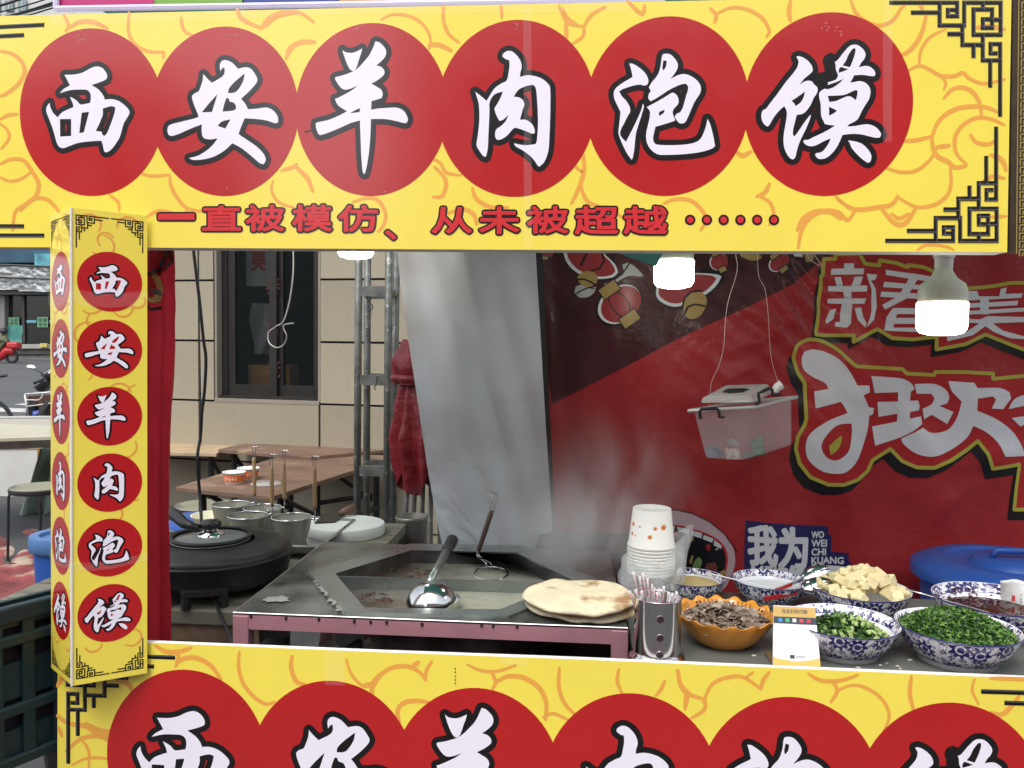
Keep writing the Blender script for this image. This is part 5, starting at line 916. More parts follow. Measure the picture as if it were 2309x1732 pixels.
q = MB(); dn = Vector((0, 0, -.16)); q.add([p+Vector((0, 0, .004)) for p in hexi]+[p+dn for p in hexi], [(i, (i+1) % 6, 6+(i+1) % 6, 6+i) for i in range(6)]+[tuple(range(6, 12))]); q.build('basin', M_SOOT, st)
q = MB(); a, c = hexi[0], hexi[3]; q.slab([a+Vector((0, -.001, -.002)), c+Vector((0, -.001, -.002)), c+Vector((0, -.001, -.15)), a+Vector((0, -.001, -.15))], (0, .003, 0)); q.build('divider', M_SSF, st)
# sealant smear along the left flange edge and a spill on the top
M_PUT = mat('dried_white_scale', (.25, .26, .23), .7, var=(30, .2)); random.seed(3); q = MB(); A_, B_ = AZ(693, 1289, ZS+.006), AZ(771, 1383, ZS+.006); 
for i in range(46):
    t = random.random()**.8; p = A_.lerp(B_, t)+Vector((random.uniform(-.003, .006), 0, -.0012+i*2e-5)); rr = random.uniform(.0012, .0055)*(.5+.7*math.sin(t*2.7)); q.add([p+Vector((math.cos(a)*rr*random.uniform(.5, 1.2), math.sin(a)*rr*1.8*random.uniform(.5, 1.2), 0)) for a in [2*math.pi*k/9 for k in range(9)]], [tuple(range(9))])
q.build('sealant_smear', M_PUT, st)['kind'] = 'stuff'
q = MB(); c_ = AZ(625, 1351, ZS+.003); pts = [c_+Vector((math.cos(a)*.030*random.uniform(.6, 1.2), math.sin(a)*.022*random.uniform(.6, 1.2), 0)) for a in [2*math.pi*i/22 for i in range(22)]]; q.add(pts, [tuple(range(22))]); q.build('dried_spill', M_PUT, st)
q = MB(); hgt = AY(1000, 1398, .098).z-AY(1000, 1434, .098).z
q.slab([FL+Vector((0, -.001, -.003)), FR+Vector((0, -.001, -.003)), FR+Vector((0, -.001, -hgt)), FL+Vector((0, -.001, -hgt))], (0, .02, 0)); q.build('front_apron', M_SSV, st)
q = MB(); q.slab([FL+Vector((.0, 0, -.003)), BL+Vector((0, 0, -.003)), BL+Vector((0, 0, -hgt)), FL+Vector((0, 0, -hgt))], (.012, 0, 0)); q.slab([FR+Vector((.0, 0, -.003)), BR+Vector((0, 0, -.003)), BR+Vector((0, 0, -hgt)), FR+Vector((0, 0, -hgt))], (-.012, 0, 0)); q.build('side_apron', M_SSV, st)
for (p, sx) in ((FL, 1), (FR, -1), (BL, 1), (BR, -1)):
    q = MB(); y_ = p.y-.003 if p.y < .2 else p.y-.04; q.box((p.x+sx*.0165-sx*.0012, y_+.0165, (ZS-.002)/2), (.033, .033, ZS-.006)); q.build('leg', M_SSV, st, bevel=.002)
q = MB(); q.tube([FL+Vector((0, -.0015, .0015)), FR+Vector((0, -.0015, .0015))], .0016, 6); q.tube([FL+Vector((0, 0, .0015)), BL+Vector((0, 0, .0015))], .0014, 6); q.build('bright_edge', mat('bright_steel_edge', (.75, .75, .72), .25, metal=.9), st)
for i, (x, y) in enumerate(((566, 1390), (645, 1394), (719, 1397), (799, 1401), (836, 1403), (872, 1404), (952, 1408), (1086, 1410), (1112, 1411), (1166, 1413))):
    q = MB(); p = AY(x, y, .097); q.lathe([(0, -.004), (.003, -.003), (.003, .003), (0, .004)], 8, p); q.build('rivet', M_DKS, st)
# soup: dark brown on the left, colour ramp to pale on the right
def soup_mat():
    m = bpy.data.materials.new('lamb_broth'); m.use_nodes = True; t = m.node_tree; b = t.nodes['Principled BSDF']; tc = t.nodes.new('ShaderNodeTexCoord'); sx = t.nodes.new('ShaderNodeSeparateXYZ'); t.links.new(tc.outputs['Generated'], sx.inputs[0])
    nz = t.nodes.new('ShaderNodeTexNoise'); nz.inputs['Scale'].default_value = 6; nz.inputs['Detail'].default_value = 6; t.links.new(tc.outputs['Generated'], nz.inputs['Vector'])
    ad = t.nodes.new('ShaderNodeMath'); ad.operation = 'MULTIPLY_ADD'; ad.inputs[1].default_value = .35; t.links.new(nz.outputs['Fac'], ad.inputs[0]); t.links.new(sx.outputs['X'], ad.inputs[2])
    cr = t.nodes.new('ShaderNodeValToRGB'); e = cr.color_ramp.elements; e[0].position = .38; e[0].color = (.055, .042, .028, 1); e[1].position = .74; e[1].color = (.36, .36, .28, 1); t.links.new(ad.outputs[0], cr.inputs[0]); t.links.new(cr.outputs[0], b.inputs['Base Color'])
    b.inputs['Roughness'].default_value = .12; bp = t.nodes.new('ShaderNodeBump'); bp.inputs['Strength'].default_value = .25; bp.inputs['Distance'].default_value = .01; n2 = t.nodes.new('ShaderNodeTexNoise'); n2.inputs['Scale'].default_value = 12; t.links.new(tc.outputs['Generated'], n2.inputs['Vector']); t.links.new(n2.outputs['Fac'], bp.inputs['Height']); t.links.new(bp.outputs[0], b.inputs['Normal']); return m
q = MB(); zs_ = ZS-.030; cc_ = sum(hexi, Vector())/6; q.add([Vector((cc_.x+(p.x-cc_.x)*.998, cc_.y+(p.y-cc_.y)*.998, zs_)) for p in hexi], [tuple(range(6))]); so_ = q.build('soup', soup_mat(), at=(cc_.x, cc_.y, zs_)); tag(so_, 'lamb broth filling the hexagonal basin, dark left and pale right', 'soup')
def blob(c, r_, sq=(1, 1, 1), amp=.35, fr=2.2, seed=0, sub=2):
    bm = bmesh.new(); bmesh.ops.create_icosphere(bm, subdivisions=sub, radius=1); m = MB(); sd = Vector((seed*3.1, seed*1.7, seed*.9))
    vv = []
    for v in bm.verts:
        k = 1+amp*noise.noise(v.co*fr+sd); vv.append(c+Vector((v.co.x*sq[0], v.co.y*sq[1], v.co.z*sq[2]))*(k*r_))
    m.add(vv, [tuple(v.index for v in f.verts) for f in bm.faces]); bm.free(); return m
M_CHI = mat('stewed_dark_meat', (.050, .018, .012), .22, var=(40, .5)); random.seed(5); 
for (px, py, n_, sp, lab) in ((838, 1352, 26, .045, 'dark stewed meat lumps surfacing in the front left of the broth'), (938, 1292, 22, .04, 'reddish stewed meat lumps floating behind the basin divider')):
    q = MB(); c_ = AZ(px, py, zs_)
    for i in range(n_):
        a = random.uniform(0, 6.28); d = sp*math.sqrt(random.random()); s_ = blob(c_+Vector((math.cos(a)*d*1.15, math.sin(a)*d, -.001)), random.uniform(.003, .008), (1.2, 1, .6), seed=i); q.add(s_.v, s_.f)
    tag(q.build('stewed_meat', M_CHI, at=c_, smooth=True), lab, 'meat', kind='stuff')
# ladle lying upside down, skimmer in the soup
M_LAD = mat('polished_steel', (.62, .63, .62), .14, metal=1., rvar=(14, .07), var=(6, .12)); M_GRIP = mat('black_grip', (.025, .022, .02), .5)
ld = thing('soup_ladle', 'steel ladle lying face down over the basin with black grip', 'ladle', AZ(970, 1370, ZS)); c_ = AZ(972, 1362, ZS-.01); rl = 57/FPX*(c_-CAM).dot(CF)
q = MB(); q.lathe([(rl*math.cos(R(a)), rl*.92*math.sin(R(a))) for a in range(0, 91, 6)], 40); q.lathe([(rl*.975*math.cos(R(a)), rl*.9*math.sin(R(a))) for a in range(0, 91, 6)], 40); q.lathe([(rl*1.0, 0), (rl*1.02, -.002), (rl*.975, 0)], 40)
q.xf(Matrix.Translation(c_) @ Matrix.Rotation(R(-14), 4, 'Y') @ Matrix.Rotation(R(8), 4, 'X')); q.build('bowl', M_LAD, ld, smooth=True)
h0 = AZ(972, 1308, ZS+.035); h1 = AY(1020, 1218, h0.y+.26); h2 = h0.lerp(h1, .70); q = MB(); q.tube([h0+Vector((0, -.02, .002)), h0.lerp(h1, .3), h2], [.006, .009, .010], 10); q.build('handle', mat('green_grey_steel', (.40, .46, .42), .3, metal=.9), ld, smooth=True); q = MB(); q.tube([h2, h2.lerp(h1, .5), h1, h1+(h1-h2)*.06], [.013, .014, .015, .009], 12); q.build('grip', M_GRIP, ld, smooth=True)
c_ = AZ(972, 1372, ZS-.03); dk = MB(); dk.lathe([(rl*.98, .025), (rl*.9, .0), (rl*.5, -.02), (0, -.024)], 32, c_+Vector((.012, -.005, 0))); dk.build('under_bowl', M_LAD, ld, smooth=True)
sk = thing('skimmer', 'wire skimmer with dark wooden handle and hook standing in the soup', 'skimmer', AZ(1105, 1300, zs_)); S_ = lambda x, y, d: AY(600+x/2.602, 1080+y/2.602, d); c_ = AZ(1107, 1293, zs_+.004); dY = c_.y
q = MB(); rr = 38/FPX*(c_-CAM).dot(CF); q.tube([c_+Vector((math.cos(R(a))*rr, math.sin(R(a))*rr*.95, .006*math.sin(R(a)))) for a in range(0, 361, 12)], .0022, 6, cap=False); q.tube([c_+Vector((math.cos(R(a))*rr*.86, math.sin(R(a))*rr*.8, -.006)) for a in range(0, 361, 12)], .0014, 6, cap=False); q.build('hoop', M_LAD, sk, smooth=True)
e0 = c_+Vector((-rr*.25, rr*.9, 0)); hb0 = S_(1245, 425, e0.y+.02); hb1 = S_(1325, 185, e0.y+.05)
for dx in (-.006, .006): q = MB(); q.tube(curve3([e0+Vector((dx*1.3, 0, 0)), e0+Vector((dx, 0, .015)), hb0+Vector((dx*.5, 0, -.012)), hb0]), .0018, 6); q.build('wire_neck', M_LAD, sk, smooth=True)
q = MB(); q.tube([hb0, hb0.lerp(hb1, .1), hb0.lerp(hb1, .5), hb0.lerp(hb1, .92), hb1], [.006, .0085, .010, .0095, .006], 10, flat=.7); q.build('handle', mat('dark_wood', (.06, .028, .018), .5, var=(40, .3)), sk, smooth=True)
q = MB(); 
for dx in (-.005, .005): q.tube(curve3([hb1+Vector((dx, 0, -.005)), S_(1335, 130, e0.y+.05)+Vector((dx, 0, 0)), S_(1345, 92, e0.y+.05)+Vector((dx, 0, 0)), S_(1328, 80, e0.y+.04)+Vector((dx, 0, 0)), S_(1308, 100, e0.y+.03)+Vector((dx, 0, 0))]), .0014, 6)
q.build('hook', M_LAD, sk, smooth=True)
# flatbreads
def bread_mat():
    m = mat('baked_flatbread', (.68, .60, .41), .8, var=(12, .12), bump=(34, 1.0, .009), dirt=((.34, .19, .08), 15, .56, .12)); return m
def flatbread(cx, cy, z, rx, ry, rot, th, seed, label):
    c_ = AZ(cx, cy, z); m = MB(); n = 56; rings = [(0, 1), (.35, 1), (.65, .98), (.85, .93), (.95, .80), (1, .5), (.97, .12), (.8, 0), (0, 0)]; vs = []; fs = []; cr_, sr_ = math.cos(R(rot)), math.sin(R(rot))
    for (k, h) in rings:
        for j in range(n):
            a = 2*math.pi*j/n; w = 1+.06*noise.noise(Vector((math.cos(a)*1.3, math.sin(a)*1.3, seed)))+.025*math.sin(3*a+seed); x, y = math.cos(a)*rx*k*w, math.sin(a)*ry*k*w
            dz = .006*noise.noise(Vector((x*22, y*22, seed)))*(1 if h > .1 else 0)+.010*noise.noise(Vector((x*7, y*7, seed+3)))*k
            vs.append(c_+Vector((x*cr_-y*sr_, x*sr_+y*cr_, h*th+dz)))
    for i in range(len(rings)-1):
        for j in range(n): fs.append((i*n+j, i*n+(j+1) % n, (i+1)*n+(j+1) % n, (i+1)*n+j))
    m.add(vs, fs); return tag(m.build('flatbread', bread_mat(), at=c_, smooth=True), label, 'bread', 'flatbreads on the stove edge')
flatbread(1312, 1368, ZS+.006, .120, .105, 10, .013, 4.4, 'lower round flatbread showing browned edge under the other'); flatbread(1305, 1352, ZS+.023, .122, .110, -8, .015, 1.2, 'upper pale round flatbread with brown spots on the stove corner')
# ================================================================== steel drum and dark shelf behind the stove
dm = thing('steel_drum', 'dull steel drum standing behind the stove', 'drum', Vector((AY(928, 1200, 1.25).x, 1.25, 0))); cx_ = dm.location.copy(); rd = 37/FPX*2.75; zt_ = AY(928, 1163, 1.25).z
q = MB(); q.lathe([(rd*.97, 0), (rd, .02), (rd, zt_*.6), (rd*1.02, zt_*.61), (rd, zt_*.62), (rd, zt_-.01), (rd*1.03, zt_), (rd*.98, zt_), (rd*.96, zt_-.15), (0, zt_-.15)], 32, cx_); q.build('body', mat('tarnished_drum', (.20, .19, .16), .4, metal=.85, var=(8, .3), rvar=(10, .15)), dm, smooth=True)
bs = thing('back_shelf', 'dark greasy steel shelf behind the stove and counter', 'shelf', (.3, .85, 0)); q = MB(); q.box((.09, .86, ZS-.02), (.40, .26, .012)); q.build('top', mat('dark_greasy_steel', (.06, .062, .058), .42, metal=.5, var=(6, .3), rvar=(8, .12)), bs)
for x in (-.09, .27): q = MB(); q.box((x, .87, (ZS-.03)/2), (.03, .2, ZS-.03)); q.build('leg', M_DKS, bs)
# under the stove: gas unit, black tub, scraps
ug = thing('gas_burner_box', 'dark burner housing under the stove top', 'burner', (-.18, .42, 0)); q = MB(); q.box((-.12, .45, .42), (.52, .40, .60)); q.build('housing', mat('brown_black_housing', (.022, .016, .013), .6, var=(6, .4)), ug, bevel=.01)
q = MB(); q.box((-.02, .235, .52), (.20, .02, .40)); q.build('front_panel', mat('matt_black', (.008, .008, .009), .5), ug)
q = MB(); q.grid(6, 5, lambda s, t: AY(1128+42*s, 1484+20*t+4*math.sin(s*7), .12)+Vector((0, .02*math.sin(s*9+t*4), 0))); tag(q.build('plastic_scrap', mat('crumpled_clear_plastic', (.42, .46, .50), .25, bump=(80, .8, .01)), at=AY(1150, 1500, .12), smooth=True), 'crumpled scrap of grey plastic under the stove front', 'plastic scrap')
ul = thing('lower_shelf', 'grey lower shelf with a folded board under the stove', 'shelf', (-.55, .4, 0)); q = MB(); q.box((-.56, .42, .58), (.24, .5, .012)); q.build('shelf_board', mat('grey_wet_shelf', (.22, .22, .20), .3, var=(9, .4)), ul)
q = MB(); q.tube([AY(840, 1440, .2), AY(770, 1480, .14), AY(700, 1520, .1)], .014, 6); q.build('shelf_rail', M_DKS, ul); q = MB(); q.box((-.56, .3, .29), (.2, .03, .57)); q.build('support', M_DKS, ul)
q = MB(); q.slab([AY(560, 1470, .17), AY(600, 1440, .2), AY(650, 1438, .2), AY(645, 1455, .17), AY(600, 1475, .15), AY(560, 1480, .15)], (0, .02, -.004)); tag(q.build('black_paddle', M_GRIP, at=AY(600, 1470, .17), bevel=.004), 'black flat paddle lying under the stove left end', 'paddle')
# ================================================================== left wooden bench with pan, strainers, tray, board
ZB = .79
M_WD = mat('weathered_bench_wood', (.17, .165, .125), .6, var=(4, .3), bump=(14, .5, .006), dirt=((.05, .045, .035), 7, .6), stretch=(1.2, 9, 1)); bn = thing('wooden_bench', 'weathered greenish plank bench left of the stove', 'bench', (-1.0, .8, 0)); bf = AZ(440, 1376, ZB).y
for i in range(6):
    q = MB(); y_ = bf+.001+i*.17; q.box((-1.02, y_+.083, ZB-.0175), (.64, .166, .035)); q.build('plank', M_WD, bn, bevel=.004)
q = MB(); q.box((-1.02, bf+.02, ZB-.055), (.62, .02, .04)); q.build('apron', mat('brown_rough_edge', (.13, .09, .055), .8, var=(20, .4)), bn)
for (x, y) in ((-.78, bf+.04), (-1.28, bf+.04), (-.78, bf+.9), (-1.28, bf+.9)):
    q = MB(); q.tube([Vector((x, y, ZB-.04)), Vector((x+.12*(1 if x < -1 else -1), y, 0))], .018, 6); q.build('leg', M_DKS, bn)
q = MB(); q.tube([Vector((-1.28, bf+.04, .70)), Vector((-.78, bf+.04, .70))], .012, 6); q.build('rail', M_DKS, bn)
ub = thing('printed_bag', 'blue and red printed bag with white lettering under the bench', 'bag', Vector((-.97, bf+.3, .4))); y_ = bf+.30
q = MB(); q.slab([AY(398, 1385, y_), AY(438, 1385, y_), AY(436, 1470, y_), AY(398, 1470, y_)], (0, .1, 0)); q.build('blue_panel', mat('bag_blue', (.03, .07, .28), .5), ub); q = MB(); q.slab([AY(438.5, 1385, y_), AY(487, 1385, y_), AY(480, 1470, y_), AY(437, 1470, y_)], (0, .1, 0)); q.build('red_panel', mat('bag_red', (.36, .05, .10), .5), ub)
for i in range(5): text_on('美味小吃'[i % 4], 462, 1398+i*17, 40, 13, plane_page(y_-.001), 1, .0, mat('bag_white', (.6, .6, .66), .5), 'lettering', ub)
M_PAN = mat('matt_black_pan', (.014, .015, .016), .46, var=(8, .3), rvar=(14, .14), dirt=((.06, .06, .055), 10, .62, .2), bump=(50, .15, .003)); pc = AZ(478, 1318, ZB); pn = thing('electric_pan', 'round black electric griddle pan with lid on the bench', 'pan', pc); rp = 172/FPX*(pc-CAM).dot(CF)
q = MB(); q.lathe([(rp*.84, .020), (rp*.93, .026), (rp*.98, .045), (rp, .080), (rp*1.02, .083), (rp*1.02, .089), (rp*.97, .089)], 64, pc, cap0=True); q.build('body', M_PAN, pn, smooth=True)
q = MB(); q.lathe([(rp*1.0, .0895), (rp*1.0, .096), (rp*.97, .104), (rp*.88, .110), (rp*.6, .113), (rp*.54, .114)], 64, pc); q.build('pan_lid', M_PAN, pn, smooth=True)
gl = MB(); lc = pc+Vector((-.002, 0, -.051)); gl.lathe([(rp*.50, .1655), (rp*.49, .169), (rp*.44, .171), (rp*.2, .176), (0, .178)], 48, lc); g_ = gl.build('glass_insert', mat('misted_glass', (.20, .22, .21), .22, spec=.6), pn, smooth=True)
q = MB(); q.lathe([(rp*.46, .170), (rp*.50, .168), (rp*.52, .172), (rp*.50, .178), (rp*.46, .176)], 48, lc); q.build('lid_band', M_PAN, pn, smooth=True)
q = MB(); q.lathe([(rp*.17, .176), (rp*.16, .182), (rp*.10, .186), (rp*.08, .193)], 28, lc); q.build('knob_base', M_LAD, g_, smooth=True); q = MB(); q.lathe([(rp*.08, .192), (rp*.13, .198), (rp*.135, .208), (rp*.10, .213), (0, .214)], 28, lc); q.build('knob', mat('black_knob', (.02, .02, .02), .3), g_, smooth=True)
q = MB(); hp = [AY(395, 1162, pc.y+.05), AY(415, 1180, pc.y), AY(447, 1192, pc.y-.02)]; q.tube([hp[0]+Vector((-.06, .03, .01)), hp[0], hp[1], hp[2]], [.019, .016, .013, .010], 12); q.build('side_handle', mat('black_knob', (.02, .02, .02), .3), pn, smooth=True)
for a in (-110, -70, 60, 120):
    d = Vector((math.cos(R(a)), math.sin(R(a)), 0)); q = MB(); e_ = Vector((-d.y, d.x, 0)); q.slab([pc+d*rp*.88+e_*.05+Vector((0, 0, .030)), pc+d*rp*.88-e_*.05+Vector((0, 0, .030)), pc+d*rp*1.06-e_*.05+Vector((0, 0, .030)), pc+d*rp*1.06+e_*.05+Vector((0, 0, .030))], (0, 0, .012)); q.tube([pc+d*rp*1.0+e_*.04+Vector((0, 0, .031)), pc+d*rp*1.0+e_*.04], .011, 6); q.tube([pc+d*rp*1.0-e_*.04+Vector((0, 0, .031)), pc+d*rp*1.0-e_*.04], .011, 6); q.build('foot', M_PAN, pn)
# tray
ty0, ty1 = AZ(665, 1262, ZB).y-.02, AZ(790, 1208, ZB).y+.10; tx1 = AZ(700, 1250, ZB).x+.0; tx1 = -.712; tx0 = tx1-.34; trh = .036
ty0 = AZ(672, 1262, ZB).y; ty1 = ty0+.36
tr_ = thing('steel_tray', 'deep rectangular steel tray beside the stove', 'tray', Vector(((tx0+tx1)/2, (ty0+ty1)/2, ZB))); M_TRY = mat('tray_steel', (.42, .43, .43), .25, metal=.95, rvar=(10, .1), var=(6, .15))
q = MB(); c4 = [(tx0, ty0), (tx1, ty0), (tx1, ty1), (tx0, ty1)]; ins = [(tx0+.02, ty0+.02), (tx1-.02, ty0+.02), (tx1-.02, ty1-.02), (tx0+.02, ty1-.02)]
q.add([(x, y, ZB+trh) for x, y in c4]+[(x, y, ZB+.004) for x, y in ins], [(0, 1, 5, 4), (1, 2, 6, 5), (2, 3, 7, 6), (3, 0, 4, 7), (4, 5, 6, 7)]); q.build('pan', M_TRY, tr_, bevel=.01)
q = MB(); q.tube([(x, y, ZB+trh) for x, y in c4+[c4[0]]], .005, 8); q.build('rolled_rim', M_TRY, tr_, smooth=True)
# strainers: a mesh basket on a tall wooden handle
def mesh_mat():
    m = bpy.data.materials.new('steel_mesh'); m.use_nodes = True; t = m.node_tree; b = t.nodes['Principled BSDF']; b.inputs['Base Color'].default_value = (.34, .34, .28, 1); b.inputs['Metallic'].default_value = .6; b.inputs['Roughness'].default_value = .4
    uv = t.nodes.new('ShaderNodeTexCoord'); mp = t.nodes.new('ShaderNodeMapping'); mp.inputs['Scale'].default_value = (22, 420, 1); t.links.new(uv.outputs['UV'], mp.inputs[0]); br = t.nodes.new('ShaderNodeTexBrick'); br.offset = 0; br.inputs['Scale'].default_value = 1.0; br.inputs['Mortar Size'].default_value = .3; br.inputs['Brick Width'].default_value = 1.; br.inputs['Row Height'].default_value = 1.; t.links.new(mp.outputs[0], br.inputs['Vector'])
    rm = t.nodes.new('ShaderNodeMapRange'); rm.inputs['To Min'].default_value = .70; rm.inputs['To Max'].default_value = 1.0; t.links.new(br.outputs['Fac'], rm.inputs[0]); t.links.new(rm.outputs[0], b.inputs['Alpha']); return m
M_MESH = mesh_mat(); M_HW = mat('worn_blond_handle', (.36, .24, .12), .6, var=(50, .25), stretch=(3, 3, .4))
SR, SH = .057, .095
stn = thing('noodle_strainer', 'front right noodle strainer standing in the steel tray', 'strainer', (0, 0, 0), 'noodle strainers')
q = MB(); q.lathe([(SR, SH), (SR*.70, .008), (SR*.62, .002), (0, .0)], 40); q.build('basket', M_MESH, stn, smooth=True)
q = MB(); q.tube([Vector((math.cos(R(a))*SR, math.sin(R(a))*SR, SH)) for a in range(0, 361, 12)], .0024, 6, cap=False); q.build('rim', M_LAD, stn, smooth=True)
for a in (20, 110, 200, 290): q = MB(); q.tube([Vector((math.cos(R(a))*SR*1.01, math.sin(R(a))*SR*1.01, SH)), Vector((math.cos(R(a))*SR*.72, math.sin(R(a))*SR*.72, .006))], .0012, 5); q.build('stay', M_LAD, stn)
q = MB(); q.tube(curve3([(SR, 0, SH), (SR+.010, 0, SH+.004), (SR+.012, 0, SH-.01), (SR+.012, .004, SH+.03)]), .0018, 6); q.tube(curve3([(SR*.9, .02, SH), (SR+.008, .01, SH+.004), (SR+.012, .004, SH+.03)]), .0018, 6); q.build('neck', M_LAD, stn, smooth=True)
q = MB(); q.tube([(SR+.012, .003, SH+.025), (SR+.012, .003, SH+.035), (SR+.011, .003, SH+.09), (SR+.010, .003, SH+.137), (SR+.010, .003, SH+.145)], [.005, .008, .0085, .008, .005], 10, flat=.7); q.build('handle', M_HW, stn, smooth=True)
q = MB()
for dx in (-.004, .004): q.tube(curve3([(SR+.010+dx, .003, SH+.140), (SR+.010+dx, .003, SH+.170), (SR+.012+dx, .0, SH+.179), (SR+.022+dx, -.002, SH+.176), (SR+.026+dx, -.002, SH+.167)]), .0013, 5)
q.build('hook', M_LAD, stn, smooth=True)
first = True
for (px, py, zz, rz, lab) in ((657, 1166, .094+.095, 0, None), (559, 1162, .0+.105, 10, 'middle noodle strainer between the pan and the tray'), (592, 1145, .0+.105, -4, 'back right noodle strainer behind the middle one'), (522, 1137, .0+.105, 14, 'leftmost noodle strainer with handle by the paper bowls')):
    zz = ZB+.006+SH; p = AZ(px, py, zz); p.z = ZB+.006
    if first: stn.location = p; stn.rotation_euler = (0, 0, R(rz)); first = False
    else: dup(stn, p, R(rz), lab)
# chopping board and cleaver
cbp = AZ(782, 1178, ZB+.045); cbp = AZ(780, 1182, ZB+.03); chb = thing('chopping_board', 'thick white round chopping board behind the tray', 'chopping board', Vector((cbp.x, cbp.y, ZB+.0))); rc = 87/FPX*(cbp-CAM).dot(CF); q = MB(); q.lathe([(rc*.98, 0), (rc, .004), (rc, .030), (rc*.98, .034), (0, .034)], 56, chb.location, cap0=True); q.build('board', mat('white_cutting_plastic', (.66, .70, .66), .5, var=(6, .06)), chb, auto=40)
bt = thing('board_stand', 'low wooden table end carrying the chopping board', 'table', Vector((cbp.x, cbp.y, 0))); q = MB(); q.box((cbp.x-.06, cbp.y+.02, ZB-.016), (.44, .30, .03)); q.build('top', M_WD, bt); 
for sx in (-1, 1): q = MB(); q.box((cbp.x-.06+sx*.18, cbp.y+.02, (ZB-.032)/2), (.03, .2, ZB-.032)); q.build('leg', M_DKS, bt)
kz = ZB+.036; kn = thing('cleaver', 'dark cleaver with wooden handle lying on the chopping board', 'cleaver', AZ(740, 1170, kz)); KP = lambda x, y, z: AZ(370+x/3.19, 980+y/3.19, z)
q = MB(); q.slab([KP(1080, 640, kz), KP(1230, 632, kz), KP(1290, 585, kz+.004), KP(1280, 570, kz+.006), KP(1155, 572, kz+.006)], (0, 0, .003)); q.build('blade', mat('dark_blade', (.05, .048, .045), .35, metal=.8, var=(12, .3)), kn); q = MB(); q.tube([KP(1265, 572, kz+.008), KP(1320, 545, kz+.018), KP(1370, 520, kz+.026)], [.010, .014, .012], 10); q.build('handle', mat('brown_handle', (.14, .075, .045), .6, var=(30, .3)), kn, smooth=True)
# blue lid and white bowl at the far left of the bench
p_ = AZ(425, 1168, ZB+.05); q = MB(); q.lathe([(0, .03), (.07, .032), (.09, .028), (.095, .0)], 36, p_+Vector((-.03, .12, -.05))); tag(q.build('blue_lid', M_BLU, at=p_, smooth=True), 'blue plastic lid behind the griddle pan', 'basin'); q = MB(); p2_ = AZ(455, 1180, ZB+.05); q.lathe([(.05, 0), (.075, .05), (.078, .052), (.07, .05), (.045, .006), (0, .006)], 32, p2_+Vector((0, .10, -.045))); tag(q.build('cream_bowl', mat('cream_melamine', (.66, .64, .46), .4), at=p2_, smooth=True), 'cream bowl behind the griddle pan handle', 'bowl')
# ================================================================== right-hand counter and its food
ZC = .80
M_CTR = mat('grey_green_counter', (.12, .13, .115), .42, var=(5, .15), rvar=(9, .12), bump=(20, .06, .003)); ct = thing('serving_counter', 'grey-green serving counter to the right of the stove', 'counter', (.9, .28, 0)); q = MB(); q.box((.98, .268, ZC-.012), (1.73, .50, .024)); q.build('top', M_CTR, ct, bevel=.003)
for x in (.135, 1.8):
    for y in (.06, .47): q = MB(); q.box((x, y, (ZC-.024)/2), (.03, .03, ZC-.025)); q.build('leg', M_DKS, ct)
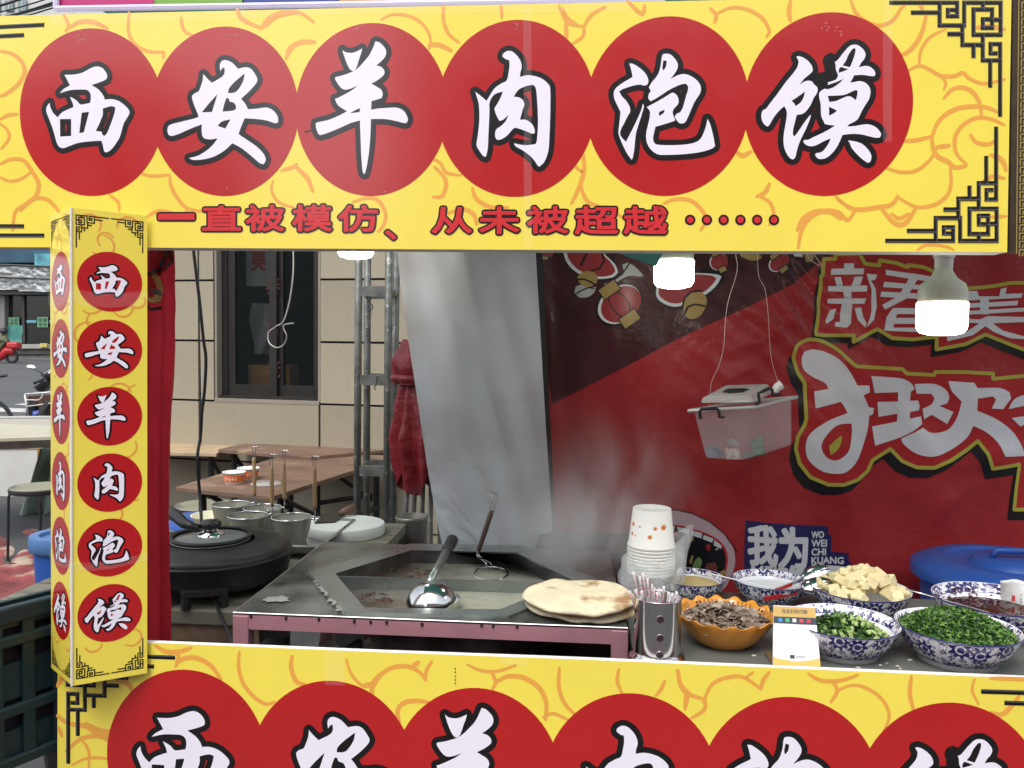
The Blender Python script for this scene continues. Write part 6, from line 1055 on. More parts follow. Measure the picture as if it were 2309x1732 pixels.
# porcelain with blue flowers
def porcelain():
    m = bpy.data.materials.new('blue_white_porcelain'); m.use_nodes = True; t = m.node_tree; N = t.nodes; L = t.links; b = N['Principled BSDF']; b.inputs['Roughness'].default_value = .12; b.inputs['Coat Weight'].default_value = .3
    uv = N.new('ShaderNodeTexCoord'); mp = N.new('ShaderNodeMapping'); mp.inputs['Scale'].default_value = (3.5, 32, 1); L.new(uv.outputs['UV'], mp.inputs[0])
    def mth(op, *a):
        n = N.new('ShaderNodeMath'); n.operation = op
        for i, x in enumerate(a):
            if isinstance(x, (int, float)): n.inputs[i].default_value = x
            else: L.new(x, n.inputs[i])
        return n.outputs[0]
    def flowers(scale, rad, pet, shift):
        m2 = N.new('ShaderNodeMapping'); m2.inputs['Scale'].default_value = (scale,)*3; m2.inputs['Location'].default_value = shift; L.new(mp.outputs[0], m2.inputs[0]); vo = N.new('ShaderNodeTexVoronoi'); vo.voronoi_dimensions = '2D'; vo.inputs['Scale'].default_value = 1.; vo.inputs['Randomness'].default_value = .55; L.new(m2.outputs[0], vo.inputs['Vector'])
        sb = N.new('ShaderNodeVectorMath'); sb.operation = 'SUBTRACT'; L.new(m2.outputs[0], sb.inputs[0]); L.new(vo.outputs['Position'], sb.inputs[1]); sx = N.new('ShaderNodeSeparateXYZ'); L.new(sb.outputs[0], sx.inputs[0]); an = mth('ARCTAN2', sx.outputs['Y'], sx.outputs['X'])
        lim = mth('MULTIPLY_ADD', mth('COSINE', mth('MULTIPLY', an, pet)), rad*.22, rad); d = vo.outputs['Distance']; outer = mth('LESS_THAN', d, lim); ring = mth('GREATER_THAN', mth('ABSOLUTE', mth('SUBTRACT', d, rad*.45)), rad*.10); return mth('MULTIPLY', outer, ring)
    f1 = flowers(.62, .36, 9, (0, 0, 0)); f2 = flowers(1.55, .26, 4, (.4, .3, 0))
    nz = N.new('ShaderNodeTexNoise'); nz.inputs['Scale'].default_value = 1.6; nz.inputs['Detail'].default_value = 2; L.new(mp.outputs[0], nz.inputs['Vector']); vine = mth('LESS_THAN', mth('ABSOLUTE', mth('SUBTRACT', nz.outputs['Fac'], .5)), .016)
    k = mth('MAXIMUM', mth('MAXIMUM', f1, mth('MULTIPLY', f2, .92)), mth('MULTIPLY', vine, .8)); sv_ = N.new('ShaderNodeSeparateXYZ'); L.new(uv.outputs['UV'], sv_.inputs[0])
    at = N.new('ShaderNodeAttribute'); at.attribute_name = 'band'; k = mth('MULTIPLY', k, at.outputs['Fac']); at2 = N.new('ShaderNodeAttribute'); at2.attribute_name = 'line'; k = mth('MAXIMUM', k, mth('GREATER_THAN', at2.outputs['Fac'], .5))
    mx = N.new('ShaderNodeMix'); mx.data_type = 'RGBA'; mx.inputs['A'].default_value = (.78, .77, .80, 1); mx.inputs['B'].default_value = (.022, .018, .14, 1); L.new(k, mx.inputs['Factor']); L.new(mx.outputs['Result'], b.inputs['Base Color']); return m
M_POR = porcelain()
def bowl(cx, cy, w, label, hk=.30, rimy=None):
    """cx, cy: pixel at the centre of the foot on the counter; w: rim width in pixels"""
    p = AZ(cx, cy, ZC); r = w/FPX*(p+Vector((0, 0, .05))-CAM).dot(CF)/2; h = r*2*hk; t = thing('porcelain_bowl', label, 'bowl', p, 'blue and white bowls on the counter'); m = MB()
    prof = [(r*.60, 0, 0, 0), (r*.64, h*.02, 0, 0), (r*.66, h*.16, 0, 0), (r*.664, h*.162, 0, 0), (r*.666, h*.166, 0, 1), (r*.672, h*.178, 0, 1), (r*.675, h*.182, 1, 0), (r*.80, h*.38, 1, 0), (r*.91, h*.64, 1, 0), (r*.982, h*.945, 1, 0), (r*.985, h*.955, 0, 0), (r*.988, h*.965, 0, 1), (r*.995, h*.99, 0, 1), (r*.985, h*1.0, 0, 1), (r*.975, h*.99, 0, 0), (r*.965, h*.98, 1, 0), (r*.90, h*.80, 1, 0), (r*.875, h*.74, 1, 0), (r*.873, h*.737, 0, 1), (r*.869, h*.728, 0, 1), (r*.867, h*.722, 0, 0), (r*.76, h*.45, 0, 0), (r*.55, h*.20, 0, 0), (0, h*.16, 0, 0)]
    m.lathe([(a, b_) for a, b_, _, _ in prof], 56, p); o = m.build('body', M_POR, t, smooth=True)
    for nm, ix in (('band', 2), ('line', 3)):
        a = o.data.attributes.new(nm, 'FLOAT', 'POINT')
        for i in range(len(prof)):
            for j in range(57): a.data[i*57+j].value = prof[i][ix]
    return t, p, r, h
b_cil = bowl(2155, 1487, 262, 'large blue flowered bowl heaped with chopped cilantro'); b_sca = bowl(1898, 1470, 245, 'blue flowered bowl of chopped scallions beside the price stand'); b_cub = bowl(1938, 1388, 216, 'blue flowered bowl heaped with white bread cubes'); b_chi = bowl(2240, 1425, 262, 'blue flowered bowl of dark chilli oil at the right edge'); b_ton = bowl(1735, 1355, 168, 'blue flowered bowl with tongs resting across its rim'); b_sau = bowl(1558, 1345, 152, 'blue flowered bowl of pale paste behind the orange bowl')
def heap_z(d, r, top, edge): return edge+(top-edge)*math.cos(min(1, d/r)*math.pi/2)
def leaf_bits(bw, n, rr, top, edge, mats, size, label, cat, seed, long_=1.):
    t, p, r, h = bw; random.seed(seed)
    ob = MB(); ob.lathe([(r*rr, edge-.004)]+[(r*rr*k, heap_z(k, 1, top, edge)-.004) for k in (.8, .6, .4, .2, 0)], 32, p); base = ob.build(label[0], mats[0], at=p, smooth=True); tag(base, label[1], cat, kind='stuff')
    for mi, mt in enumerate(mats):
        m = MB()
        for i in range(n//len(mats)):
            d = r*rr*math.sqrt(random.random()); a = random.uniform(0, 6.283); c = p+Vector((math.cos(a)*d, math.sin(a)*d, heap_z(d, r*rr, top, edge)+random.uniform(-.003, .006)))
            s_ = size*random.uniform(.5, 1.3); M_ = Matrix.Rotation(random.uniform(0, 6.28), 3, 'Z') @ Matrix.Rotation(random.gauss(0, .6), 3, 'X') @ Matrix.Rotation(random.gauss(0, .6), 3, 'Y'); l_ = long_*random.uniform(.7, 1.5)
            pts = [Vector((-s_*l_, 0, 0)), Vector((-s_*.2, -s_*.45, .0)), Vector((s_*l_, random.uniform(-.3, .3)*s_, s_*.3)), Vector((s_*.1, s_*.5, s_*.15))]; m.add([c+M_ @ q_ for q_ in pts], [(0, 1, 3), (1, 2, 3)])
        o = m.build('chopped_leaf', mt, base); o['kind'] = 'stuff'
    return base
M_G = [mat('herb_%d' % i, c, .5, var=(60, .3)) for i, c in enumerate(((.04, .10, .018), (.08, .18, .03), (.15, .28, .06), (.022, .058, .014)))]
h_ = b_cil[3]; leaf_bits(b_cil, 4200, .90, h_*1.38, h_*.80, [M_G[0], M_G[1], M_G[2], M_G[3], M_G[1]], .0050, ('chopped_cilantro', 'heap of bright chopped cilantro in the right front bowl'), 'herb', 21)
h_ = b_sca[3]; sc_b = leaf_bits(b_sca, 700, .74, h_*1.05, h_*.45, [M_G[3], M_G[0], M_G[1]], .0075, ('chopped_scallion', 'chopped dark green scallions in the bowl by the price stand'), 'herb', 22, 1.3)
random.seed(9); q = MB()
for i in range(110):
    t, p, r, h = b_sca; d = r*.70*math.sqrt(random.random()); a = random.uniform(0, 6.28); c = p+Vector((math.cos(a)*d+.012, math.sin(a)*d-.01, heap_z(d, r*.74, h*1.05, h*.45)+.003)); s_ = MB(); rr = random.uniform(.0025, .0045); ln = random.uniform(.003, .006); s_.lathe([(rr, -ln), (rr, ln), (rr*.6, ln), (rr*.6, -ln), (rr, -ln)], 8); s_.xf(Matrix.Translation(c) @ Matrix.Rotation(random.uniform(0, 6.28), 4, 'Z') @ Matrix.Rotation(random.uniform(0, 1.6), 4, 'X')); q.add(s_.v, s_.f)
o = q.build('scallion_ring', mat('scallion_pale', (.30, .40, .14), .4, var=(40, .3)), sc_b, smooth=True); o['kind'] = 'stuff'
# chilli oil with flakes
t, p, r, h = b_chi; q = MB(); q.lathe([(r*.80, h*.62), (0, h*.62)], 48, p); tag(q.build('chilli_oil', mat('dark_chilli_oil', (.045, .014, .008), .08, var=(8, .4)), at=p), 'dark red chilli oil filling the right edge bowl', 'sauce'); 
q = MB(); random.seed(31); n = 0
for i in range(420):
    a = random.uniform(0, 6.28); 
    if i < 240: d = r*.79*math.sqrt(random.random()); z = h*.625
    else: k = random.random(); d = r*(.80+.12*k); z = h*(.62+.24*k); 
    if i >= 240 and not (.3 < a < 2.9): continue
    s_ = blob(p+Vector((math.cos(a)*d, math.sin(a)*d, z)), random.uniform(.0012, .0035), (1.4, 1, .4), seed=i, sub=1); q.add(s_.v, s_.f)
tag(q.build('chilli_flake', mat('chilli_flakes', (.06, .010, .006), .4, var=(60, .4)), at=p), 'dark chilli flakes floating on and stuck above the oil', 'chilli', kind='stuff')
q = MB(); pa, pb = AZ(2040, 1327, ZC+.12), p+Vector((-.02, -.02, h*.64)); pa = AY(2042, 1328, p.y+.02); q.tube([pa, pa.lerp(pb, .25), pa.lerp(pb, .6), pb], [.0045, .0055, .0025, .0025], 8, flat=.5); tag(q.build('spoon', M_LAD, at=pb, smooth=True), 'steel spoon leaning out of the chilli oil bowl', 'spoon')
# pastes
t, p, r, h = b_sau; q = MB(); q.lathe([(r*.83, h*.66), (r*.4, h*.80), (0, h*.84)], 40, p); tag(q.build('pale_paste', mat('sesame_paste', (.56, .44, .20), .6, var=(20, .3), bump=(30, .5, .005)), at=p, smooth=True), 'pale yellow paste in the small bowl behind the orange bowl', 'paste')
t, p, r, h = b_ton; q = MB(); q.lathe([(r*.80, h*.58), (0, h*.58)], 40, p); tag(q.build('white_salt', mat('white_salt', (.70, .74, .72), .5), at=p), 'white seasoning in the bowl under the tongs', 'seasoning')
q = MB(); pa = AY(350/3.456*0+1350+855/3.456, 1080+735/3.456, p.y-.02); pb = p+Vector((.02, -.02, h*.6)); q.tube([pa, pb], .0018, 6); tag(q.build('thin_spoon', M_LAD, at=pb), 'thin steel spoon handle leaning out of the seasoning bowl', 'spoon')
# bread cubes
t, p, r, h = b_cub; random.seed(14); M_CUBE = mat('white_bread_crumb', (.74, .64, .36), .8, var=(30, .12), bump=(60, .5, .004), dirt=((.52, .32, .12), 16, .62)); cubes = []
for i in range(78):
    lay = i/78; d = r*.86*math.sqrt(random.random())*(1 if i < 50 else .62); a = random.uniform(0, 6.28); z = heap_z(d, r*.9, h*(1.15 if i < 50 else 1.55), h*.86); s_ = random.uniform(.018, .030)
    bm_ = MB(); bm_.box((0, 0, 0), (s_, s_*random.uniform(.8, 1.1), s_*random.uniform(.7, 1.))); bm_.v = [v+Vector((random.uniform(-1, 1), random.uniform(-1, 1), random.uniform(-1, 1)))*s_*.06 for v in bm_.v]; M_ = Matrix.Translation(p+Vector((math.cos(a)*d, math.sin(a)*d, z))) @ Matrix.Rotation(random.uniform(0, 6.28), 4, 'Z') @ Matrix.Rotation(random.uniform(-.7, .7), 4, 'X') @ Matrix.Rotation(random.uniform(-.7, .7), 4, 'Y')
    o = bm_.build('bread_cube', M_CUBE, bevel=.0032); o.matrix_world = M_; tag(o, 'white bread cube in the heap filling its flowered bowl', 'bread cube', 'bread cubes')
# orange fluted bowl with sliced meat
p = AZ(1632, 1447, ZC); r = 222/FPX*(p+Vector((0, 0, .06))-CAM).dot(CF)/2; h = r*.62; ob_ = thing('orange_bowl', 'orange glazed fluted bowl holding sliced lamb', 'bowl', p)
fl_ = lambda k: (lambda w, i, q_: (q_*(1+.030*k*math.cos(16*w)*(i >= 5 and i <= 10)), .004*k*math.cos(16*w)*(i >= 6 and i <= 9)))
def glaze():
    m = mat('orange_glaze', (.62, .25, .025), .18, coat=.4, var=(5, .12)); return m
q = MB(); q.lathe([(r*.50, 0), (r*.56, .003), (r*.62, h*.12), (r*.74, h*.30), (r*.87, h*.58), (r*.95, h*.84), (r*1.0, h*.985), (r*1.0, h*1.0), (r*.98, h*1.0), (r*.955, h*.97), (r*.88, h*.80), (r*.80, h*.6), (r*.6, h*.3), (0, h*.2)], 96, p, rm=fl_(1)); q.build('body', glaze(), ob_, smooth=True)
q = MB(); M_DEC = mat('brown_glaze_mark', (.035, .025, .03), .3); random.seed(4)
for i in range(64):
    if i % 8 in (6, 7): continue
    a0 = i/64*2*math.pi; w_ = .018 if i % 8 < 4 else .05; za, zb = (h*.80, h*.955) if i % 8 < 4 else (h*.84, h*.92)
    R_ = lambda z: r*(.883+(z/h-.80)*.45)-.0016; pt = lambda a, z: p+Vector((math.cos(a)*R_(z), math.sin(a)*R_(z), z)); q.add([pt(a0, za), pt(a0+w_, za), pt(a0+w_, zb), pt(a0, zb)], [(0, 1, 2, 3)])
q.build('rim_mark', M_DEC, ob_)['kind'] = 'stuff'
M_LMB = [mat('lamb_slice_%d' % i, c, .45, var=(45, .35), bump=(60, .6, .004)) for i, c in enumerate(((.20, .15, .11), (.13, .085, .065), (.30, .24, .18), (.42, .34, .26)))]
q = MB(); q.lathe([(r*.86, h*.60), (r*.5, h*.86), (0, h*.98)], 32, p); lm = q.build('sliced_lamb', M_LMB[1], at=p, smooth=True); tag(lm, 'heap of thin brown lamb slices in the orange bowl', 'meat', kind='stuff'); random.seed(40)
for mi in range(4):
    q = MB()
    for i in range((150, 110, 80, 26)[mi]):
        d = r*.84*math.sqrt(random.random()); a = random.uniform(0, 6.28); c = p+Vector((math.cos(a)*d, math.sin(a)*d, heap_z(d, r*.9, h*1.10, h*.62)+random.uniform(-.002, .006))); s_ = random.uniform(.006, .015)*(.6 if mi == 3 else 1); n_ = random.randint(5, 7); M_ = Matrix.Rotation(random.uniform(0, 6.28), 3, 'Z') @ Matrix.Rotation(random.gauss(.35, .5), 3, 'X') @ Matrix.Rotation(random.gauss(0, .4), 3, 'Y')
        ring = [Vector((math.cos(6.28*k/n_)*s_*random.uniform(.6, 1.2), math.sin(6.28*k/n_)*s_*.7*random.uniform(.6, 1.2), random.uniform(-.15, .3)*s_)) for k in range(n_)]; top = [c+M_ @ v for v in ring]; bt_ = [c+M_ @ (v-Vector((0, 0, .0014))) for v in ring]; ce = c+M_ @ Vector((0, 0, .12*s_)); q.add(top+bt_+[ce], [(k, (k+1) % n_, 2*n_) for k in range(n_)]+[(k, n_+k, n_+(k+1) % n_, (k+1) % n_) for k in range(n_)])
    o = q.build('slice', M_LMB[mi], lm); o['kind'] = 'stuff'
# straw holder
p = AZ(1481, 1487, ZC); r = 53/FPX*(p-CAM).dot(CF)*.985; h = AY(1481, 1343, p.y).z-ZC; sh = thing('straw_holder', 'perforated steel cylinder holding wrapped straws', 'holder', p); M_HOL = mat('brushed_steel_cup', (.60, .58, .58), .16, metal=1., rvar=(12, .06))
def holed(w, i, q_): return (q_, 0)
q = MB(); q.lathe([(r*1.0, .006), (r, h-.004), (r*1.015, h-.002), (r*1.0, h), (r*.96, h-.003), (r*.95, .02), (0, .02)], 56, p); q.build('cup', M_HOL, sh, smooth=True)
q = MB(); q.lathe([(0, .0), (r*1.2, .0), (r*1.21, .004), (r*1.16, .010), (r*1.02, .014), (r*1.0, .02)], 56, p); q.build('base_flange', M_HOL, sh, smooth=True)
for zk in (.255, .54, .80):
    q = MB(); a = math.atan2(CAM.y-p.y, CAM.x-p.x)+.12; rad = .0068; cc3 = Vector((p.x+math.cos(a)*r*1.004, p.y+math.sin(a)*r*1.004, p.z+h*(1-zk))); tg = Vector((-math.sin(a), math.cos(a), 0)); out = Vector((math.cos(a), math.sin(a), 0))
    q.add([cc3+tg*math.cos(R(k*18))*rad+Vector((0, 0, math.sin(R(k*18))*rad))+out*(.0007-.0007*math.cos(R(k*18))**2) for k in range(20)], [tuple(range(20))]); ho = q.build('hole', mat('dark_hole', (.02, .014, .012), .7), sh)
    q = MB(); q.tube([cc3+tg*math.cos(R(k*18))*rad+Vector((0, 0, math.sin(R(k*18))*rad)) for k in range(21)], .0008, 5, cap=False); q.build('hole_rim', M_HOL, ho)
M_WRAP = mat('straw_wrapper', (.78, .72, .72), .4, alpha=.8, bump=(40, .5, .004)); M_WR = mat('wrapper_red', (.62, .05, .07), .5); random.seed(17)
strs = [(1442, 1300, -.25), (1428, 1290, -.35), (1450, 1292, -.1), (1460, 1305, .05), (1433, 1330, -.1), (1447, 1333, 0), (1462, 1328, .1), (1475, 1325, .1), (1487, 1328, .0), (1497, 1322, .15), (1508, 1335, .1), (1517, 1338, .1), (1526, 1335, .2), (1420, 1333, -.3), (1470, 1318, -.1), (1482, 1336, .1)]
for i, (px, py, ln) in enumerate(strs):
    top = AY(px, py, p.y+random.uniform(-.6, .6)*r); bx = p+Vector(((top.x-p.x)*.35, (top.y-p.y)*.5, .03)); ti = thing('wrapped_straw', 'red printed paper-wrapped straw standing in the steel holder', 'straw', bx, 'straws in the steel holder')
    q = MB(); q.tube([bx, bx.lerp(top, .9), top], [.0036, .0046, .0062], 6, flat=.45); q.build('wrapper', M_WRAP, ti, smooth=True); q = MB(); dvec = (top-bx).normalized()
    for k in range(4):
        c = top-dvec*(.005+k*.011+random.uniform(0, .004))+Vector((random.uniform(-.0025, .0015), 0, 0)); w_ = random.uniform(.0008, .0022); q.add([c+Vector((-w_, -.0046, 0)), c+Vector((w_*.6, -.0046, .001)), c+Vector((w_*1.2, -.0046, .004)), c+Vector((-w_*.4, -.0046, .0034))], [(0, 1, 2, 3)])
    q.build('red_print', M_WR, ti)
# cup stack in a bag
p = AZ(1468, 1360, ZC); p = AZ(1466, 1352, ZC); kpx = (p-CAM).dot(CF)/FPX; M_CUP = mat('white_cup_paper', (.80, .80, .74), .5); rr_ = 52*kpx; rb_ = 42.5*kpx; hc = 85*kpx; M_FLW = mat('orange_flower_print', (.85, .25, .05), .5)
def zpx(y): return AY(1466, y, p.y).z
zrim0 = zpx(1230+0); n_c = 9; step = 7.2*kpx; M_BAG = mat('clear_bag_film', (.84, .87, .86), .16, alpha=.24, bump=(26, 1.0, .012), spec=.6)
for i in range(n_c):
    zr = zrim0-i*step*1.02; c = Vector((p.x, p.y, zr)); lab = 'topmost upturned paper cup with orange flowers' if i == 0 else ('second', 'third', 'fourth', 'fifth', 'sixth', 'seventh', 'eighth', 'ninth')[i-1]+' nested white paper cup from the top of the stack'
    t = thing('paper_cup', lab, 'cup', c, 'stack of upturned paper cups'); q = MB(); hh = hc if i == 0 else step*.98
    if i == 0: q.lathe([(rr_*1.02, -.001), (rr_*1.035, .002), (rr_*1.02, .005), (rr_*.985, .005), (rb_, hc), (rb_*.97, hc+.0006), (rb_*.95, hc-.004), (0, hc-.004)], 48, c)
    else: q.lathe([(rr_*1.02, -.001), (rr_*1.035, .002), (rr_*1.02, .005), (rr_*.985, .005), (rr_*.965, step*.96)], 48, c)
    q.build('cup', M_CUP, t, smooth=True)
    if i == 0:
        for (px, py, s_, pet) in ((1414, 1183, 7, 8), (1467, 1188, 5.5, 5), (1486, 1187, 9, 6), (1411, 1204, 5.5, 5), (1455, 1207, 6.5, 5), (1434, 1186, 3, 5), (1425, 1207, 3, 5)):
            zz = AY(px, py, p.y-.03).z; rad = rr_*.985+(rb_-rr_*.985)*(zz-zr-.005)/(hc-.005); k0 = (px-1466)/FPX*(p-CAM).dot(CF)*1.0; k0 = max(-.93*rad, min(.93*rad, k0*.97)); a = -math.pi/2+math.asin(k0/rad)+.06; s2 = s_*kpx; pl = []
            for j in range(24):
                g_ = 2*math.pi*j/24; d_ = s2*(.72+.28*math.cos(pet*g_)); aa = a+d_*math.cos(g_)/rad; pl.append(Vector((p.x+math.cos(aa)*(rad+.0006), p.y+math.sin(aa)*(rad+.0006), zz+d_*math.sin(g_))))
            q = MB(); q.add(pl+[sum(pl, Vector())/24+Vector((math.cos(a), math.sin(a), 0))*.0006], [(j, (j+1) % 24, 24) for j in range(24)]); q.build('flower_print', M_FLW, t)
zb0 = ZC+.003; zb1 = zpx(1240)
def bagf(s, t):
    a = 2*math.pi*s; r_ = rr_*(1.16+.30*math.sin(math.pi*min(1, t*1.05))*.6+.10*math.sin(5*a+t*6)+.05*math.sin(11*a-t*9)); r_ *= (1.0-.10*t)
    if t > .8: r_ = r_*(1-(t-.8)*.8)
    fl = max(0, math.cos(a-.25))**4*max(0, t-.35)*1.5
    return Vector((p.x+math.cos(a)*(r_+fl*.045), p.y+math.sin(a)*r_, zb0+(zb1-zb0)*t+fl*.060+.004*math.sin(7*a)))
q = MB(); q.grid(72, 22, bagf); bgo = thing('cup_bag', 'crumpled clear plastic bag wrapped round the paper cup stack', 'bag', p); q.build('film', M_BAG, bgo, smooth=True)
q = MB(); q.grid(72, 22, lambda s, t: bagf(s, t)+Vector((.006*math.sin(s*31), .006*math.cos(s*27+t*8), 0))); q.build('inner_film', M_BAG, bgo, smooth=True)
# payment card stand (the code itself is left off)
qs = thing('payment_stand', 'white and gold payment card stand at the counter front', 'sign', AZ(1795, 1510, ZC)); Q4 = [AZ(1743, 1503, ZC+.002), AZ(1851, 1509, ZC+.002)]; yq = Q4[0].y; tl_, tr2 = AY(1745, 1367, yq+.05), AY(1838, 1371, yq+.05)
def qpg(u, v, h):
    a = Q4[0].lerp(Q4[1], u); c = tl_.lerp(tr2, u); return c.lerp(a, v)+Vector((0, -h, h*.3))
q = MB(); q.slab([qpg(0, 0, 0), qpg(1, 0, 0), qpg(1, 1, 0), qpg(0, 1, 0)], (0, .006, 0)); q.build('card', mat('white_card', (.76, .76, .78), .3), qs)
def qfill(loop, m, layer, name):
    v, tr3 = fill2d([loop]); w = MB(); put(w, qpg, v, tr3, layer*.5); return w.build(name, m, qs)
M_QG = mat('card_gold', (.55, .36, .10), .35); M_QN = mat('card_navy', (.03, .045, .06), .35)
qfill([(0, 0), (1, 0), (1, .17), (0, .17)], M_QG, 1, 'gold_header'); qfill([(0, .17), (1, .17), (1, .285), (0, .285)], M_QN, 1.1, 'dark_band'); qfill([(0, .83), (.08, .86), (.15, .87), (.3, .88), (.5, .90), (.7, .875), (.85, .86), (1, .82), (1, 1), (0, 1)], mat('card_yellow', (.62, .46, .10), .4), 1, 'gold_footer'); 
text_on('在此扫码付款', .5, .075, .62, .075, qpg, .9, .01, M_QN, 'stand_heading', qs)
for i, c in enumerate(((.05, .25, .55), (.06, .40, .18), (.65, .65, .65), (.55, .06, .08), (.50, .04, .05))): qfill([(.11+i*.165, .195), (.20+i*.165, .195), (.20+i*.165, .255), (.11+i*.165, .255)], mat('pay_icon_%d' % i, c, .4), 2, 'payment_icon')
qfill([(.36, .795), (.46, .795), (.46, .855), (.36, .855)], M_QN, 1.5, 'maker_icon'); text_on('收钱吧', .58, .825, .20, .045, qpg, .9, .005, mat('card_grey', (.25, .25, .27), .4), 'maker_name', qs)
q = MB(); q.slab([Q4[0]+Vector((0, -.004, -.002)), Q4[1]+Vector((0, -.004, -.002)), Q4[1]+Vector((0, .07, -.002)), Q4[0]+Vector((0, .07, -.002))], (0, 0, .005)); q.build('foot', mat('stand_brown', (.16, .10, .05), .5), qs)
# tongs
tg_ = thing('serving_tongs', 'steel serving tongs with red grips lying across the seasoning bowl', 'tongs', AZ(1800, 1340, ZC+.07)); T_ = lambda x, y, d: AY(1350+x/3.456, 1080+y/3.456, d); yt = b_ton[1].y-.03
def strip(pts, w, th, nm, m, up=(0, 0, 1)):
    q = MB(); P = curve3(pts, 5); n = len(P); U = Vector(up); ws = [w[0]+(w[1]-w[0])*i/(n-1) for i in range(n)] if isinstance(w, tuple) else [w]*n; vs = []
    for i, c in enumerate(P): vs += [c+U*ws[i]/2, c-U*ws[i]/2, c-U*ws[i]/2+Vector((0, th, 0)), c+U*ws[i]/2+Vector((0, th, 0))]
    fs = [(0, 1, 2, 3), tuple(range(4*n-4, 4*n))]
    for i in range(n-1): 
        for k in range(4): fs.append((4*i+k, 4*i+(k+1) % 4, 4*i+4+(k+1) % 4, 4*i+4+k))
    q.add(vs, fs); return q.build(nm, m, tg_, smooth=False, bevel=.001)
strip([T_(1285, 935, yt-.05), T_(1420, 910, yt-.05), T_(1560, 880, yt-.04), T_(1640, 860, yt-.03)], (.010, .012), .003, 'arm', M_LAD); strip([T_(1260, 918, yt), T_(1400, 860, yt+.01), T_(1560, 795, yt+.02), T_(1640, 750, yt+.03)], (.009, .011), .003, 'arm', M_LAD)
strip([T_(1290, 936, yt-.053), T_(1420, 912, yt-.053), T_(1550, 886, yt-.043)], .011, .002, 'red_grip', mat('red_grip_plastic', (.34, .015, .02), .4)); strip([T_(1375, 872, yt+.007), T_(1450, 845, yt+.011), T_(1510, 822, yt+.015)], .009, .002, 'red_grip', mat('red_grip_plastic', (.34, .015, .02), .4))
for c0, rot_, nm in ((T_(1700, 835, yt-.03), -14, 'scoop'), (T_(1690, 745, yt+.03), -24, 'scoop')):
    q = MB(); q.lathe([(.034*math.cos(R(a)), .012*math.sin(R(a))) for a in range(0, 91, 10)], 28, sx=1.05, sy=.62); q.xf(Matrix.Translation(c0) @ Matrix.Rotation(R(rot_), 4, 'Y') @ Matrix.Rotation(R(48), 4, 'X')); q.build(nm, M_LAD, tg_, smooth=True, solid=.001)
q = MB(); hinge = T_(1265, 925, yt-.02); q.tube([hinge+Vector((0, -.03, 0)), hinge+Vector((0, .02, .003))], .004, 8); q.build('hinge', M_LAD, tg_)
# blue tub and packet
bt_ = thing('blue_tub', 'large blue plastic tub with ridged lid at the counter back right', 'tub', Vector((0, 0, 0))); cy_ = .72; c = AY(2290, 1280, cy_); zt2 = AY(2290, 1285, cy_).z; rt = (AY(2290, 1285, cy_)-AY(2074, 1285, cy_)).length; pb_ = Vector((c.x, cy_+.02, 0)); ORG[bt_.name] = pb_; bt_.location = pb_
q = MB(); q.lathe([(rt*.70, 0), (rt*.90, zt2-.03), (rt*.88, zt2-.03), (0, zt2-.06)], 56, pb_); q.build('body', M_BLU, bt_, smooth=True); q = MB(); q.lathe([(rt*.93, zt2-.035), (rt, zt2-.03), (rt*1.0, zt2-.008), (rt*.97, zt2), (rt*.90, zt2+.004), (rt*.86, zt2+.012), (rt*.80, zt2+.016), (rt*.66, zt2+.018), (rt*.63, zt2+.010), (rt*.42, zt2+.010), (rt*.38, zt2+.024), (rt*.36, zt2+.026), (0, zt2+.026)], 64, pb_); q.build('lid', M_BLU, bt_, auto=50)
q = MB(); q.tube([pb_+Vector((-.05, -.0, zt2+.026)), pb_+Vector((-.04, 0, zt2+.045)), pb_+Vector((.04, 0, zt2+.045)), pb_+Vector((.05, 0, zt2+.026))], .009, 8); q.build('lid_handle', M_BLU, bt_, smooth=True)
pk = thing('seasoning_packet', 'white printed seasoning packet behind the chilli bowl', 'packet', AZ(2295, 1400, ZC)); K_ = lambda x, y, d=.37: AY(2180+x/8.73, 1230+y/8.73, d)
q = MB(); q.grid(12, 10, lambda s, t: K_(665+110*t+(560-60*t)*s, 700+(80*(math.sin(s*3.0)**2)*-1+60*s)*(1-t)+(1250-700)*t)+Vector((0, .014*math.sin(s*4+t*2)-.02*math.sin(s*math.pi), 0))); q.build('pouch', mat('packet_film', (.70, .72, .70), .3, bump=(40, .5, .006)), pk, smooth=True, solid=.004)
q = MB(); q.slab([K_(905, 990, .345), K_(955, 995, .345), K_(950, 1110, .345), K_(900, 1100, .345)], (0, .004, 0)); q.build('red_label', M_WR, pk)
for i in range(3): text_on('味盐粉'[i], 1070, 980+i*70, 50, 55, lambda x, y, h: K_(x, y, .342)+Vector((0, -h, 0)), 1, .0, M_QN, 'packet_character', pk)
random.seed(60); q = MB()
for (x, y) in ((2000, 1495), (2024, 1502), (2030, 1508), (1935, 1505), (1990, 1460), (2012, 1470), (2052, 1488), (2025, 1455), (1700, 1478), (1985, 1500)):
    p_ = AZ(x, y, ZC+.001); s_ = blob(p_, random.uniform(.0015, .004), (1.5, 1, .4), seed=x, sub=1); q.add(s_.v, s_.f)
tag(q.build('crumbs', mat('pale_crumbs', (.6, .58, .5), .7), at=AZ(2020, 1500, ZC)), 'pale crumbs scattered on the counter between the bowls', 'crumbs', kind='stuff')
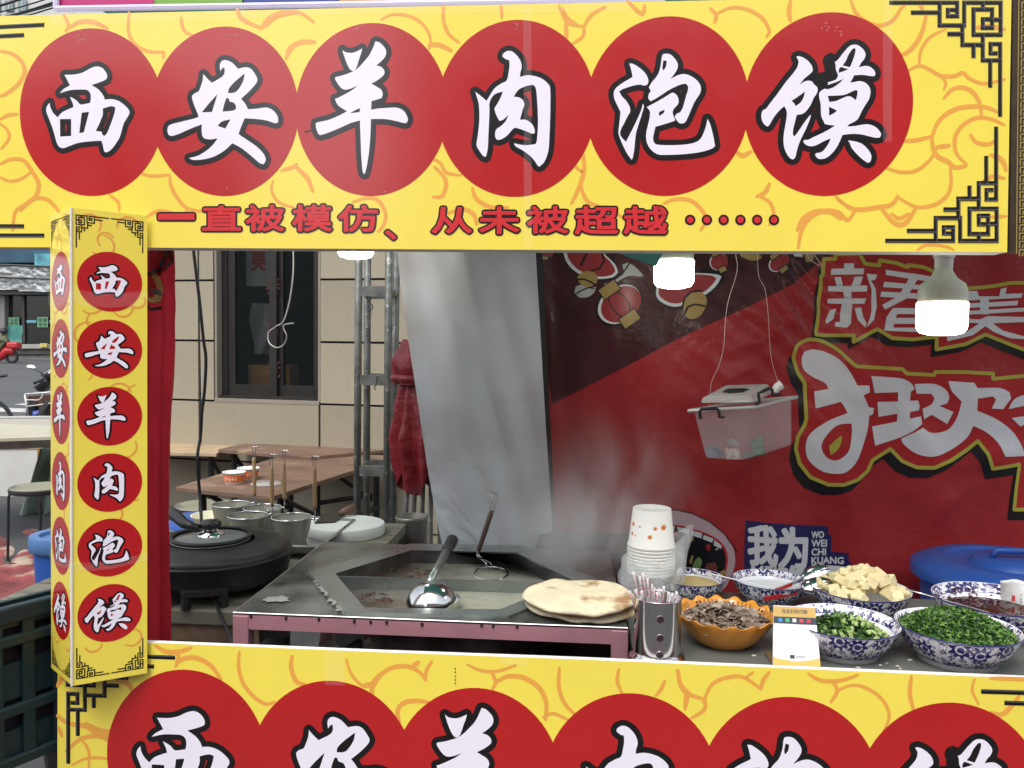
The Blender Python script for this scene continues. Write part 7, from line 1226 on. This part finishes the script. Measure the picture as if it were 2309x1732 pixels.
# ================================================================== steam
def steam(name, c, d, dens, sc_, thr, label):
    m = bpy.data.materials.new(name+'_vapour'); m.use_nodes = True; t = m.node_tree; N = t.nodes; L = t.links; N.remove(N['Principled BSDF']); v = N.new('ShaderNodeVolumePrincipled'); v.inputs['Color'].default_value = (.92, .93, .92, 1); v.inputs['Anisotropy'].default_value = .2; L.new(v.outputs[0], N['Material Output'].inputs['Volume'])
    tc = N.new('ShaderNodeTexCoord'); mp = N.new('ShaderNodeMapping'); mp.inputs['Scale'].default_value = (1, 1, .55); L.new(tc.outputs['Object'], mp.inputs[0]); nz = N.new('ShaderNodeTexNoise'); nz.inputs['Scale'].default_value = sc_; nz.inputs['Detail'].default_value = 4; nz.inputs['Distortion'].default_value = .6; L.new(mp.outputs[0], nz.inputs['Vector'])
    rm = N.new('ShaderNodeMapRange'); rm.inputs['From Min'].default_value = thr; rm.inputs['From Max'].default_value = thr+.25; L.new(nz.outputs['Fac'], rm.inputs[0])
    gm = N.new('ShaderNodeMapping'); gm.inputs['Scale'].default_value = (2/d[0], 2/d[1], 2/d[2]); L.new(tc.outputs['Object'], gm.inputs[0]); ln = N.new('ShaderNodeVectorMath'); ln.operation = 'LENGTH'; L.new(gm.outputs[0], ln.inputs[0]); n3 = N.new('ShaderNodeTexNoise'); n3.inputs['Scale'].default_value = 4.5; n3.inputs['Detail'].default_value = 3; n3.inputs['Distortion'].default_value = 1.0; L.new(mp.outputs[0], n3.inputs['Vector']); wb = N.new('ShaderNodeMath'); wb.operation = 'MULTIPLY_ADD'; wb.inputs[1].default_value = 1.5; L.new(n3.outputs['Fac'], wb.inputs[0]); L.new(ln.outputs['Value'], wb.inputs[2]); fo_ = N.new('ShaderNodeMapRange'); fo_.interpolation_type = 'SMOOTHSTEP'; fo_.inputs['From Min'].default_value = 1.50; fo_.inputs['From Max'].default_value = .55; L.new(wb.outputs[0], fo_.inputs[0]); ed = N.new('ShaderNodeMapRange'); ed.inputs['From Min'].default_value = 1.0; ed.inputs['From Max'].default_value = .75; L.new(ln.outputs['Value'], ed.inputs[0]); em = N.new('ShaderNodeMath'); em.operation = 'MULTIPLY'; L.new(fo_.outputs[0], em.inputs[0]); L.new(ed.outputs[0], em.inputs[1]); fo_ = em
    mu = N.new('ShaderNodeMath'); mu.operation = 'MULTIPLY'; L.new(rm.outputs[0], mu.inputs[0]); L.new(fo_.outputs[0], mu.inputs[1]); m2 = N.new('ShaderNodeMath'); m2.operation = 'MULTIPLY'; m2.inputs[1].default_value = dens; L.new(mu.outputs[0], m2.inputs[0]); L.new(m2.outputs[0], v.inputs['Density'])
    q = MB(); q.box((0, 0, 0), d); o = q.build(name, m); o.location = c; tag(o, label, 'steam', kind='stuff')
steam('steam', (.00, .52, .93), (.62, .44, .40), 16.0, 7.0, .33, 'dense low steam at the right end of the soup basin behind the bread')
steam('steam', (.05, .60, 1.02), (.78, .48, .66), 6.0, 6.0, .38, 'pale steam rising from the right of the soup basin')
steam('steam', (-.36, .62, .95), (.66, .50, .34), 2.6, 7.0, .46, 'thin steam over the left of the soup basin')
# ================================================================== across the lane, behind the viewer: seen only as light and reflections
for i, (x, col, lab) in enumerate(((-2.2, (.50, .10, .22), 'pink stall canopy across the lane to the left'), (1.2, (.46, .12, .24), 'pink stall canopy across the lane opposite'), (4.6, (.55, .42, .08), 'yellow stall canopy across the lane to the right'))):
    t = thing('opposite_stall', lab, 'stall', (x, -5.2, 0), 'stalls across the lane'); q = MB(); q.slab([(x-1.5, -4.3, 1.95), (x+1.5, -4.3, 1.95), (x+1.5, -6.0, 2.5), (x-1.5, -6.0, 2.5)], (0, 0, .02)); q.build('canopy', mat('opposite_canopy_%d' % i, col, .5), t); q = MB(); q.box((x, -4.5, .45), (2.9, .04, .9)); q.build('counter_front', mat('opposite_canopy_%d' % i, col, .5), t); q = MB(); q.box((x, -6.1, 1.1), (2.9, .04, 2.2)); q.build('back_sheet', mat('opposite_back_%d' % i, (col[0]*.6, col[1]*.6, col[2]*.6), .5), t)
    for sx in (-1.45, 1.45): q = MB(); q.box((x+sx, -4.4, 1.0), (.04, .04, 2.0)); q.build('post', M_POST, t)
ob2 = thing('opposite_building', 'grey building across the lane behind the viewer', 'building', (0, -12, 0)); q = MB(); q.box((14, -14, 3.5), (34, 4, 7)); q.box((-17, -14, 3.0), (20, 4, 6)); q.build('wall', mat('opposite_wall', (.34, .33, .31), .8), ob2)
q = MB(); q.grid(12, 12, lambda s, t: Vector((-2.0+4.2*s, -3.9+2.0*t, .006))); tag(q.build('added_pink_sheet', mat('pink_reflector_sheet', (.15, .05, .08), .95, var=(3, .2), bump=(200, .5, .003)), at=(0, -2, 0)), 'unseen pink sheet added on the lane to colour the steel reflections', 'reflector')  # pink sheet out of view, added to tint what the steel reflects
